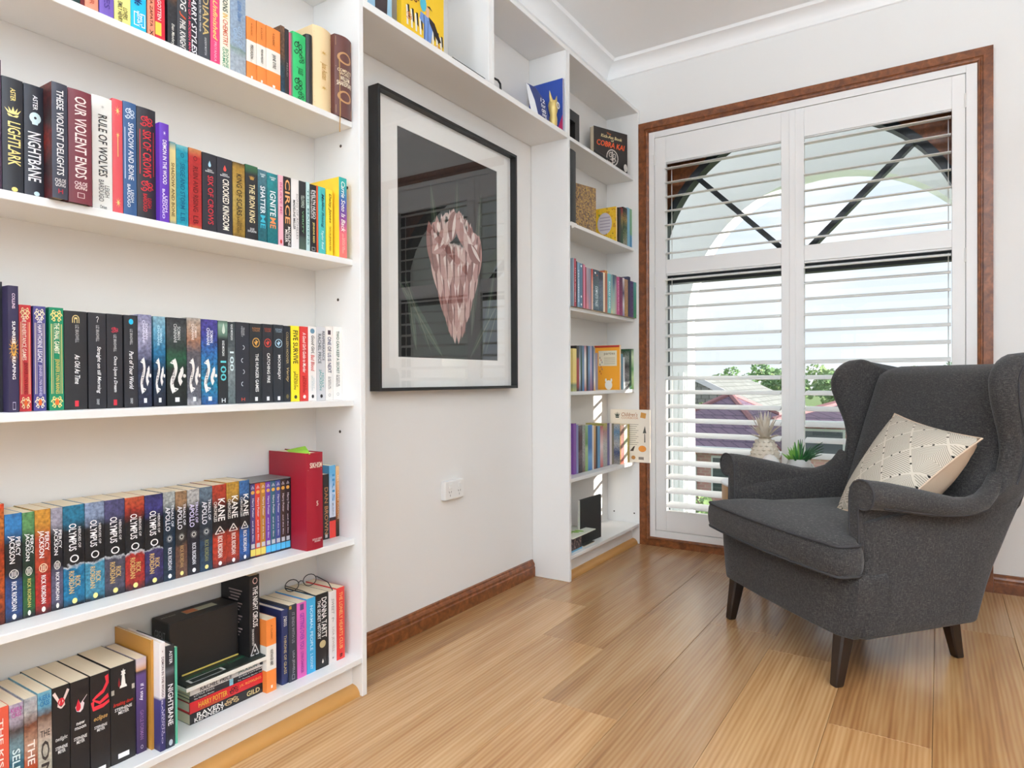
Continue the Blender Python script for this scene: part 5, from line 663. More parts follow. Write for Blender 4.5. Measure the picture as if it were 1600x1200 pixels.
('narrow bookcase fourth book row', -0.05, 0.449, 1.9705, 2.0153, 0.2078, 0.13, 'white and green book, narrow bookcase fourth book row', [(0, '#ece8dc'), (0.6, '#c8d8b4'), (1, '#e8e4d8')], {'n': 0.3}),
('narrow bookcase fourth book row', -0.05, 0.449, 2.0195, 2.0445, 0.2083, 0.13, 'golden yellow book, narrow bookcase fourth book row', [(0, '#d8b464'), (0.5, '#ecd47c'), (1, '#f0d86c')], {'n': 0.2})]
for (row, xs, z, y0, y1, h, dep, label, col, opt) in BOOKS:
    rt_ = thing('book', label, 'book', (xs, (y0+y1)/2, z+.0003), 0, row)
    build_book(rt_, y1-y0, h, dep, col, opt)

# ------------------------------------------------------------------ loose things on the wide bookcase
def flat_book(label, x, y0, y1, z0, z1, dep, col, opt):
    r = thing('book', label, 'book', (x, y1, (z0+z1)/2), 0, 'pile of books lying on the bottom shelf')
    r.rotation_euler = (PI/2, 0, 0)
    build_book(r, z1-z0, y1-y0, dep, col, opt); return r
FL = [('black paperback with gold seal, lowest in the flat pile on the bottom shelf', -.062, .1123, .1368, .125, '#232224', dict(T=[('RAVEN', '#efece6', .08, .4, .7, .4, ''), ('KENNEDY', '#efece6', .05, .42, .3, .4, ''), ('GILD', '#d8c48c', .72, .9, .5, .5, '')], E=[('scroll', '#c8a878', .52, .2, .55, .7)])),
      ('red book with gold lettering in the flat pile on the bottom shelf', -.0625, .137, .1628, .125, '#c4232a', dict(hard=1, T=[('HARRY POTTER', '#d8a83c', .1, .46, .55, .5, ''), ('J.K. ROWLING', '#dc9a4c', .62, .92, .6, .3, ''), ('AND THE CURSED CHILD', '#a87a2c', .12, .42, .15, .15, '')], E=[('scroll', '#2a1a1a', .55, .12, .5, .7)])),
      ('thin black book just above the red book in the flat pile', -.063, .1631, .171, .12, '#26262a', dict(T=[('The Thursday Murder', '#dcdcdc', .05, .3, .5, .5, ''), ('The Thursday Murder Club', '#d0d0d0', .6, .95, .5, .45, '')], E=[('rect', '#8ac4d8', .52, .05, .5, .99)])),
      ('thin charcoal book below the pale grey book in the flat pile', -.063, .1713, .179, .12, '#2e2e33', dict(T=[('LITTLE FIRES', '#c8c8c8', .05, .3, .5, .5, ''), ('EVERYWHERE', '#c8c8c8', .62, .95, .5, .45, '')], E=[('rect', '#8ac4d8', .52, .05, .5, .99)])),
      ('pale grey book with dark handwriting in the flat pile on the bottom shelf', -.061, .1793, .197, .125, '#cfcccb', dict(T=[('RACHEL PRICE', '#3a3c40', .12, .52, .45, .6, ''), ('JACKSON', '#3f6a6c', .6, .86, .5, .6, ''), ('HOLLY', '#6a8a8c', .64, .8, .88, .2, '')], E=[('disc', '#3a3a3e', .93, .06, .5, .5)]))]
for lb, x, z0, z1, dp, cl, op in FL: flat_book(lb, x, -.499, -.2935, z0, z1, dp, cl, op)
t = thing('book', 'white edged black book lying face up on top of the flat pile', 'book', (-.046, -.404, .1975), 0, 'pile of books lying on the bottom shelf')
obj('page_block', MB().box(-.136, 0, -.112, .1105, 0, .0085, bev=.0008), mat('white_edge', '#e6e1d8', .7), t)
cv = obj('cover', MB().box(-.1355, -.003, -.1105, .109, .0086, .0125), mat('black_cover', '#202623', .4), t)
q = MB()
vs_, fs, a_ = unit_text("Daniel Lawrence Whitney"); q.add([(-.05+y*.016, -.09+x*.16, .0128) for x, y in vs_], fs)
obj('lettering', q, mat('green_ink', '#1f6a4a', .5), t)
q = MB()
for pl in emblem('box'): q.poly([(-.022+b_*.022, -.05+a*.09, .0128) for a, b_ in pl])
obj('title_box', q, mat('pale_ink', '#d8d8d4', .5), t)
t = thing('box', 'black cardboard box with orange and green sticker standing on the flat pile', 'box', (-.107, -.431, .2102))
obj('box_body', MB().box(-.075, 0, -.09, .09, 0, .134, bev=.002), mat('black_card', '#1d1a19', .5), t)
obj('box_foot_print', MB().box(.0001, .0008, -.06, .0885, .001, .0045), mat('yellow_strip', '#c8b45c', .5), t)
st = obj('sticker', MB().box(-.052, -.028, -.03, .05, .1341, .1346), mat('sticker_green', '#a8ab94', .5), t)
obj('sticker_end', MB().box(-.052, -.028, -.03, 0, .1347, .135), mat('sticker_orange', '#b8683c', .5), st)
q = MB(); vs_, fs, a_ = unit_text('RECIPES'); q.add([(-.05+y*.006, -.082+x*.035, .1345) for x, y in vs_], fs); obj('lettering', q, ink('#b8b4b0'), t)
q = MB(); vs_, fs, a_ = unit_text('GREAT STUFF', two=True); q.add([(-.06+x*.045, -.0905, .06+y*.05) for x, y in vs_], fs); obj('lettering', q, ink('#8a8a8c'), t)
t = thing('book', 'black paperback with swirling white title standing upright on the flat pile', 'book', (-.066, -.3235, .2103))
build_book(t, .0285, .204, .118, '#1f1d1e', dict(T=[('THE NIGHT CIRCUS', '#f0eeec', .14, .64, .55, .5, ''), ('ERIN MORGENSTERN', '#c8c4c0', .66, .86, .3, .2, '')], E=[('ring', '#d8b4b0', .07, .08, .55, .5), ('tri', '#c8c8c8', .92, .14, .5, .9)]))
q = MB()
for i in range(16):
    zz = .16-.008*i
    q.box(-.085+.004*(i % 3), -.03-.006*(i % 4), -.0146, -.0143, zz, zz+.003)
obj('blurb_lines', q, ink('#9a8a88'), t)
# boxed set of discs
t = thing('disc_box_set', 'grey topped slipcase holding eight coloured film cases on the fourth row', 'box set', (-.093, -.2515, .4493))
M_slip = mat('slipcase_grey', '#6f6d6c', .45, .4); M_slb = mat('slipcase_black', '#222024', .45)
b = MB(); b.box(-.095, 0, -.0655, -.0628, 0, .1945); b.box(-.095, 0, .0628, .0655, 0, .1945); b.box(-.095, 0, -.0628, .0628, 0, .0015); b.box(-.095, -.0935, -.0628, .0628, .0015, .192)
obj('slipcase_body', b, M_slb, t); obj('slipcase_top', MB().box(-.095, 0, -.0628, .0628, .192, .1945), M_slip, t)
DV = [('#4a4070', 'indigo', 0), ('#c23a2c', 'red', 0), ('#a8742c', 'ochre', 0), ('#6a3a94', 'violet', 1), ('#2f5a6c', 'petrol blue', 1), ('#3f4a84', 'slate blue', 1), ('#3a2a24', 'brown black', 1), ('#2a1f22', 'plum black', 1)]
for i, (c, nm, bl_) in enumerate(DV):
    y = -.0622+.01555*i
    r = thing('film_case', nm+' film case with a '+('blue' if bl_ else 'yellow')+' foot label inside the slipcase', 'film case', (-.0945, -.2515+y+.0076, .4511), 0, 'film cases in the slipcase')
    obj('case', MB().box(-.09, 0, -.0074, .0074, 0, .1885, bev=.001), mat('case', c, .35, .5, key='case'+c), r)
    q = MB(); put_emblem(q, 'disc', .0148, .1885, .12, .05, .5, .7, 0); obj('emblem', q, ink('#d8a44c'), r)
    q = MB(); put_text(q, ('Harry Potter', '', .2, .46, .5, .5, ''), .0148, .1885, 0); put_emblem(q, 'tri', .0148, .1885, .05, .04, .5, .6, 0); put_text(q, ('and the film', '', .5, .78, .5, .25, ''), .0148, .1885, 0); obj('lettering', q, ink('#d8d4dc'), r)
    obj('foot_label', MB().box(.0001, .0006, -.0071, .0071, .003, .02), mat('foot', '#4fb0dc' if bl_ else '#d8c45c', .5, key='ft%d' % bl_), r)
    obj('rating_box', MB().box(.0001, .0006, -.005, .005, .023, .034), mat('rating', '#b8b8bc', .5), r)
# spectacles folded on the books at the end of the bottom row
t = thing('spectacles', 'thin black framed spectacles lying on the pink and blue paperbacks, bottom row', 'glasses', (-.125, -.13, .3185))
M_spec = mat('spectacle_black', '#1d1b1a', .35)
for k_ in (-1, 1): obj('lens_rim', MB().tube([(-.004*math.sin(a), k_*.031+.023*math.cos(a), .017+.015*math.sin(a)) for a in [2*PI*i/16 for i in range(16)]], .0013, 6, closed=True), M_spec, t, smooth=2)
obj('bridge', MB().tube([(0, -.009, .019), (-.002, 0, .022), (0, .009, .019)], .0013, 6), M_spec, t, smooth=2)
for k_ in (-1, 1): obj('temple', MB().tube([(.001, k_*.054, .022), (.06, k_*.045, .016), (.095, k_*.03, .0035)], .0014, 6), M_spec, t, smooth=2)
# lime note tucked in the crimson dictionary
q = MB(); P = [(-.16, -.150, .709), (-.10, -.185, .709), (-.022, -.181, .7085), (-.05, -.165, .716), (-.085, -.145, .724), (-.13, -.14, .716)]
n_ = len(P); q.loft([[(a, b_, c_-.0006) for a, b_, c_ in P], P])
tag(obj('paper_note', q, mat('lime_paper', '#8fc23a', .7)), 'lime green folded paper note lying on top of the crimson dictionary', 'note')
# ribbon marker of the brown hardback
q = MB(); pr = [(-.055, -.066, 1.846), (-.027, -.068, 1.85), (-.0235, -.069, 1.8), (-.0235, -.0675, 1.72), (-.022, -.0685, 1.655), (-.0235, -.0695, 1.6)]
L_ = [[(x, y-.002, z), (x, y+.002, z)] for x, y, z in pr]
q.loft(L_, (False, False), False)
tag(obj('ribbon_bookmark', q, mat('gold_ribbon', '#a8824c', .6)), 'gold ribbon bookmark hanging over the shelf edge from brown leather hardback', 'bookmark')

# ------------------------------------------------------------------ face-out books and keepsakes
def slab(name, label, cat, p0, p1, z, h, th, col, lean=0, m2=None):
    # a flat item whose face looks into the room: foot from p0 to p1 (x,y), leaning back by lean metres at its top
    dx, dy = p1[0]-p0[0], p1[1]-p0[1]; L = math.hypot(dx, dy)
    r = thing(name, label, cat, ((p0[0]+p1[0])/2, (p0[1]+p1[1])/2, z+.0004)); r.rotation_euler = (0, 0, math.atan2(dy, dx))
    h2 = bpy.data.objects.new('tilt', None)
    bpy.data.objects.remove(h2)
    r.rotation_euler = (-math.atan2(lean, h), 0, math.atan2(dy, dx))
    # local: x along the foot, -y looks to the room, z up
    return r, L, h
def face_mat(name, col, fn=None): return mat(name, col, .45, .4, fn=fn)
def cover_block(r, L, h, th, m, edge=None):
    obj('cover', MB().box(-L/2, L/2, 0, .0015, 0, h), m, r)
    obj('page_block', MB().box(-L/2+.001, L/2-.001, .0016, th-.0016, .001, h-.001), edge or M_pagew, r)
    obj('back_cover', MB().box(-L/2, L/2, th-.0015, th, 0, h), m, r)
def ftext(r, s, col, x0, x1, z0, z1, y=-.0006, bold=.01, shear=0, two=False):
    vs_, fs, a = unit_text(s, bold, shear, two); q = MB(); q.add([((x0+a_*(x1-x0))*XS, y, z0+b_*(z1-z0)) for a_, b_ in vs_], fs); return obj('lettering', q, ink(col), r)
XS = 1.0
def fpoly(r, name, pts, col, y=-.0005): q = MB(); [q.poly([(a*XS, y, b_) for a, b_ in p]) for p in pts]; return obj(name, q, ink(col), r)
def sh(pl, cx, cz, sx, sz): return [[(cx+a*sx, cz+b_*sz) for a, b_ in p] for p in pl]
# black game book, top shelf of the narrow bookcase
r, L, h = slab('book', 'black book with red and yellow lettering standing face out on the top shelf', 'book', (-.125, 1.765), (-.032, 1.985), 2.012, .212, .03, 0)
cover_block(r, L, h, .03, face_mat('cobra_cover', '#2b2523'), M_page)
ftext(r, 'The', '#d87a3c', -.03, 0, .185, .195); ftext(r, 'Kick-Ass Book', '#e8d8a0', -.07, .08, .165, .182, shear=.2); ftext(r, 'of', '#e8d8a0', .0, .02, .152, .162)
ftext(r, 'COBRA KAI', '#e05a2c', -.1, .1, .118, .148, bold=.02, shear=.2)
fpoly(r, 'emblem', sh(ringp(.5, .43), .01, .068, .085, .088)+sh(emblem('scroll'), .01, .068, .06, .066)+sh(emblem('drop'), .01, .06, .022, .06), '#c8c0b8')
t = thing('badge', 'white round badge leaning at the foot of the black game book', 'badge', (-.024, 1.945, 2.0125)); q = MB(); q.prism([(.02*math.cos(a), .02+.02*math.sin(a)) for a in [2*PI*i/16 for i in range(16)]], 0, -.003, 0); obj('disc', q, mat('badge_white', '#e8e4de', .5), t)
fpoly_ = MB(); [fpoly_.poly([(.0004, a*.02, .02+b_*.02) for a, b_ in p]) for p in ringp(.5, .4)]; obj('print', fpoly_, ink('#b8b4ac'), t)
# framed photo on the same shelf
r, L, h = slab('photo_frame', 'black photo frame at the left end of the top shelf, narrow bookcase', 'photo frame', (-.12, 1.29), (-.12, 1.59), 2.012, .205, .03, .015)
M_bf = M_blackframe
b = MB(); b.box(-L/2, -L/2+.045, 0, .03, 0, h); b.box(L/2-.045, L/2, 0, .03, 0, h); b.box(-L/2+.045, L/2-.045, 0, .03, 0, .03); b.box(-L/2+.045, L/2-.045, 0, .03, h-.05, h)
obj('frame', b, M_bf, r)
def f_photo(t, b):
    n = add_bump(t, b, 40, 0); rr = ramp_nodes(t, [(.3, '#5a4a3a'), (.45, '#b8a07c'), (.6, '#d8c8bc'), (.75, '#e8dcd0')]); t.links.new(n.outputs[0], rr.inputs[0]); t.links.new(rr.outputs[0], b.inputs['Base Color'])
obj('photo', MB().box(-L/2+.045, L/2-.075, .02, .022, .03, h-.05), mat('blurred_photo', '#b8a07c', .5, fn=f_photo), r)
t = thing('pen', 'thin black rod lying along the top shelf before the game book', 'pen', (-.022, 1.66, 2.0125)); obj('rod', MB().tube([(0, -.1, .004), (0, .1, .004)], .004), M_dark, t)
# shelf with tall dark album, brown patterned book and yellow book
for i, (ya, yb, c, lb) in enumerate([(1.300, 1.385, '#232425', 'tall black album upright at left end of the third shelf down'), (1.387, 1.400, '#8fa6b8', 'thin pale blue book between the black album and the brown book'), (1.402, 1.414, '#5f7080', 'thin slate book beside the pale blue one, narrow bookcase')]):
    r = thing('book', lb, 'book', (-.035-.01*i, (ya+yb)/2, 1.6243), 0); build_book(r, yb-ya, .335-.012*i, .125, c, dict(hard=1))
def f_speck(cols, sc):
    def fn(t, b):
        tcn = N(t, 'ShaderNodeTexCoord'); v = N(t, 'ShaderNodeTexVoronoi'); v.inputs['Scale'].default_value = sc; t.links.new(tcn.outputs['Object'], v.inputs['Vector'])
        rr = ramp_nodes(t, cols); sp = N(t, 'ShaderNodeSeparateXYZ'); t.links.new(v.outputs['Color'], sp.inputs[0]); t.links.new(sp.outputs[0], rr.inputs[0]); t.links.new(rr.outputs[0], b.inputs['Base Color'])
    return fn
r, L, h = slab('book', 'brown book with golden leaf pattern leaning face out beside the black album', 'book', (-.085, 1.475), (-.045, 1.62), 1.624, .225, .02, .03)
cover_block(r, L, h, .02, mat('leaf_pattern', '#7a6248', .5, fn=f_speck([(0, '#4a3a34'), (.3, '#7a5f4a'), (.6, '#9a7a50'), (.8, '#b8964c'), (1, '#6a4a3a')], 160)))
XS = .62
r, L, h = slab('book', 'yellow book with pale oval label showing its front cover, narrow bookcase', 'book', (-.158, 1.838), (-.034, 1.838), 1.624, .183, .013, 0)
cover_block(r, L, h, .013, mat('yellow_print', '#e0b428', .5, fn=f_speck([(0, '#e4bc2c'), (.75, '#e0b020'), (.85, '#c88a20'), (.95, '#8a9a30'), (1, '#d8c83c')], 90)))
fpoly(r, 'oval_label', sh([circ(20)], -.005, .1, .135, .115), '#cfc8d0'); 
for k in range(5): fpoly(r, 'text_line', [[(-.05, .065+.016*k), (.045, .065+.016*k), (.045, .07+.016*k), (-.05, .07+.016*k)]], '#a8a0b0', -.0009)
for k in range(10): fpoly(r, 'motif', sh(emblem('star'), -.09+.02*k, .02+.012*(k % 3), .016, .016), ['#3a6a3c', '#c85a2c', '#2a2a28'][k % 3], -.0008)
XS = 1.0
t = thing('paper_tag', 'small white paper tag hanging over the shelf edge below the black album', 'tag', (-.026, 1.35, 1.6245)); q = MB(); q.loft([[(-.03, -.03, .0005), (-.03, .03, .0005)], [(.0, -.03, .0008), (.0, .03, .0008)], [(.001, -.025, -.03), (.001, .02, -.012)]], (False, False), False); obj('sheet', q, mat('white_tag', '#e8e6e2', .7), t)
# orange party cookbook
XS = .52
r, L, h = slab('book', 'orange book with cream panel showing its front cover on the fourth shelf', 'book', (-.158, 1.828), (-.012, 1.828), .849, .233, .016, 0)
cover_block(r, L, h, .016, mat('orange_cover', '#eca22c', .45))
fpoly(r, 'red_strip', [[(-.136, .222), (.136, .222), (.136, .232), (-.136, .232)]], '#a8302c'); fpoly(r, 'cream_panel', [[(-.09, .125), (.11, .125), (.11, .205), (-.09, .205)]], '#e4dcc4'); ftext(r, 'parties', '#8a7a60', -.03, .09, .18, .197, y=-.0009)
for k in range(4): fpoly(r, 'text_line', [[(-.03, .135+.01*k), (.09, .135+.01*k), (.09, .138+.01*k), (-.03, .138+.01*k)]], '#b0a48c', -.0009)
fpoly(r, 'grey_strip', [[(-.136, .0), (-.1, .0), (-.1, .195), (-.136, .195)]], '#a8a4b4', -.0006); fpoly(r, 'white_mouse', sh([circ(18)], .02, .025, .08, .05)+sh([circ(10)], -.01, .05, .02, .02)+sh([circ(10)], .05, .05, .02, .02), '#f2efe8', -.0009)
for k in range(8): fpoly(r, 'motif', sh(emblem('drop'), -.075+.012*(k % 3), .11-.012*k+.06, .012, .014), ['#4a3a34', '#b8543c', '#5a6a8a'][k % 3], -.0012)
XS = 1.0
# childrens cookbook poking out
r, L, h = slab('book', "white children's cookbook poking out of the corner shelf before the timber architrave", 'book', (-.165, 2.047), (.068, 2.047), .449, .288, .011, 0)
cover_block(r, L, h, .011, mat('cookbook_white', '#ebe2d4', .4))
ftext(r, "Children's", '#b07a54', -.05, .045, .25, .272, shear=.2); ftext(r, 'COOKBOOK', '#c8946c', -.05, .05, .236, .248); fpoly(r, 'pot', sh(emblem('crown'), -.075, .258, .035, .035), '#3a4a40'); fpoly(r, 'slice', [[(.06, .245), (.09, .24), (.095, .268), (.065, .274)]], '#c8924c')
fpoly(r, 'server', [[(.075, .16), (.095, .16), (.087, .2)], [(.083, .11), (.089, .11), (.088, .158), (.084, .158)]], '#4a4c48'); fpoly(r, 'pasta', sh([circ(16)], .072, .075, .045, .035), '#d88a3c', -.0007); fpoly(r, 'mushroom', [[(.0, .06), (.02, .06), (.03, .09), (.02, .085)]], '#4a3c34'); fpoly(r, 'nut', sh([circ(10)], .02, .025, .025, .022), '#a8743c')
for k in range(11): fpoly(r, 'text_line', [[(-.01, .205-.011*k), (.05-.008*(k % 3), .205-.011*k), (.05-.008*(k % 3), .208-.011*k), (-.01, .208-.011*k)]], '#a89c90')
fpoly(r, 'barcode', [[(.05, .015), (.08, .015), (.08, .03), (.05, .03)]], '#8a8078')
# bottom shelf of the narrow bookcase
r, L, h = slab('canvas', 'plain black canvas board leaning on the bottom shelf, narrow bookcase', 'canvas', (-.055, 1.455), (-.045, 1.668), .112, .215, .012, .04)
obj('board', MB().box(-L/2, L/2, 0, .012, 0, h, bev=.001), mat('black_board', '#191817', .6), r); obj('edge', MB().box(-L/2-.003, -L/2, .001, .011, 0, h), mat('board_edge', '#d8d4cc', .6), r)
r, L, h = slab('book', 'dark card with orange disc and green leaf behind the black canvas', 'book', (-.165, 1.325), (-.16, 1.45), .112, .24, .01, .004)
cover_block(r, L, h, .01, mat('dark_card', '#3a3632', .5)); fpoly(r, 'orange_disc', sh([circ(16)], .0, .2, .07, .055), '#c8642c'); fpoly(r, 'leaf', sh([circ(10)], -.02, .1, .04, .14), '#8a9a5c')
t = thing('box', 'small dark patterned box under the leafy card on the bottom shelf', 'box', (-.085, 1.345, .1123)); obj('box_body', MB().box(-.06, .06, -.075, .07, 0, .068, bev=.002), mat('dark_pattern', '#3a3038', .4, fn=f_speck([(0, '#1f1c22'), (.5, '#3a3036'), (.8, '#6a5a54'), (1, '#a89088')], 120)), t); obj('base', MB().box(-.0605, .0605, -.0755, .0705, .0001, .008), mat('pale_blue_base', '#7ab0cc', .5), t); obj('lid', MB().box(-.0605, .0605, -.0755, .0705, .0665, .072), mat('purple_lid', '#4a3a5c', .4), t)
t = thing('card', 'white card with green leaf print lying on the dark patterned box', 'card', (-.075, 1.385, .1848)); obj('sheet', MB().box(-.075, .075, -.11, .125, 0, .004), mat('white_card', '#e4e6d8', .5), t); q = MB()
for k in range(5): q.poly([(.01+.02*math.cos(k)+a*.05, .04-.03*k+b_*.03, .0044) for a, b_ in circ(10)])
obj('leaf_print', q, mat('leaf_green', '#8ab84c', .5), t)
t = thing('booklet', 'flat dark booklet with pale edge lying before the patterned box', 'booklet', (-.075, 1.5, .1123)); obj('cover', MB().box(-.05, .05, -.06, .05, .004, .006), mat('booklet_dark', '#3a3a34', .5), t); obj('page_block', MB().box(-.049, .049, -.059, .049, 0, .004), M_page, t)
# bridging shelf: canvases, blue book, owl
M_yc = mat('yellow_canvas', '#e3b81c', .6, fn=lambda t, b: add_bump(t, b, 90, .4))
r, L, h = slab('canvas', 'yellow painted canvas of a figure at piano keys on the overhead shelf', 'canvas', (-.03, .195), (-.03, .405), 1.997, .26, .02, .02)
obj('canvas_face', MB().box(-L/2, L/2, 0, .02, 0, h), M_yc, r)
for k in range(9):
    x = -.082+.021*k
    if 3 < k < 6: continue
    fpoly(r, 'piano_key', [[(x, .035-.002*k), (x+.008, .035-.002*k), (x+.006, .095-.004*k), (x-.003, .095-.004*k)]], '#ece8dc', -.0006); fpoly(r, 'black_key', [[(x+.008, .06-.003*k), (x+.015, .055-.003*k), (x+.012, .1-.004*k), (x+.003, .1-.004*k)]], '#211d1c', -.0008)
fpoly(r, 'blue_coat', [[(.0, .01), (.035, .005), (.045, .07), (.03, .1), (-.015, .105), (-.02, .08), (.0, .07)]], '#6f8fc8', -.001); fpoly(r, 'coat_line', stroke([(.0, .1), (.005, .05), (.002, .01)], .003)+stroke([(.022, .09), (.02, .02)], .002), '#26304c', -.0012)
fpoly(r, 'blue_head', sh([circ(16)], -.002, .135, .032, .05), '#4fb0c4', -.001); fpoly(r, 'face', [[(.012, .1), (.026, .1), (.028, .13), (.014, .132)]], '#d8a888', -.0011)
fpoly(r, 'dark_hair', [[(.015, .135), (.03, .14), (.045, .13), (.028, .133)], [(.025, .105), (.055, .095), (.09, .045), (.075, .04), (.05, .06), (.03, .085)]], '#2a1f22', -.0012); fpoly(r, 'red_figure', sh(emblem('scroll'), -.05, .15, .06, .07)+sh([circ(10)], -.05, .15, .02, .05), '#6a2c1c', -.0009)
fpoly(r, 'orange_hands', sh(emblem('scroll'), -.07, .065, .03, .025)+sh(emblem('scroll'), .075, .02, .03, .02), '#c87a3c', -.0013)
r, L, h = slab('canvas', 'blue painted canvas partly hidden by the wide bookcase on the overhead shelf', 'canvas', (-.05, .025), (-.05, .172), 1.997, .24, .018, .02)
obj('canvas_face', MB().box(-L/2, L/2, 0, .018, 0, h), mat('blue_canvas', '#9cc4dc', .6), r); fpoly(r, 'dark_figure', [[(.0, .0), (.05, .0), (.055, .1), (.02, .15), (.0, .1)]], '#3a3236')
t = thing('tray', 'thin black tray edge lying flat on the overhead shelf by the divider', 'tray', (-.06, .525, 1.9973)); obj('base', MB().box(-.09, .052, -.1, .09, 0, .006), M_dark, t); obj('rim', MB().tube([(-.09, -.1, .006), (.052, -.1, .006), (.052, .09, .006), (-.09, .09, .006)], .002, 6, closed=True), M_dark, t)
t = thing('handle', 'bent black metal hook standing on the overhead shelf right of its divider', 'hook', (-.015, .672, 1.9973)); obj('rod', MB().tube([(0, 0, .035), (0, .04, .038), (0, .055, .03), (0, .058, .004)], .004, 8), M_dark, t)
XS = .68
r, L, h = slab('book', 'blue book with red corner showing its cover at right of the overhead shelf', 'book', (-.175, 1.203), (-.004, 1.203), 1.997, .230, .010, 0)
cover_block(r, L, h, .010, mat('royal_blue', '#27479c', .4)); fpoly(r, 'red_corner', [[(.08, 0), (.125, 0), (.125, .07)]], '#b8305c')
XS = 1.0
t = thing('leaflet', 'white and blue pointed leaflet with white lettering before the blue book', 'leaflet', (-.015, 1.01, 1.9973)); q = MB(); q.loft([[(-.012, -.03, 0), (.0, .1, 0)], [(-.02, -.045, .06), (-.008, .07, .09)], [(-.03, -.05, .13), (-.02, .01, .13)]], (False, False), False); obj('sheet', q, mat('leaflet_navy', '#2a3a74', .5), t)
q = MB(); q.loft([[(-.011, -.03, 0), (-.007, .02, 0)], [(-.019, -.045, .06), (-.014, -.005, .07)], [(-.029, -.05, .13), (-.026, -.03, .125)]], (False, False), False); obj('white_panel', q, mat('leaflet_white', '#e4e6ea', .5), t)
q = MB()
for i, s in enumerate(['12', 'for', 'cats', 'song']):
    vs_, fs, a_ = unit_text(s, .012); q.add([(.0035-.011*((.075-.022*i)/.09), .03+x*.035, .075-.022*i+y*.016) for x, y in vs_], fs)
obj('lettering', q, ink('#f0f0f4'), t)
t = thing('owl_ornament', 'small gold horned owl ornament standing on the overhead shelf', 'ornament', (-.022, 1.15, 1.9973))
M_gold = mat('pale_gold', '#c8b06c', .35, .5, .35)
q = MB(); q.lathe([(.012, 0), (.017, .01), (.018, .035), (.015, .055), (.02, .075), (.023, .095), (.018, .112), (.006, .118)], 14); obj('body', q, M_gold, t, smooth=.8)
for s_ in (-1, 1): q = MB(); q.tube([(0, s_*.014, .108), (0, s_*.025, .125), (0, s_*.032, .148)], [.009, .006, .001], 8); obj('horn', q, M_gold, t, smooth=1)
q = MB(); [q.poly([(.024, a*.03, .09+b_*.03) for a, b_ in p]) for p in ringp(.5, .3)]; obj('eye_ring', q, mat('silver_ring', '#e8e4dc', .3, .5), t)
# ------------------------------------------------------------------ framed protea print
t = thing('picture_frame', 'large black framed photograph of a pink protea hung in the recess', 'picture', (X0, .63, 1.37))
FY0, FY1, FZ0, FZ1 = .212-.63, 1.056-.63, .868-1.37, 1.873-1.37
D0, D1 = .0, .046
b = .011
for (y0, y1, z0, z1) in ((FY0, FY0+b, FZ0, FZ1), (FY1-b, FY1, FZ0, FZ1), (FY0+b, FY1-b, FZ0, FZ0+b), (FY0+b, FY1-b, FZ1-b, FZ1)):
    obj('frame_bar', MB().box(D0+.0005, D1, y0, y1, z0, z1, bev=.0008), M_blackframe, t)
GX = .022
PY0, PY1, PZ0, PZ1 = .333-.63, .944-.63, .985-1.37, 1.78-1.37
q = MB()
for (y0, y1, z0, z1) in ((FY0+b, PY0, FZ0+b, FZ1-b), (PY1, FY1-b, FZ0+b, FZ1-b), (PY0, PY1, FZ0+b, PZ0), (PY0, PY1, PZ1, FZ1-b)): q.box(.014, .017, y0, y1, z0, z1)
obj('mat_board', q, M_matboard, t)
pr_ = obj('print', MB().box(.011, .0135, PY0-.005, PY1+.005, PZ0-.005, PZ1+.005), mat('dark_print', '#161314', .6, .2), t)
obj('glass', MB().box(GX, GX+.002, FY0+b, FY1-b, FZ0+b, FZ1-b), M_glassp, t)
def ppoly(name, polys, col, x): q = MB(); [q.poly([(x, a, c) for a, c in p]) for p in polys]; return obj(name, q, mat('photo_ink', col, .7, .1, key='ph'+col), pr_)
def petal(cx, cz, w, l, a, n=8):
    P = [(w*.5*math.sin(PI*i/n)**.8, l*i/n) for i in range(n+1)]+[(-w*.5*math.sin(PI*i/n)**.8, l*i/n) for i in range(n-1, 0, -1)]
    ca, sa = math.cos(a), math.sin(a); return [(cx+x*ca-y*sa, cz+x*sa+y*ca) for x, y in P]
FC = (.035, -.02)
leaves = [(-.02, -.28, .05, .55, .18), (.03, -.3, .06, .62, -.02), (.13, -.3, .05, .6, -.12), (.2, -.38, .035, .4, -.25), (-.12, -.36, .04, .3, .5), (-.05, -.38, .04, .36, .75), (.12, -.38, .04, .34, -.7), (.22, -.37, .03, .3, -.45), (-.2, -.36, .03, .22, .2)]
for i, (a, c, w_, l, an) in enumerate(leaves): 
    pl = [(min(max(x, PY0), PY1), min(max(z, PZ0), PZ1)) for x, z in petal(a, c, w_, l, an)]
    ppoly('leaf', [pl], ['#39423a', '#2c342e', '#454d44'][i % 3], .0137+.00005*i)
    e_ = [(min(max(x, PY0), PY1), min(max(z, PZ0), PZ1)) for x, z in petal(a, c, w_*.12, l*.98, an)]
    ppoly('leaf_vein', [e_], '#6a6a5c', .0138+.00005*i)
pin = ['#b98f88', '#a97d76', '#cdaea6', '#936660', '#c59f98']
k_ = 0
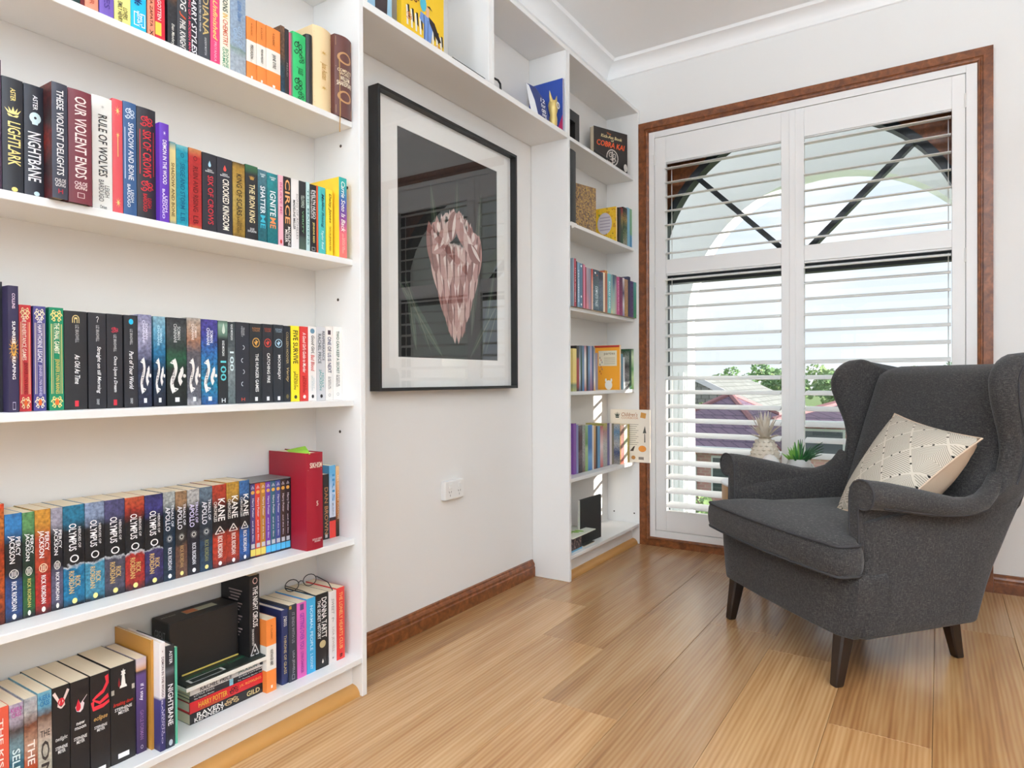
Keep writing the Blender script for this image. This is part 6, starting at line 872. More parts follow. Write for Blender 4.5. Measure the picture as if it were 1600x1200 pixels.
for row, (zc, n_, w0, l0, spread) in enumerate([(-.32, 4, .045, .2, .045), (-.26, 5, .055, .22, .08), (-.18, 6, .062, .23, .115), (-.10, 7, .066, .24, .14), (-.02, 7, .066, .22, .15), (.05, 6, .06, .19, .14)]):
    for j in range(n_):
        u_ = (j+.5)/n_*2-1; l_ = min(l0, .215-.10*u_*u_-zc-.05*abs(u_)); w_ = w0*(1.25 if row > 3 else 1)
        ppoly('petal', [petal(FC[0]+u_*spread, FC[1]+zc+.05*abs(u_), w_, l_, -u_*.22+.04 if row < 4 else u_*.25)], pin[(j*2+row) % 5], .0146+.0001*row+.00002*j)
        ppoly('petal_edge', [petal(FC[0]+u_*spread-.012*(1 if u_ > 0 else -1), FC[1]+zc+.05*abs(u_)+l_*.2, w_*.28, l_*.78, -u_*.24)], '#e6d6d0', .01465+.0001*row+.00002*j)
        ppoly('petal_shade', [petal(FC[0]+u_*spread+.016*(1 if u_ > 0 else -1), FC[1]+zc+.05*abs(u_)+l_*.05, w_*.16, l_*.7, -u_*.2)], '#7d5752', .01468+.0001*row+.00002*j)
q = [petal(FC[0]+.1*(random.random()-.5), FC[1]+.06+.03*random.random(), .012, .1, .9*(random.random()-.5)) for i in range(90)]
ppoly('fluff', q, '#d8c6c0', .0153)
ppoly('dark_heart', [sh([circ(14)], FC[0]-.01, FC[1]+.13, .05, .06)[0]], '#4a4244', .0154)
for i in (0, 1, 2, 3, 5, 6, 7, 8):
    u_ = (i+.5)/9*2-1
    ppoly('petal', [petal(FC[0]+u_*.165, FC[1]+.10-.09*abs(u_), .06, .10+.035*(1-abs(u_)), u_*.9)], pin[i % 5], .0155+.00002*i)
    ppoly('petal_edge', [petal(FC[0]+u_*.165+.01, FC[1]+.11-.09*abs(u_), .018, .085+.03*(1-abs(u_)), u_*.9)], '#e6d6d0', .01551+.00002*i)
# ------------------------------------------------------------------ double power point
t = thing('power_outlet', 'white double power outlet low on the recess wall under the framed print', 'outlet', (X0, .638, .485))
obj('plate', MB().box(0, .022, -.058, .058, -.036, .036, bev=.004, seg=2), mat('outlet_plastic', '#e9e7e4', .35, .5), t)
for s_ in (-1, 1):
    obj('switch', MB().box(.0225, .0265, s_*.028-.009, s_*.028+.009, .006, .026, bev=.002), MATS['outlet_plastic'], t)
    q = MB()
    for dy, dz, an in ((-.006, -.006, .5), (.006, -.006, -.5), (0, -.019, 0)):
        c_, n_ = math.cos(an), math.sin(an); q.poly([(.0223, s_*.028+dy+a*c_*.0022-b_*n_*.008, dz+a*n_*.0022+b_*c_*.008) for a, b_ in ((-.5, -.5), (.5, -.5), (.5, .5), (-.5, .5))])
    obj('socket_slots', q, mat('slot_grey', '#5a5856', .7), t)

# ------------------------------------------------------------------ window: architrave, shutter frame, shutters, glazing
def frame_piece(prof, horiz, a0, a1, pos, sgn):
    # prof: (across, out) ; out is towards the room (-y)
    if horiz: return MB().prism([(Y1-o_, pos+sgn*a) for a, o_ in prof], 0, a0, a1)
    return MB().prism([(pos+sgn*a, Y1-o_) for a, o_ in prof], 2, a0, a1)
AP = [(0, 0), (0, .02), (.034, .02), (.037, .015), (.041, .015), (.044, .018), (.05, .016), (.055, .008), (.056, 0)]
CN = [(.001, 0, 1, .85), (1.575, 0, -1, .85), (1.575, 2.297, -1, -1), (.001, 2.297, 1, -1)]
arch = None
for i, nm in enumerate(('architrave_sill', 'architrave_side', 'architrave_head', 'architrave_side')):
    R2 = [[(x+sx*a, Y1-o_, z+sz*a) for a, o_ in AP] for x, z, sx, sz in (CN[i], CN[(i+1) % 4])]
    o = struct(nm if arch else 'trim_5', MB().loft(R2), M_timber, arch); arch = arch or o
SF = [('stile', .053, .0865, .046, 2.244), ('stile', 1.481, 1.522, .046, 2.244)]
sfr = struct('trim_6', MB().box(.053, .0865, 2.073, 2.13, .046, 2.244, bev=.001), M_shut)
struct('shutter_jamb', MB().box(1.4805, 1.522, 2.073, 2.13, .046, 2.244, bev=.001), M_shut, sfr)
struct('shutter_head', MB().box(.0866, 1.4804, 2.073, 2.13, 2.209, 2.244, bev=.001), M_shut, sfr)
struct('shutter_sill', MB().box(.0866, 1.4804, 2.073, 2.13, .046, .083, bev=.001), M_shut, sfr)
def louver_mesh(L):
    q = MB(); ring = [(.0445*math.cos(a), .0055*math.sin(a)) for a in [2*PI*i/14 for i in range(14)]]
    t_ = math.radians(12); c_, s_ = math.cos(t_), math.sin(t_)
    ring = [(y*c_-z*s_, y*s_+z*c_) for y, z in ring]
    q.prism(ring, 0, -L/2, L/2); return mesh('louver', q, M_shut, smooth=.9)
def shutter(label, xa, xb, oa, ob, hinge_left):
    t = thing('plantation_shutter', label, 'shutter', ((xa+xb)/2, 2.088, .085)); cx = (xa+xb)/2
    def B(n, x0, x1, z0, z1, y0=-.0135, y1=.0135): return obj(n, MB().box(x0-cx, x1-cx, y0, y1, z0-.085, z1-.085, bev=.0015), M_shut, t)
    B('stile', xa, oa, .0855, 2.2065); B('stile', ob, xb, .0855, 2.2065)
    B('top_rail', oa+.0002, ob-.0002, 2.066, 2.2065); B('middle_rail', oa+.0002, ob-.0002, 1.468, 1.545); B('bottom_rail', oa+.0002, ob-.0002, .0855, .196)
    B('rail_bead', oa+.0002, ob-.0002, 2.061, 2.0655, -.009, .009); B('rail_bead', oa+.0002, ob-.0002, 1.46, 1.4675, -.009, .009)
    lm = louver_mesh(ob-oa-.006)
    for z in [1.581+.0757*i for i in range(7)]+[.2285+.0757*i for i in range(17)]:
        o = link('louver', lm, t, ((oa+ob)/2-cx, .0, z-.085))
    xr = (oa+.012 if hinge_left else ob-.012)-cx
    obj('tilt_rod', MB().box(xr-.002, xr+.002, .046, .049, 1.56-.085, 2.06-.085), M_shut, t); obj('tilt_rod', MB().box(xr-.002, xr+.002, .046, .049, .21-.085, 1.455-.085), M_shut, t)
    xh = (xa if hinge_left else xb)-cx
    for z in (.29, .86, 1.43, 2.09):
        obj('hinge', MB().tube([(xh, -.0165, z-.085-.03), (xh, -.0165, z-.085+.03)], .004, 8), mat('hinge_white', '#e4e2de', .4), t)
    obj('shadow_gap', MB().box(-(xb-xa)/2-.0012 if hinge_left else (xb-xa)/2-.0004, -(xb-xa)/2+.0004 if hinge_left else (xb-xa)/2+.0012, -.008, .01, 0, 2.12), M_dark, t)
    return t
shutter('left leaf of the white plantation shutters, next to the narrow bookcase', .0885, .7845, .150, .734, True)
sr = shutter('right leaf of the white plantation shutters, behind the grey wing chair', .7865, 1.4785, .838, 1.430, False)
obj('astragal', MB().box(.772-1.1325, .8-1.1325, -.018, -.0138, .003, 2.12, bev=.001), M_shut, sr)
# glazing
AC, AZ, AR = .787, 1.49, .697
win = struct('window_1', MB().box(.053, .118, 2.165, 2.225, .05, 2.243), M_metal_dark)
struct('frame_side', MB().box(1.455, 1.52, 2.165, 2.225, .05, 2.243), M_metal_dark, win)
struct('transom', MB().box(.118, 1.455, 2.165, 2.225, 1.428, 1.482), M_metal_dark, win)
struct('frame_sill', MB().box(.118, 1.455, 2.165, 2.225, .05, .11), M_metal_dark, win)
q = MB(); n_ = 40
aa = [math.pi*i/n_ for i in range(n_+1)]
q.loft([[(AC+R_*math.cos(a), y, AZ+R_*math.sin(a)) for (R_, y) in ((AR, 2.15), (AR+.035, 2.15), (AR+.035, 2.225), (AR, 2.225))] for a in aa], (True, True))
struct('arch_frame', q, M_metal_dark, win, smooth=.5)
for a in (PI/4, 3*PI/4):
    c_, s_ = math.cos(a), math.sin(a); w_ = .013
    P = [(AC+.03*c_+w_*s_, AZ+.03*s_-w_*c_), (AC+.03*c_-w_*s_, AZ+.03*s_+w_*c_), (AC+AR*c_-w_*s_, AZ+AR*s_+w_*c_), (AC+AR*c_+w_*s_, AZ+AR*s_-w_*c_)]
    struct('mullion', MB().prism2(P, 2.17, 2.22) if False else MB().loft([[(x, 2.17, z) for x, z in P], [(x, 2.22, z) for x, z in P]]), M_metal_dark, win)
for sgn in (1, -1):
    q = MB(); top = []; rows_ = []
    for i in range(21):
        a = PI/2*i/20; x = AC+sgn*(AR+.03)*math.cos(a); z = AZ+(AR+.03)*math.sin(a)
        ex = AC+sgn*.732
        rows_.append([(x, 2.18, z), (x, 2.18, max(z, 2.243)) , (x, 2.215, max(z, 2.243)), (x, 2.215, z)])
    q.loft(rows_, (True, True)); struct('spandrel_board', q, M_timber, win)
struct('glass_pane', MB().box(.118, 1.455, 2.195, 2.199, .11, 1.428), M_glassw, win)
q = MB(); q.loft([[(AC+AR*math.cos(a), y, AZ+AR*math.sin(a)) for a in aa] for y in (2.195, 2.199)]); struct('glass_pane', q, M_glassw, win)

# ------------------------------------------------------------------ wing chair
def f_fabric(t, b):
    tcn = N(t, 'ShaderNodeTexCoord')
    def thread(st):
        mpn = N(t, 'ShaderNodeMapping'); mpn.inputs['Scale'].default_value = st; t.links.new(tcn.outputs['Object'], mpn.inputs[0])
        n = N(t, 'ShaderNodeTexNoise'); n.inputs['Scale'].default_value = 620; n.inputs['Detail'].default_value = 2; t.links.new(mpn.outputs[0], n.inputs['Vector']); return n
    a, c = thread((1, 1, .16)), thread((.16, .16, 1))
    m = N(t, 'ShaderNodeMath', operation='MAXIMUM'); t.links.new(a.outputs[0], m.inputs[0]); t.links.new(c.outputs[0], m.inputs[1])
    r = ramp_nodes(t, [(.40, '#272525'), (.56, '#373433'), (.74, '#56524f')]); t.links.new(m.outputs[0], r.inputs[0]); t.links.new(r.outputs[0], b.inputs['Base Color'])
    bp = N(t, 'ShaderNodeBump'); bp.inputs['Strength'].default_value = .4; bp.inputs['Distance'].default_value = .001; t.links.new(m.outputs[0], bp.inputs['Height']); t.links.new(bp.outputs[0], b.inputs['Normal'])
    b.inputs['Sheen Weight'].default_value = .12; b.inputs['Sheen Roughness'].default_value = .5
M_fab = mat('charcoal_weave', '#55535a', .95, .15, fn=f_fabric)
M_pipe = mat('dark_piping', '#3d3b3c', .9, .1)
chair = thing('wing_chair', 'charcoal grey upholstered wing armchair with dark tapered legs in front of the window', 'armchair', (.9235, .9695, 0), math.atan2(-.694, .72))
def ip(tab, x):
    if x <= tab[0][0]: return tab[0][1]
    for (a, va), (c, vc) in zip(tab, tab[1:]):
        if x <= c:
            f_ = (x-a)/(c-a); return va+(vc-va)*f_
    return tab[-1][1]
VR = [(.15, .50), (.30, .545), (.47, .635), (.62, .715), (.78, .79), (.93, .845), (.99, .86)]
VF = [(.15, .030), (.33, .030), (.36, .045), (.50, .045), (.515, .25), (.53, .40), (.55, .495), (.575, .532), (.61, .55), (.67, .562), (.72, .556), (.77, .538), (.82, .518), (.86, .506), (.90, .506), (.935, .522), (.96, .548), (.978, .585), (.986, .63)]
UO = [(.15, .345), (.35, .353), (.5, .352), (.56, .354), (.65, .356), (.75, .366), (.86, .384), (.93, .385), (.99, .372)]
UI = [(.15, .275), (.35, .298), (.5, .302), (.6, .296), (.75, .300), (.86, .306), (.99, .300)]
def side_ring(z, s, shrink=0.0, n=10):
    vf, vr, uo, ui = ip(VF, z)+shrink, ip(VR, z)-shrink*.6, ip(UO, z)-shrink*.8, ip(UI, z)+shrink*.8
    rear_u = uo - (.042 if z < .5 else .042+.03*min((z-.5)/.4, 1))      # body narrows to the rear
    r = min((uo-ui)/2, .04); out = []
    cu = (uo+ui)/2
    for i in range(n+1):                                        # rounded front roll
        a = -PI/2+PI*i/n; out.append((cu+(uo-ui)/2*math.sin(a), vf+r*(1-math.cos(a))))
    out += [(uo-(uo-rear_u)*k, vf+r+(vr-vf-r)*k) for k in (.2, .4, .6, .8, .96)]
    out += [(rear_u-.01, vr)]
    ri = ui-.015 if z > .5 else ui-.02
    out += [(ri+.02, vr), (ri, vr-.012)]
    out += [(ui+(ri-ui)*k, vf+r+(vr-vf-r)*k) for k in (.75, .5, .25)]
    return [(s*u, v, z) for u, v in out]
for s in (-1, 1):
    zs = [.152, .158, .2, .26, .32, .38, .44, .49, .505, .52, .535, .55, .565, .585, .61, .64, .67, .70, .73, .76, .79, .82, .85, .875, .9, .92, .94, .955, .967]
    rings = [side_ring(.152, s, .006)]+[side_ring(z, s) for z in zs[1:]]
    rings += [side_ring(.976, s, .004), side_ring(.983, s, .012), side_ring(.987, s, .024)]
    q = MB().loft(rings)
    q.v = [(u, v, z-.055*max(0, min(1, (v-.62)/.13))*max(0, min(1, (z-.86)/.12))) for u, v, z in q.v]
    obj('side_panel', q, M_fab, chair, smooth=1.0)
    # arm roll
    AP_ = [(.05, .572, .357, .042), (.08, .569, .358, .042), (.12, .563, .357, .041), (.2, .548, .355, .039), (.29, .531, .352, .035), (.36, .521, .348, .029), (.42, .520, .345, .027), (.47, .532, .342, .027), (.505, .56, .338, .025), (.53, .60, .335, .018)]
    rr_ = []
    for v, z, u, r_ in AP_:
        ui = .302; P = [(ui, .44), (ui, .49), (ui, z-.012)]
        P += [(u-(u-ui)*math.cos(a), z+r_*math.sin(a)) for a in [PI/2*i/6 for i in range(7)]]
        P += [(u+r_*math.sin(a), z+r_*math.cos(a)) for a in [PI*i/10 for i in range(1, 10)]]
        uo_ = ip(UO, .47)-.042*min(1, v/.5)-.014; P += [(u-.012, z-r_), (uo_, .47), (uo_, .44)]
        rr_.append([(s*a, v, c) for a, c in P])
    obj('arm_roll', MB().loft(rr_), M_fab, chair, smooth=.9)
    # front facing of the arm: post and scroll, with piping
    sc = [(.357+.042*math.cos(a), .572+.042*math.sin(a)) for a in [PI*.5-PI*1.13*i/14 for i in range(15)]]
    out = [(.303, .335), (.302, .45), (.303, .562), (.309, .588), (.322, .605), (.340, .613)]+sc+[(.338, .52), (.341, .45), (.341, .335)]
    q = MB().loft([[(s*u, .034, z) for u, z in out], [(s*u, .055, z) for u, z in out]]); obj('arm_facing', q, M_fab, chair)
    q = MB().tube([(s*u, .0335, z) for u, z in out], .0032, 6); obj('piping', q, M_pipe, chair, smooth=1)
    # piping below the roll along the outer side
    q = MB().tube([(s*(u+.62*r_), v, z-.80*r_) for v, z, u, r_ in AP_[1:]], .003, 6); obj('piping', q, M_pipe, chair, smooth=1)
    # wing edge piping
    q = MB().tube([(s*(ip(UO, z)+.001), ip(VF, z)+.047, z) for z in (.58, .62, .67, .72, .77, .82, .86, .9, .935, .955)], .0025, 6); obj('wing_piping', q, M_pipe, chair, smooth=1)
# front rail
def rail_ring(z, sh_=0):
    w_ = ip([(.152, .335), (.25, .352), (.34, .36)], z)-sh_; out = []
    for i in range(17):
        u = -w_+2*w_*i/16; e_ = abs(u)/w_
        out.append((u, -.012*(1-e_**2)+.018*max(0, (e_-.93)/.07)**2+sh_))
    return [(u, v, z) for u, v in out]+[(w_, .12, z), (-w_, .12, z)]
q = MB().loft([rail_ring(.150, .008), rail_ring(.156), rail_ring(.2), rail_ring(.26), rail_ring(.315), rail_ring(.335, .004), rail_ring(.342, .012)]); obj('front_rail', q, M_fab, chair, smooth=.9)
obj('seat_deck', MB().box(-.29, .29, .1, .50, .155, .335), M_fab, chair)
obj('back_panel', MB().loft([[(-.285, ip(VR, z)-.02, z), (.285, ip(VR, z)-.02, z), (.285, ip(VR, z)-.004, z), (-.285, ip(VR, z)-.004, z)] for z in (.155, .3, .47, .62, .78, .93)]), M_fab, chair)
# seat cushion (T shaped, piped)
def seat_out(off=0):
    P = []
    for i in range(13): u = -.335+.67*i/12; P.append((u, -.05-.022*(1-(u/.335)**2)))
    P += [(.352, -.043), (.36, -.02), (.36, .018), (.352, .034), (.33, .041), (.303, .043), (.296, .06), (.295, .15), (.29, .3), (.285, .45), (.28, .54), (.26, .556)]
    P += [(.13, .56), (0, .56), (-.13, .56)]
    P += [(-u, v) for u, v in reversed([(.352, -.043), (.36, -.02), (.36, .018), (.352, .034), (.33, .041), (.303, .043), (.296, .06), (.295, .15), (.29, .3), (.285, .45), (.28, .54), (.26, .556)])]
    c_ = (0, .24)
    if off:
        n = len(P); Q = []
        for i, p in enumerate(P):
            a, b_ = P[i-1], P[(i+1) % n]; dx, dy = b_[0]-a[0], b_[1]-a[1]; l = math.hypot(dx, dy); Q.append((p[0]-dy/l*off, p[1]+dx/l*off))
        return Q
    return P
def seat_ring(z, off=0, k=1.0, dome=0):
    return [(u*k, .24+(v-.24)*k, z+dome) for u, v in seat_out(off)]
rg = [seat_ring(.338, .012), seat_ring(.342, .002), seat_ring(.36, -.004), seat_ring(.385, -.006), seat_ring(.41, -.003), seat_ring(.427, .003), seat_ring(.434, .012)]
rg += [seat_ring(.434, .012, k, d) for k, d in ((.93, .008), (.82, .016), (.68, .022), (.5, .026), (.3, .029), (.12, .03))]
q = MB().loft(rg); obj('seat_cushion', q, M_fab, chair, smooth=1.0)
for z in (.342, .4285): q = MB().tube(seat_ring(z, .001), .004, 6, closed=True); obj('piping', q, M_pipe, chair, smooth=1)
# back cushion
BF = [(.34, .46), (.475, .505), (.60, .548), (.75, .60), (.88, .648), (.92, .668), (.945, .70)]
def back_ring(z, sh_=0):
    vf = ip(BF, z)+sh_; vr = ip(VR, z)-.025-sh_; w_ = .312-sh_; out = []
    for i in range(15):
        u = -w_+2*w_*i/14; e_ = abs(u)/w_; out.append((u, vf-.018*(1-e_**4)+.03*max(0, (e_-.86)/.14)**2))
    return [(u, v, z) for u, v in out]+[(w_, vr, z), (-w_, vr, z)]
q = MB().loft([back_ring(z) for z in (.34, .42, .475, .54, .60, .67, .75, .82, .88, .915)]+[back_ring(.932, .006), back_ring(.944, .018), back_ring(.95, .036)]); obj('backrest', q, M_fab, chair, smooth=1.0)
# legs
def leg(p0, p1, r0_, r1_):
    q = MB(); rings = []
    for f_ in (0, .5, .97, 1):
        r_ = r0_+(r1_-r0_)*f_; c_ = [p0[i]+(p1[i]-p0[i])*f_ for i in range(3)]
        if f_ == 1: r_ *= .85
        rings.append([(c_[0]+r_*max(-.86, min(.86, 1.15*math.cos(a))), c_[1]+r_*max(-.86, min(.86, 1.15*math.sin(a))), c_[2]) for a in [2*PI*(k+.5)/16 for k in range(16)]])
    return q.loft(rings)
M_leg = mat('black_brown_leg', '#221813', .35, .5)
for s in (-1, 1):
    obj('leg', leg((s*.280, .034, .154), (s*.283, .006, 0), .027, .017), M_leg, chair, smooth=.6)
    obj('leg', leg((s*.203, .488, .157), (s*.2, .528, 0), .027, .017), M_leg, chair, smooth=.6)
# ------------------------------------------------------------------ throw pillow
def f_pillow(t, b):
    uv = N(t, 'ShaderNodeUVMap'); sp = N(t, 'ShaderNodeSeparateXYZ'); t.links.new(uv.outputs[0], sp.inputs[0])
    def M(op, a, c=None, d=None):
        n = N(t, 'ShaderNodeMath', operation=op)
        for i, x in enumerate((a, c, d)):
            if x is None: continue
            if isinstance(x, (int, float)): n.inputs[i].default_value = x
            else: t.links.new(x, n.inputs[i])
        return n.outputs[0]
    U, V = sp.outputs[0], sp.outputs[1]
    def cell(x, k): return M('ABSOLUTE', M('SUBTRACT', M('FRACT', M('MULTIPLY', x, k)), .5))
    a = M('ADD', M('MULTIPLY', U, 2.7), M('MULTIPLY', V, 2.7)); c = M('SUBTRACT', M('MULTIPLY', U, 2.7), M('MULTIPLY', V, 2.7))
    ca, cc = cell(a, 1), cell(c, 1)
    dia = M('MAXIMUM', ca, cc)
    rings = M('GREATER_THAN', M('FRACT', M('MULTIPLY', dia, 24)), .52)
    stripes = M('GREATER_THAN', M('FRACT', M('MULTIPLY', V, 58)), .55)
    chev = M('GREATER_THAN', M('FRACT', M('MULTIPLY', M('ADD', V, cell(U, 2.7)), 48)), .55)
    vo = N(t, 'ShaderNodeTexChecker'); cb = N(t, 'ShaderNodeCombineXYZ'); t.links.new(a, cb.inputs[0]); t.links.new(c, cb.inputs[1]); vo.inputs['Scale'].default_value = 1.0; t.links.new(cb.outputs[0], vo.inputs['Vector'])
    big = M('GREATER_THAN', M('FRACT', M('MULTIPLY', U, 1.5)), .55)
    p1 = N(t, 'ShaderNodeMix'); p1.data_type = 'FLOAT'
    t.links.new(vo.outputs['Fac'], p1.inputs[0]); t.links.new(rings, p1.inputs[2]); t.links.new(stripes, p1.inputs[3])
    p2 = N(t, 'ShaderNodeMix'); p2.data_type = 'FLOAT'; t.links.new(M('MULTIPLY', big, vo.outputs['Fac']), p2.inputs[0]); t.links.new(p1.outputs[0], p2.inputs[2]); t.links.new(chev, p2.inputs[3])
    # bold cream outlines with black dashes
    edge = M('GREATER_THAN', dia, .47)
    dash = M('MULTIPLY', M('GREATER_THAN', M('MINIMUM', ca, cc), .12), M('LESS_THAN', M('MINIMUM', ca, cc), .18))
    blk = M('MULTIPLY', edge, dash)
    keep = M('MULTIPLY', p2.outputs[0], M('SUBTRACT', 1.0, edge))
    tot = M('MAXIMUM', M('MULTIPLY', keep, .5), blk)
    r = ramp_nodes(t, [(0, '#c3b8a8'), (1, '#221f1d')]); t.links.new(tot, r.inputs[0]); t.links.new(r.outputs[0], b.inputs['Base Color'])
    add_bump(t, b, 300, .3)
pil = thing('throw_pillow', 'cream throw pillow with black geometric line pattern propped in the wing chair', 'pillow', (0, 0, 0))
pil.matrix_world = Matrix.Translation((.9235, .9695, 0)) @ Matrix.Rotation(math.atan2(-.694, .72), 4, 'Z')
TOP, RGT, LFT, BOT = Vector((-.063, .535, .775)), Vector((.332, .478, .72)), Vector((.02, .22, .455)), Vector((.262, .19, .47))
nrm = (RGT-TOP).cross(LFT-TOP).normalized()
if nrm.y > 0: nrm = -nrm
def pil_pt(u, v, side):
    e_ = lambda x: 1-(abs(2*x-1))**2.6
    pin_ = .07
    uu = u+(u-.5)*-pin_*4*v*(1-v); vv = v+(v-.5)*-pin_*4*u*(1-u)
    p = TOP*(1-uu)*(1-vv)+RGT*uu*(1-vv)+LFT*(1-uu)*vv+BOT*uu*vv
    return p+nrm*side*(.075 if side > 0 else .13)*(max(e_(u), 0)*max(e_(v), 0))**.55
G = 22
def pil_side(side):
    q = MB(); q.v = [tuple(pil_pt(i/G, j/G, side)) for j in range(G+1) for i in range(G+1)]
    q.f = [(j*(G+1)+i, j*(G+1)+i+1, (j+1)*(G+1)+i+1, (j+1)*(G+1)+i) for j in range(G) for i in range(G)]; q.m = [0]*len(q.f); return q
M_pilf = mat('pillow_pattern', '#cfc3b1', .95, .1, fn=f_pillow); M_pilb = mat('pillow_back', '#c9b199', .95, .1, fn=lambda t, b: add_bump(t, b, 300, .3))
pf = obj('front_cover', pil_side(1), M_pilf, pil, smooth=3)
uvl = pf.data.uv_layers.new(name='UVMap')
for lp in pf.data.loops:
    i = lp.vertex_index; uvl.data[lp.index].uv = ((i % (G+1))/G, (i//(G+1))/G)
obj('back_cover', pil_side(-1), M_pilb, pil, smooth=3)
seam = [pil_pt(i/G, 0, 0) for i in range(G)]+[pil_pt(1, j/G, 0) for j in range(G)]+[pil_pt(1-i/G, 1, 0) for i in range(G)]+[pil_pt(0, 1-j/G, 0) for j in range(G)]
obj('seam', MB().tube(seam, .003, 6, closed=True), M_pilb, pil, smooth=2)
# ------------------------------------------------------------------ side table and what stands on it
TX, TY, TZ = .755, 1.80, .431
t = thing('side_table', 'round side table with white top and timber rim behind the wing chair', 'side table', (TX, TY, 0))
obj('tabletop', MB().lathe([(0.001, TZ-.012), (.226, TZ-.012), (.232, TZ-.008), (.232, TZ-.003), (.228, TZ), (.001, TZ)], 40), mat('white_top', '#e4e4e6', .35), t, smooth=.6)
obj('timber_rim', MB().lathe([(.20, TZ-.085), (.224, TZ-.085), (.228, TZ-.08), (.228, TZ-.0125), (.20, TZ-.0125)], 40), mat('pale_timber', '#b08a60', .5, fn=lambda t, b: add_bump(t, b, 80, .2, stretch=(1, 1, .1))), t, smooth=.6)
for k in range(3):
    a = 2*PI*k/3+.5; obj('leg', MB().tube([(.15*math.cos(a), .15*math.sin(a), TZ-.0845), (.19*math.cos(a), .19*math.sin(a), 0)], [.016, .011], 10), MATS['pale_timber'], t, smooth=.8)
t = thing('pineapple_ornament', 'whitewashed pineapple ornament with spiky crown on the side table', 'ornament', (.716, 1.79, TZ+.0005))
M_pine = mat('whitewash', '#cdc1b0', .7, .2, fn=lambda t, b: add_bump(t, b, 90, .3))
prof = [(.03, 0), (.05, .012), (.062, .045), (.066, .085), (.062, .125), (.052, .16), (.038, .19), (.02, .204)]
q = MB().lathe(prof, 24); obj('body', q, M_pine, t, smooth=1)
q = MB(); n_ = 13
for j in range(11):
    z = .012+.0175*j; r_ = ip([(p[1], p[0]) for p in prof], z)
    for k in range(n_):
        a = 2*PI*(k+.5*(j % 2))/n_; c_ = Vector((r_*math.cos(a), r_*math.sin(a), z)); o_ = Vector((math.cos(a), math.sin(a), .15)); tt = Vector((-math.sin(a), math.cos(a), 0)); w_ = r_*PI/n_*.85
        q.add([c_+tt*w_, c_+Vector((0, 0, .0095)), c_-tt*w_, c_-Vector((0, 0, .0095)), c_+o_*.006], [(0, 1, 4), (1, 2, 4), (2, 3, 4), (3, 0, 4)])
o = obj('scales', q, M_pine, t); o['kind'] = 'stuff'
for ring, (n_, ln, tilt, z) in enumerate([(9, .062, 1.05, .194), (8, .085, .7, .2), (7, .11, .4, .203), (5, .12, .13, .205)]):
    for k in range(n_):
        a = 2*PI*k/n_+ring*.4; d_ = Vector((math.cos(a), math.sin(a), 0)); tt = Vector((-math.sin(a), math.cos(a), 0)); rings = []
        for i in range(6):
            f_ = i/5; th_ = tilt*(.75+.5*f_); c_ = Vector((0, 0, z))+d_*(.01+ln*f_*math.sin(tilt*(.8+.35*f_)))+Vector((0, 0, ln*f_*math.cos(tilt*(.8+.35*f_)))); w_ = .0125*(1-f_)**.7*(.7+.6*f_)+.0006
            nn = d_*math.cos(tilt)-Vector((0, 0, math.sin(tilt)))
            rings.append([c_-tt*w_, c_+nn*w_*.35, c_+tt*w_, c_-nn*.0012])
        obj('crown_leaf', MB().loft(rings), M_pine, t, smooth=.8)
t = thing('ceramic_egg', 'smooth white domed ceramic ornament between the pineapple and the planter', 'ornament', (.763, 1.668, TZ+.0005))
obj('body', MB().lathe([(.025, 0), (.042, .012), (.05, .045), (.047, .085), (.035, .118), (.016, .138), (.001, .142)], 24), mat('white_ceramic', '#d9d4cf', .35), t, smooth=2)
t = thing('potted_plant', 'small spiky green plant in a pale grey face planter on the side table', 'plant', (.874, 1.715, TZ+.0005))
M_pot = mat('grey_ceramic', '#b9b6b2', .45)
obj('pot', MB().lathe([(.03, 0), (.045, .012), (.054, .05), (.054, .085), (.046, .115), (.042, .124), (.038, .124), (.038, .11), (.001, .108)], 28), M_pot, t, smooth=.9)
def on_pot(a, z): r_ = ip([(0, .03), (.012, .045), (.05, .054), (.085, .054), (.115, .046), (.124, .042)], z)+.0008; return (r_*math.cos(a), r_*math.sin(a), z)
for s_ in (-1, 1):
    q = MB().tube([on_pot(-1.9+s_*.35+.22*math.cos(b_), .082+.008*math.sin(b_)) for b_ in [PI*i/6 for i in range(7)]], .0016, 6); obj('closed_eye', q, M_dark, t)
q = MB().tube([(.03, .045, .06), (.045, .052, .08), (.04, .05, .1)], .005, 8); obj('ear', q, M_pot, t, smooth=1)
for s_, a in ((-1, PI*1.15), (1, -.1)): q = MB().tube([on_pot(a, .07), tuple(1.2*c for c in on_pot(a, .085)[:2])+(.085,), on_pot(a, .105)], .004, 8); obj('ear', q, M_pot, t, smooth=1)
obj('soil', MB().lathe([(.001, .1085), (.0375, .1085), (.0375, .112), (.001, .113)], 16), mat('soil', '#3a2c22', .95), t)
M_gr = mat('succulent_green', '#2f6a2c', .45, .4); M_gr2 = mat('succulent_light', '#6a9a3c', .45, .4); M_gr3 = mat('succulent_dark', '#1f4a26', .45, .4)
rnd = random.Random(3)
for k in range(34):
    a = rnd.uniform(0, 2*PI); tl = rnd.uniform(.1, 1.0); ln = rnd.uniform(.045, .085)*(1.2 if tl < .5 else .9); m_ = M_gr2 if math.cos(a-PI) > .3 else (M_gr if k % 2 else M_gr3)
    d_ = Vector((math.cos(a), math.sin(a), 0)); b0 = d_*rnd.uniform(.004, .025)+Vector((0, 0, .11)); pts = [b0+(d_*math.sin(tl)*f_+Vector((0, 0, math.cos(tl)*f_)))*ln for f_ in (0, .35, .7, 1)]
    obj('leaf', MB().tube(pts, [.005, .006, .004, .0006], 6), m_, t, smooth=2)
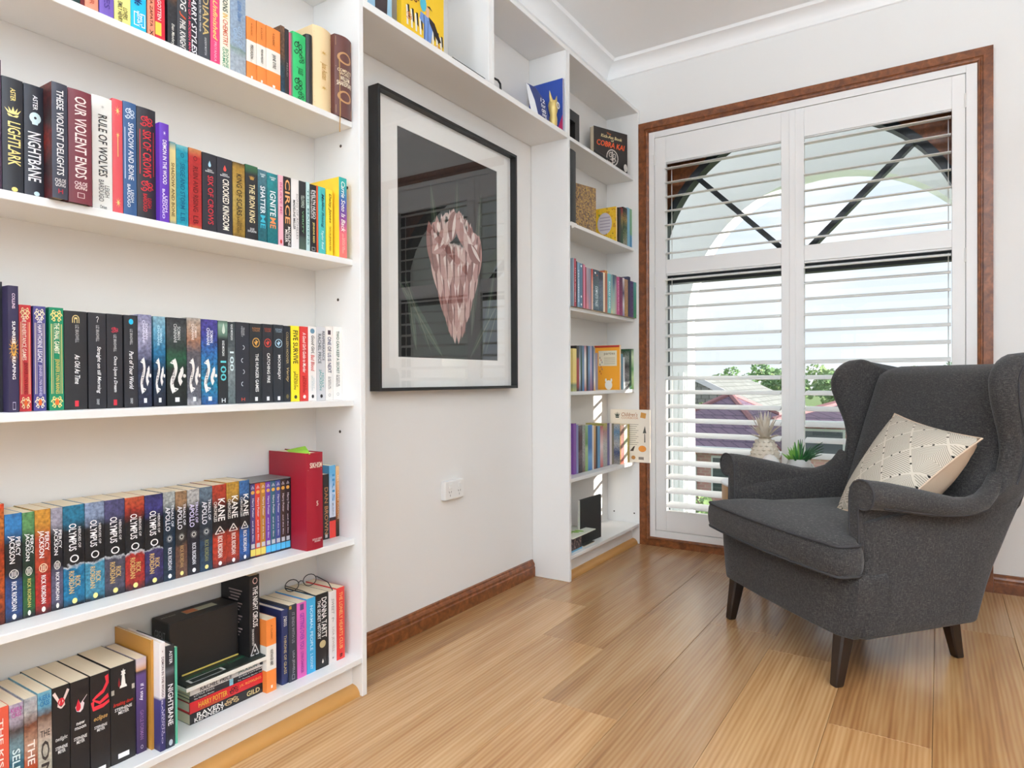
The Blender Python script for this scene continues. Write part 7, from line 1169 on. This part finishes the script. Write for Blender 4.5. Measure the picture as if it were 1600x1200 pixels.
for k in range(5):
    a = -.25+.18*k; pts = [Vector((.012, 0, .11)), Vector((.012+.04*math.cos(a), .04*math.sin(a), .135+.008*k)), Vector((.012+.085*math.cos(a), .085*math.sin(a), .15+.012*k))]; obj('leaf', MB().tube(pts, [.006, .005, .001], 6), M_gr3, t, smooth=2)

# ------------------------------------------------------------------ outside: porch, neighbours, trees
M_render = mat('white_render', '#f7f9f8', .85, .1)
def outside(name, mb, m, label, cat, smooth=None): return tag(obj(name, mb, m, None, smooth), label, cat)
t = thing('porch', 'white rendered porch with a round arch just outside the window', 'porch', (.8, 3.25, -.2))
q = MB(); n_ = 36; ar = []
for i in range(n_+1):
    a = PI*i/n_; ar.append((.8-.895*math.cos(a), 1.3+.895*math.sin(a)))
rows_ = [[(x-.8, y-3.25, z+.2), (x-.8, y-3.25, 2.75+.2)] for x, z in ar for y in (0,)]
rr_ = [[(x-.8, -.06, z+.2), (x-.8, .1, z+.2), (x-.8, .1, 2.95), (x-.8, -.06, 2.95)] for x, z in ar]
q.loft(rr_, (True, True)); obj('arch_wall', q, M_render, t, smooth=.5)
obj('pier', MB().box(-1.15, -.895, -.06, .1, -.1, 2.95), M_render, t); obj('pier', MB().box(.895, 1.15, -.06, .1, -.1, 2.95), M_render, t)
obj('sun_stop', MB().box(.9, .98, -.9, -.06, 1.09+.2, 2.95), M_render, t)  # unseen panel added to keep the sun off the upper shelves
for k in range(6): obj('fluted_batten', MB().box(-1.14+.04*k, -1.122+.04*k, -.075, -.06, 0, 1.15), M_render, t)
obj('balcony_floor', MB().box(-1.3, 1.25, -.92, .1, -.06, .1), mat('balcony_tile', '#b9c0ba', .6), t)
def f_grass(t, b):
    n = add_bump(t, b, 4, .3); rr = ramp_nodes(t, [(.3, '#5a7a3c'), (.6, '#8aa45c'), (.8, '#a8b87c')]); t.links.new(n.outputs[0], rr.inputs[0]); t.links.new(rr.outputs[0], b.inputs['Base Color'])
g = obj('ground', MB().box(-90, 90, 3.6, 160, -3.2, -3.0), mat('lawn', '#7a9450', .9, fn=f_grass)); g['kind'] = 'structure'
def f_tile(c1, c2, c3, bw=.3, rh=.3):
    def fn(t, b):
        tcn = N(t, 'ShaderNodeTexCoord'); br_ = N(t, 'ShaderNodeTexBrick'); br_.inputs['Scale'].default_value = 1; br_.inputs['Brick Width'].default_value = bw; br_.inputs['Row Height'].default_value = rh; br_.inputs['Mortar Size'].default_value = .02
        for nme, c in (('Color1', c1), ('Color2', c2), ('Mortar', c3)): br_.inputs[nme].default_value = lin(c)
        mpn = N(t, 'ShaderNodeMapping'); t.links.new(tcn.outputs['Object'], mpn.inputs[0]); mpn.inputs['Rotation'].default_value = (0, 0, 0)
        cb = N(t, 'ShaderNodeCombineXYZ'); sp = N(t, 'ShaderNodeSeparateXYZ'); t.links.new(mpn.outputs[0], sp.inputs[0]); ad = N(t, 'ShaderNodeMath', operation='ADD'); t.links.new(sp.outputs[0], ad.inputs[0]); t.links.new(sp.outputs[1], cb.inputs[1])
        zz = N(t, 'ShaderNodeMath', operation='MULTIPLY'); zz.inputs[1].default_value = 2.0; t.links.new(sp.outputs[2], zz.inputs[0]); t.links.new(zz.outputs[0], cb.inputs[1]); t.links.new(sp.outputs[1], ad.inputs[1]); t.links.new(ad.outputs[0], cb.inputs[0])
        t.links.new(cb.outputs[0], br_.inputs['Vector']); t.links.new(br_.outputs[0], b.inputs['Base Color'])
    return fn
M_roofp = mat('purple_roof_tile', '#6a4a54', .7, fn=f_tile('#80697c', '#705c70', '#524258')); M_roofg = mat('grey_roof_tile', '#7a7c78', .7, fn=f_tile('#9a9c98', '#868884', '#62645f'))
M_brick = mat('pink_brick', '#b07a78', .85, fn=f_tile('#cc9c98', '#c08c8a', '#c8a8a0', .23, .16)); M_trimw = mat('white_trim', '#e4e6ea', .5); M_darkg = mat('dark_glass', '#3f4a54', .15, .6); M_ridge = mat('terracotta_ridge', '#94686a', .7)
def house(label, x0, x1, y0, y1, zb, ze, zr, m_roof, wins, gable=False):
    cx, cy = (x0+x1)/2, (y0+y1)/2
    t = thing('house', label, 'house', (cx, cy, zb)); a, c, e_, r_ = (x1-x0)/2, (y1-y0)/2, ze-zb, zr-zb
    obj('walls', MB().box(-a, a, -c, c, 0, e_), M_brick, t)
    o_ = .45; q = MB()
    B = [(-a-o_, -c-o_, e_-.05), (a+o_, -c-o_, e_-.05), (a+o_, c+o_, e_-.05), (-a-o_, c+o_, e_-.05)]
    if gable: rd = [(0, -c-o_, r_), (0, c+o_, r_)]; q.add(B+rd, [(0, 1, 4), (1, 2, 5, 4), (2, 3, 5), (3, 0, 4, 5), (0, 3, 2, 1)])
    else: s_ = min(a, c); rd = [(-a+s_, 0, r_), (a-s_+.01, 0, r_)]; q.add(B+rd, [(0, 1, 5, 4), (1, 2, 5), (2, 3, 4, 5), (3, 0, 4), (0, 3, 2, 1)])
    obj('roof', q, m_roof, t)
    if gable:
        for s_ in (-1, 1): obj('barge_board', MB().loft([[(s_*(a+o_), -c-o_-.06, e_-.05+dz), (s_*(a+o_), -c-o_-.01, e_-.05+dz), (0, -c-o_-.01, r_+dz), (0, -c-o_-.06, r_+dz)] for dz in (-.12, .1)]), M_trimw, t)
    else:
        for p, k in ((0, 4), (1, 5), (2, 5), (3, 4)): obj('hip_cap', MB().tube([B[p], rd[k-4]], .09, 6), M_ridge, t)
        obj('ridge_cap', MB().tube(rd, .09, 6), M_ridge, t)
    obj('gutter', MB().box(-a-o_-.04, a+o_+.04, -c-o_-.1, -c-o_+.02, e_-.16, e_-.02), M_trimw, t)
    for (wx, wz, ww, wh) in wins:
        w_ = obj('window', MB().box(wx-ww/2, wx+ww/2, -c-.06, -c+.02, wz-wh/2, wz+wh/2), M_trimw, t)
        n_ = max(1, round(ww/.7))
        for k in range(n_): obj('pane', MB().box(wx-ww/2+.05+(ww-.05)/n_*k, wx-ww/2+(ww-.05)/n_*(k+1), -c-.075, -c-.055, wz-wh/2+.06, wz+wh/2-.06), M_darkg, w_)
    return t
house('pink brick house with a purple tiled hip roof seen between the left louvers', -5.7, -2.45, 16.5, 22.5, -3.0, -.85, .42, M_roofp, [(-.9, 1.35, 1.6, 1.0), (.9, 1.35, 1.2, 1.0), (-.9, .4, 1.6, .7)])
house('grey tiled house with white gable boards at far left through the shutters', -9.2, -3.9, 24, 31, -3.0, -.45, 1.0, M_roofg, [(0, 1.2, 1.4, 1.0)], True)
house('pink brick house with white framed windows behind the wing chair', -1.4, 3.4, 15.2, 21, -3.0, -.02, .8, M_roofp, [(-1.9, 2.4, 1.0, .7), (-.5, 2.4, 1.2, .7), (-1.6, 1.2, 1.6, .8), (.8, 1.2, 1.6, .8), (.9, 2.4, 1.2, .7)])
house('distant low house with purple tiles beyond the pink brick houses', -12, -6.2, 33, 40, -3.0, -.5, .9, M_roofp, [(1, 1.2, 1.4, 1.0)])
M_leafs = [mat('foliage', c, .7, .2, key='fol'+c) for c in ('#86a06c', '#a3b482', '#6f9062')]; M_bark = mat('bark', '#5a4a3c', .9)
def tree(label, x, y, zb, h, w_, kind, seed, cat='tree', name='tree'):
    rn = random.Random(seed); t = thing(name, label, cat, (x, y, zb))
    if cat == 'tree': obj('trunk', MB().tube([(0, 0, 0), (.1, 0, h*.45), (0, .1, h*.7)], [h*.035, h*.025, h*.012], 7), M_bark, t)
    q = MB(); cl = [(rn.uniform(-.5, .5)*w_, rn.uniform(-.35, .35)*w_, h*(.45+.5*rn.random() if cat == 'tree' else .3+.5*rn.random()), rn.uniform(.18, .32)*w_) for _ in range(9)]
    for (cx, cy, cz, r_) in cl:
        for _ in range(90):
            d_ = Vector((rn.gauss(0, 1), rn.gauss(0, 1), rn.gauss(0, 1))).normalized()*r_*rn.uniform(.65, 1.05); d_.z *= .75
            c_ = Vector((cx, cy, cz))+d_; a = Vector((rn.gauss(0, 1), rn.gauss(0, 1), rn.gauss(0, 1))).normalized(); b_ = a.orthogonal().normalized(); s_ = r_*.24
            q.add([c_+a*s_, c_+b_*s_*.6, c_-a*s_, c_-b_*s_*.6], [(0, 1, 2, 3)])
    o = obj('foliage', q, M_leafs[kind], t); o['kind'] = 'stuff'; return t
KT = ['rounded mid green tree', 'pale feathery tree', 'dark dense tree']
TR = [(-17.5, 60, 4.3, 3.0, 1, 'at far left of the tree line'), (-14.0, 55, 4.5, 2.8, 0, 'second along the distant tree line'), (-11.2, 61, 4.5, 3.0, 1, 'above the purple hip roof'), (-9.0, 53, 4.9, 3.0, 2, 'left of the shutter meeting stiles'), (-6.6, 60, 4.8, 2.8, 0, 'hidden behind the meeting stiles'), (-4.4, 52, 4.5, 2.8, 2, 'just right of the meeting stiles'), (-1.6, 60, 5.0, 2.6, 1, 'above the chair back, yellowish'), (.9, 56, 4.6, 2.2, 0, 'above the chair back, second'), (3.2, 50, 5.1, 2.4, 2, 'at far right of the tree line'), (-19.5, 52, 4.2, 2.8, 0, 'beyond the grey tiled roof'), (-16.2, 67, 5.0, 3.0, 2, 'behind the grey gable'), (-11.9, 70, 5.2, 3.0, 2, 'deep behind the purple roof')]
for i, (x, y, h, w_, k, wh) in enumerate(TR): tree(KT[k]+' on the skyline '+wh, x, y, -3.0, h, w_, k, i+1)
for i, (x, y, h, w_, lb) in enumerate([(-3.1, 12.2, 1.95, .9, 'leafy green shrub before the pink brick wall at left'), (-1.6, 11.2, 1.5, .8, 'low light green shrub beside the leafy one'), (-6.3, 23.2, 3.9, .9, 'yellow green bush at the corner of the purple roof')]): tree(lb, x, y, -3.0, h, w_, [0, 1, 1][i], 40+i, 'shrub', 'shrub')
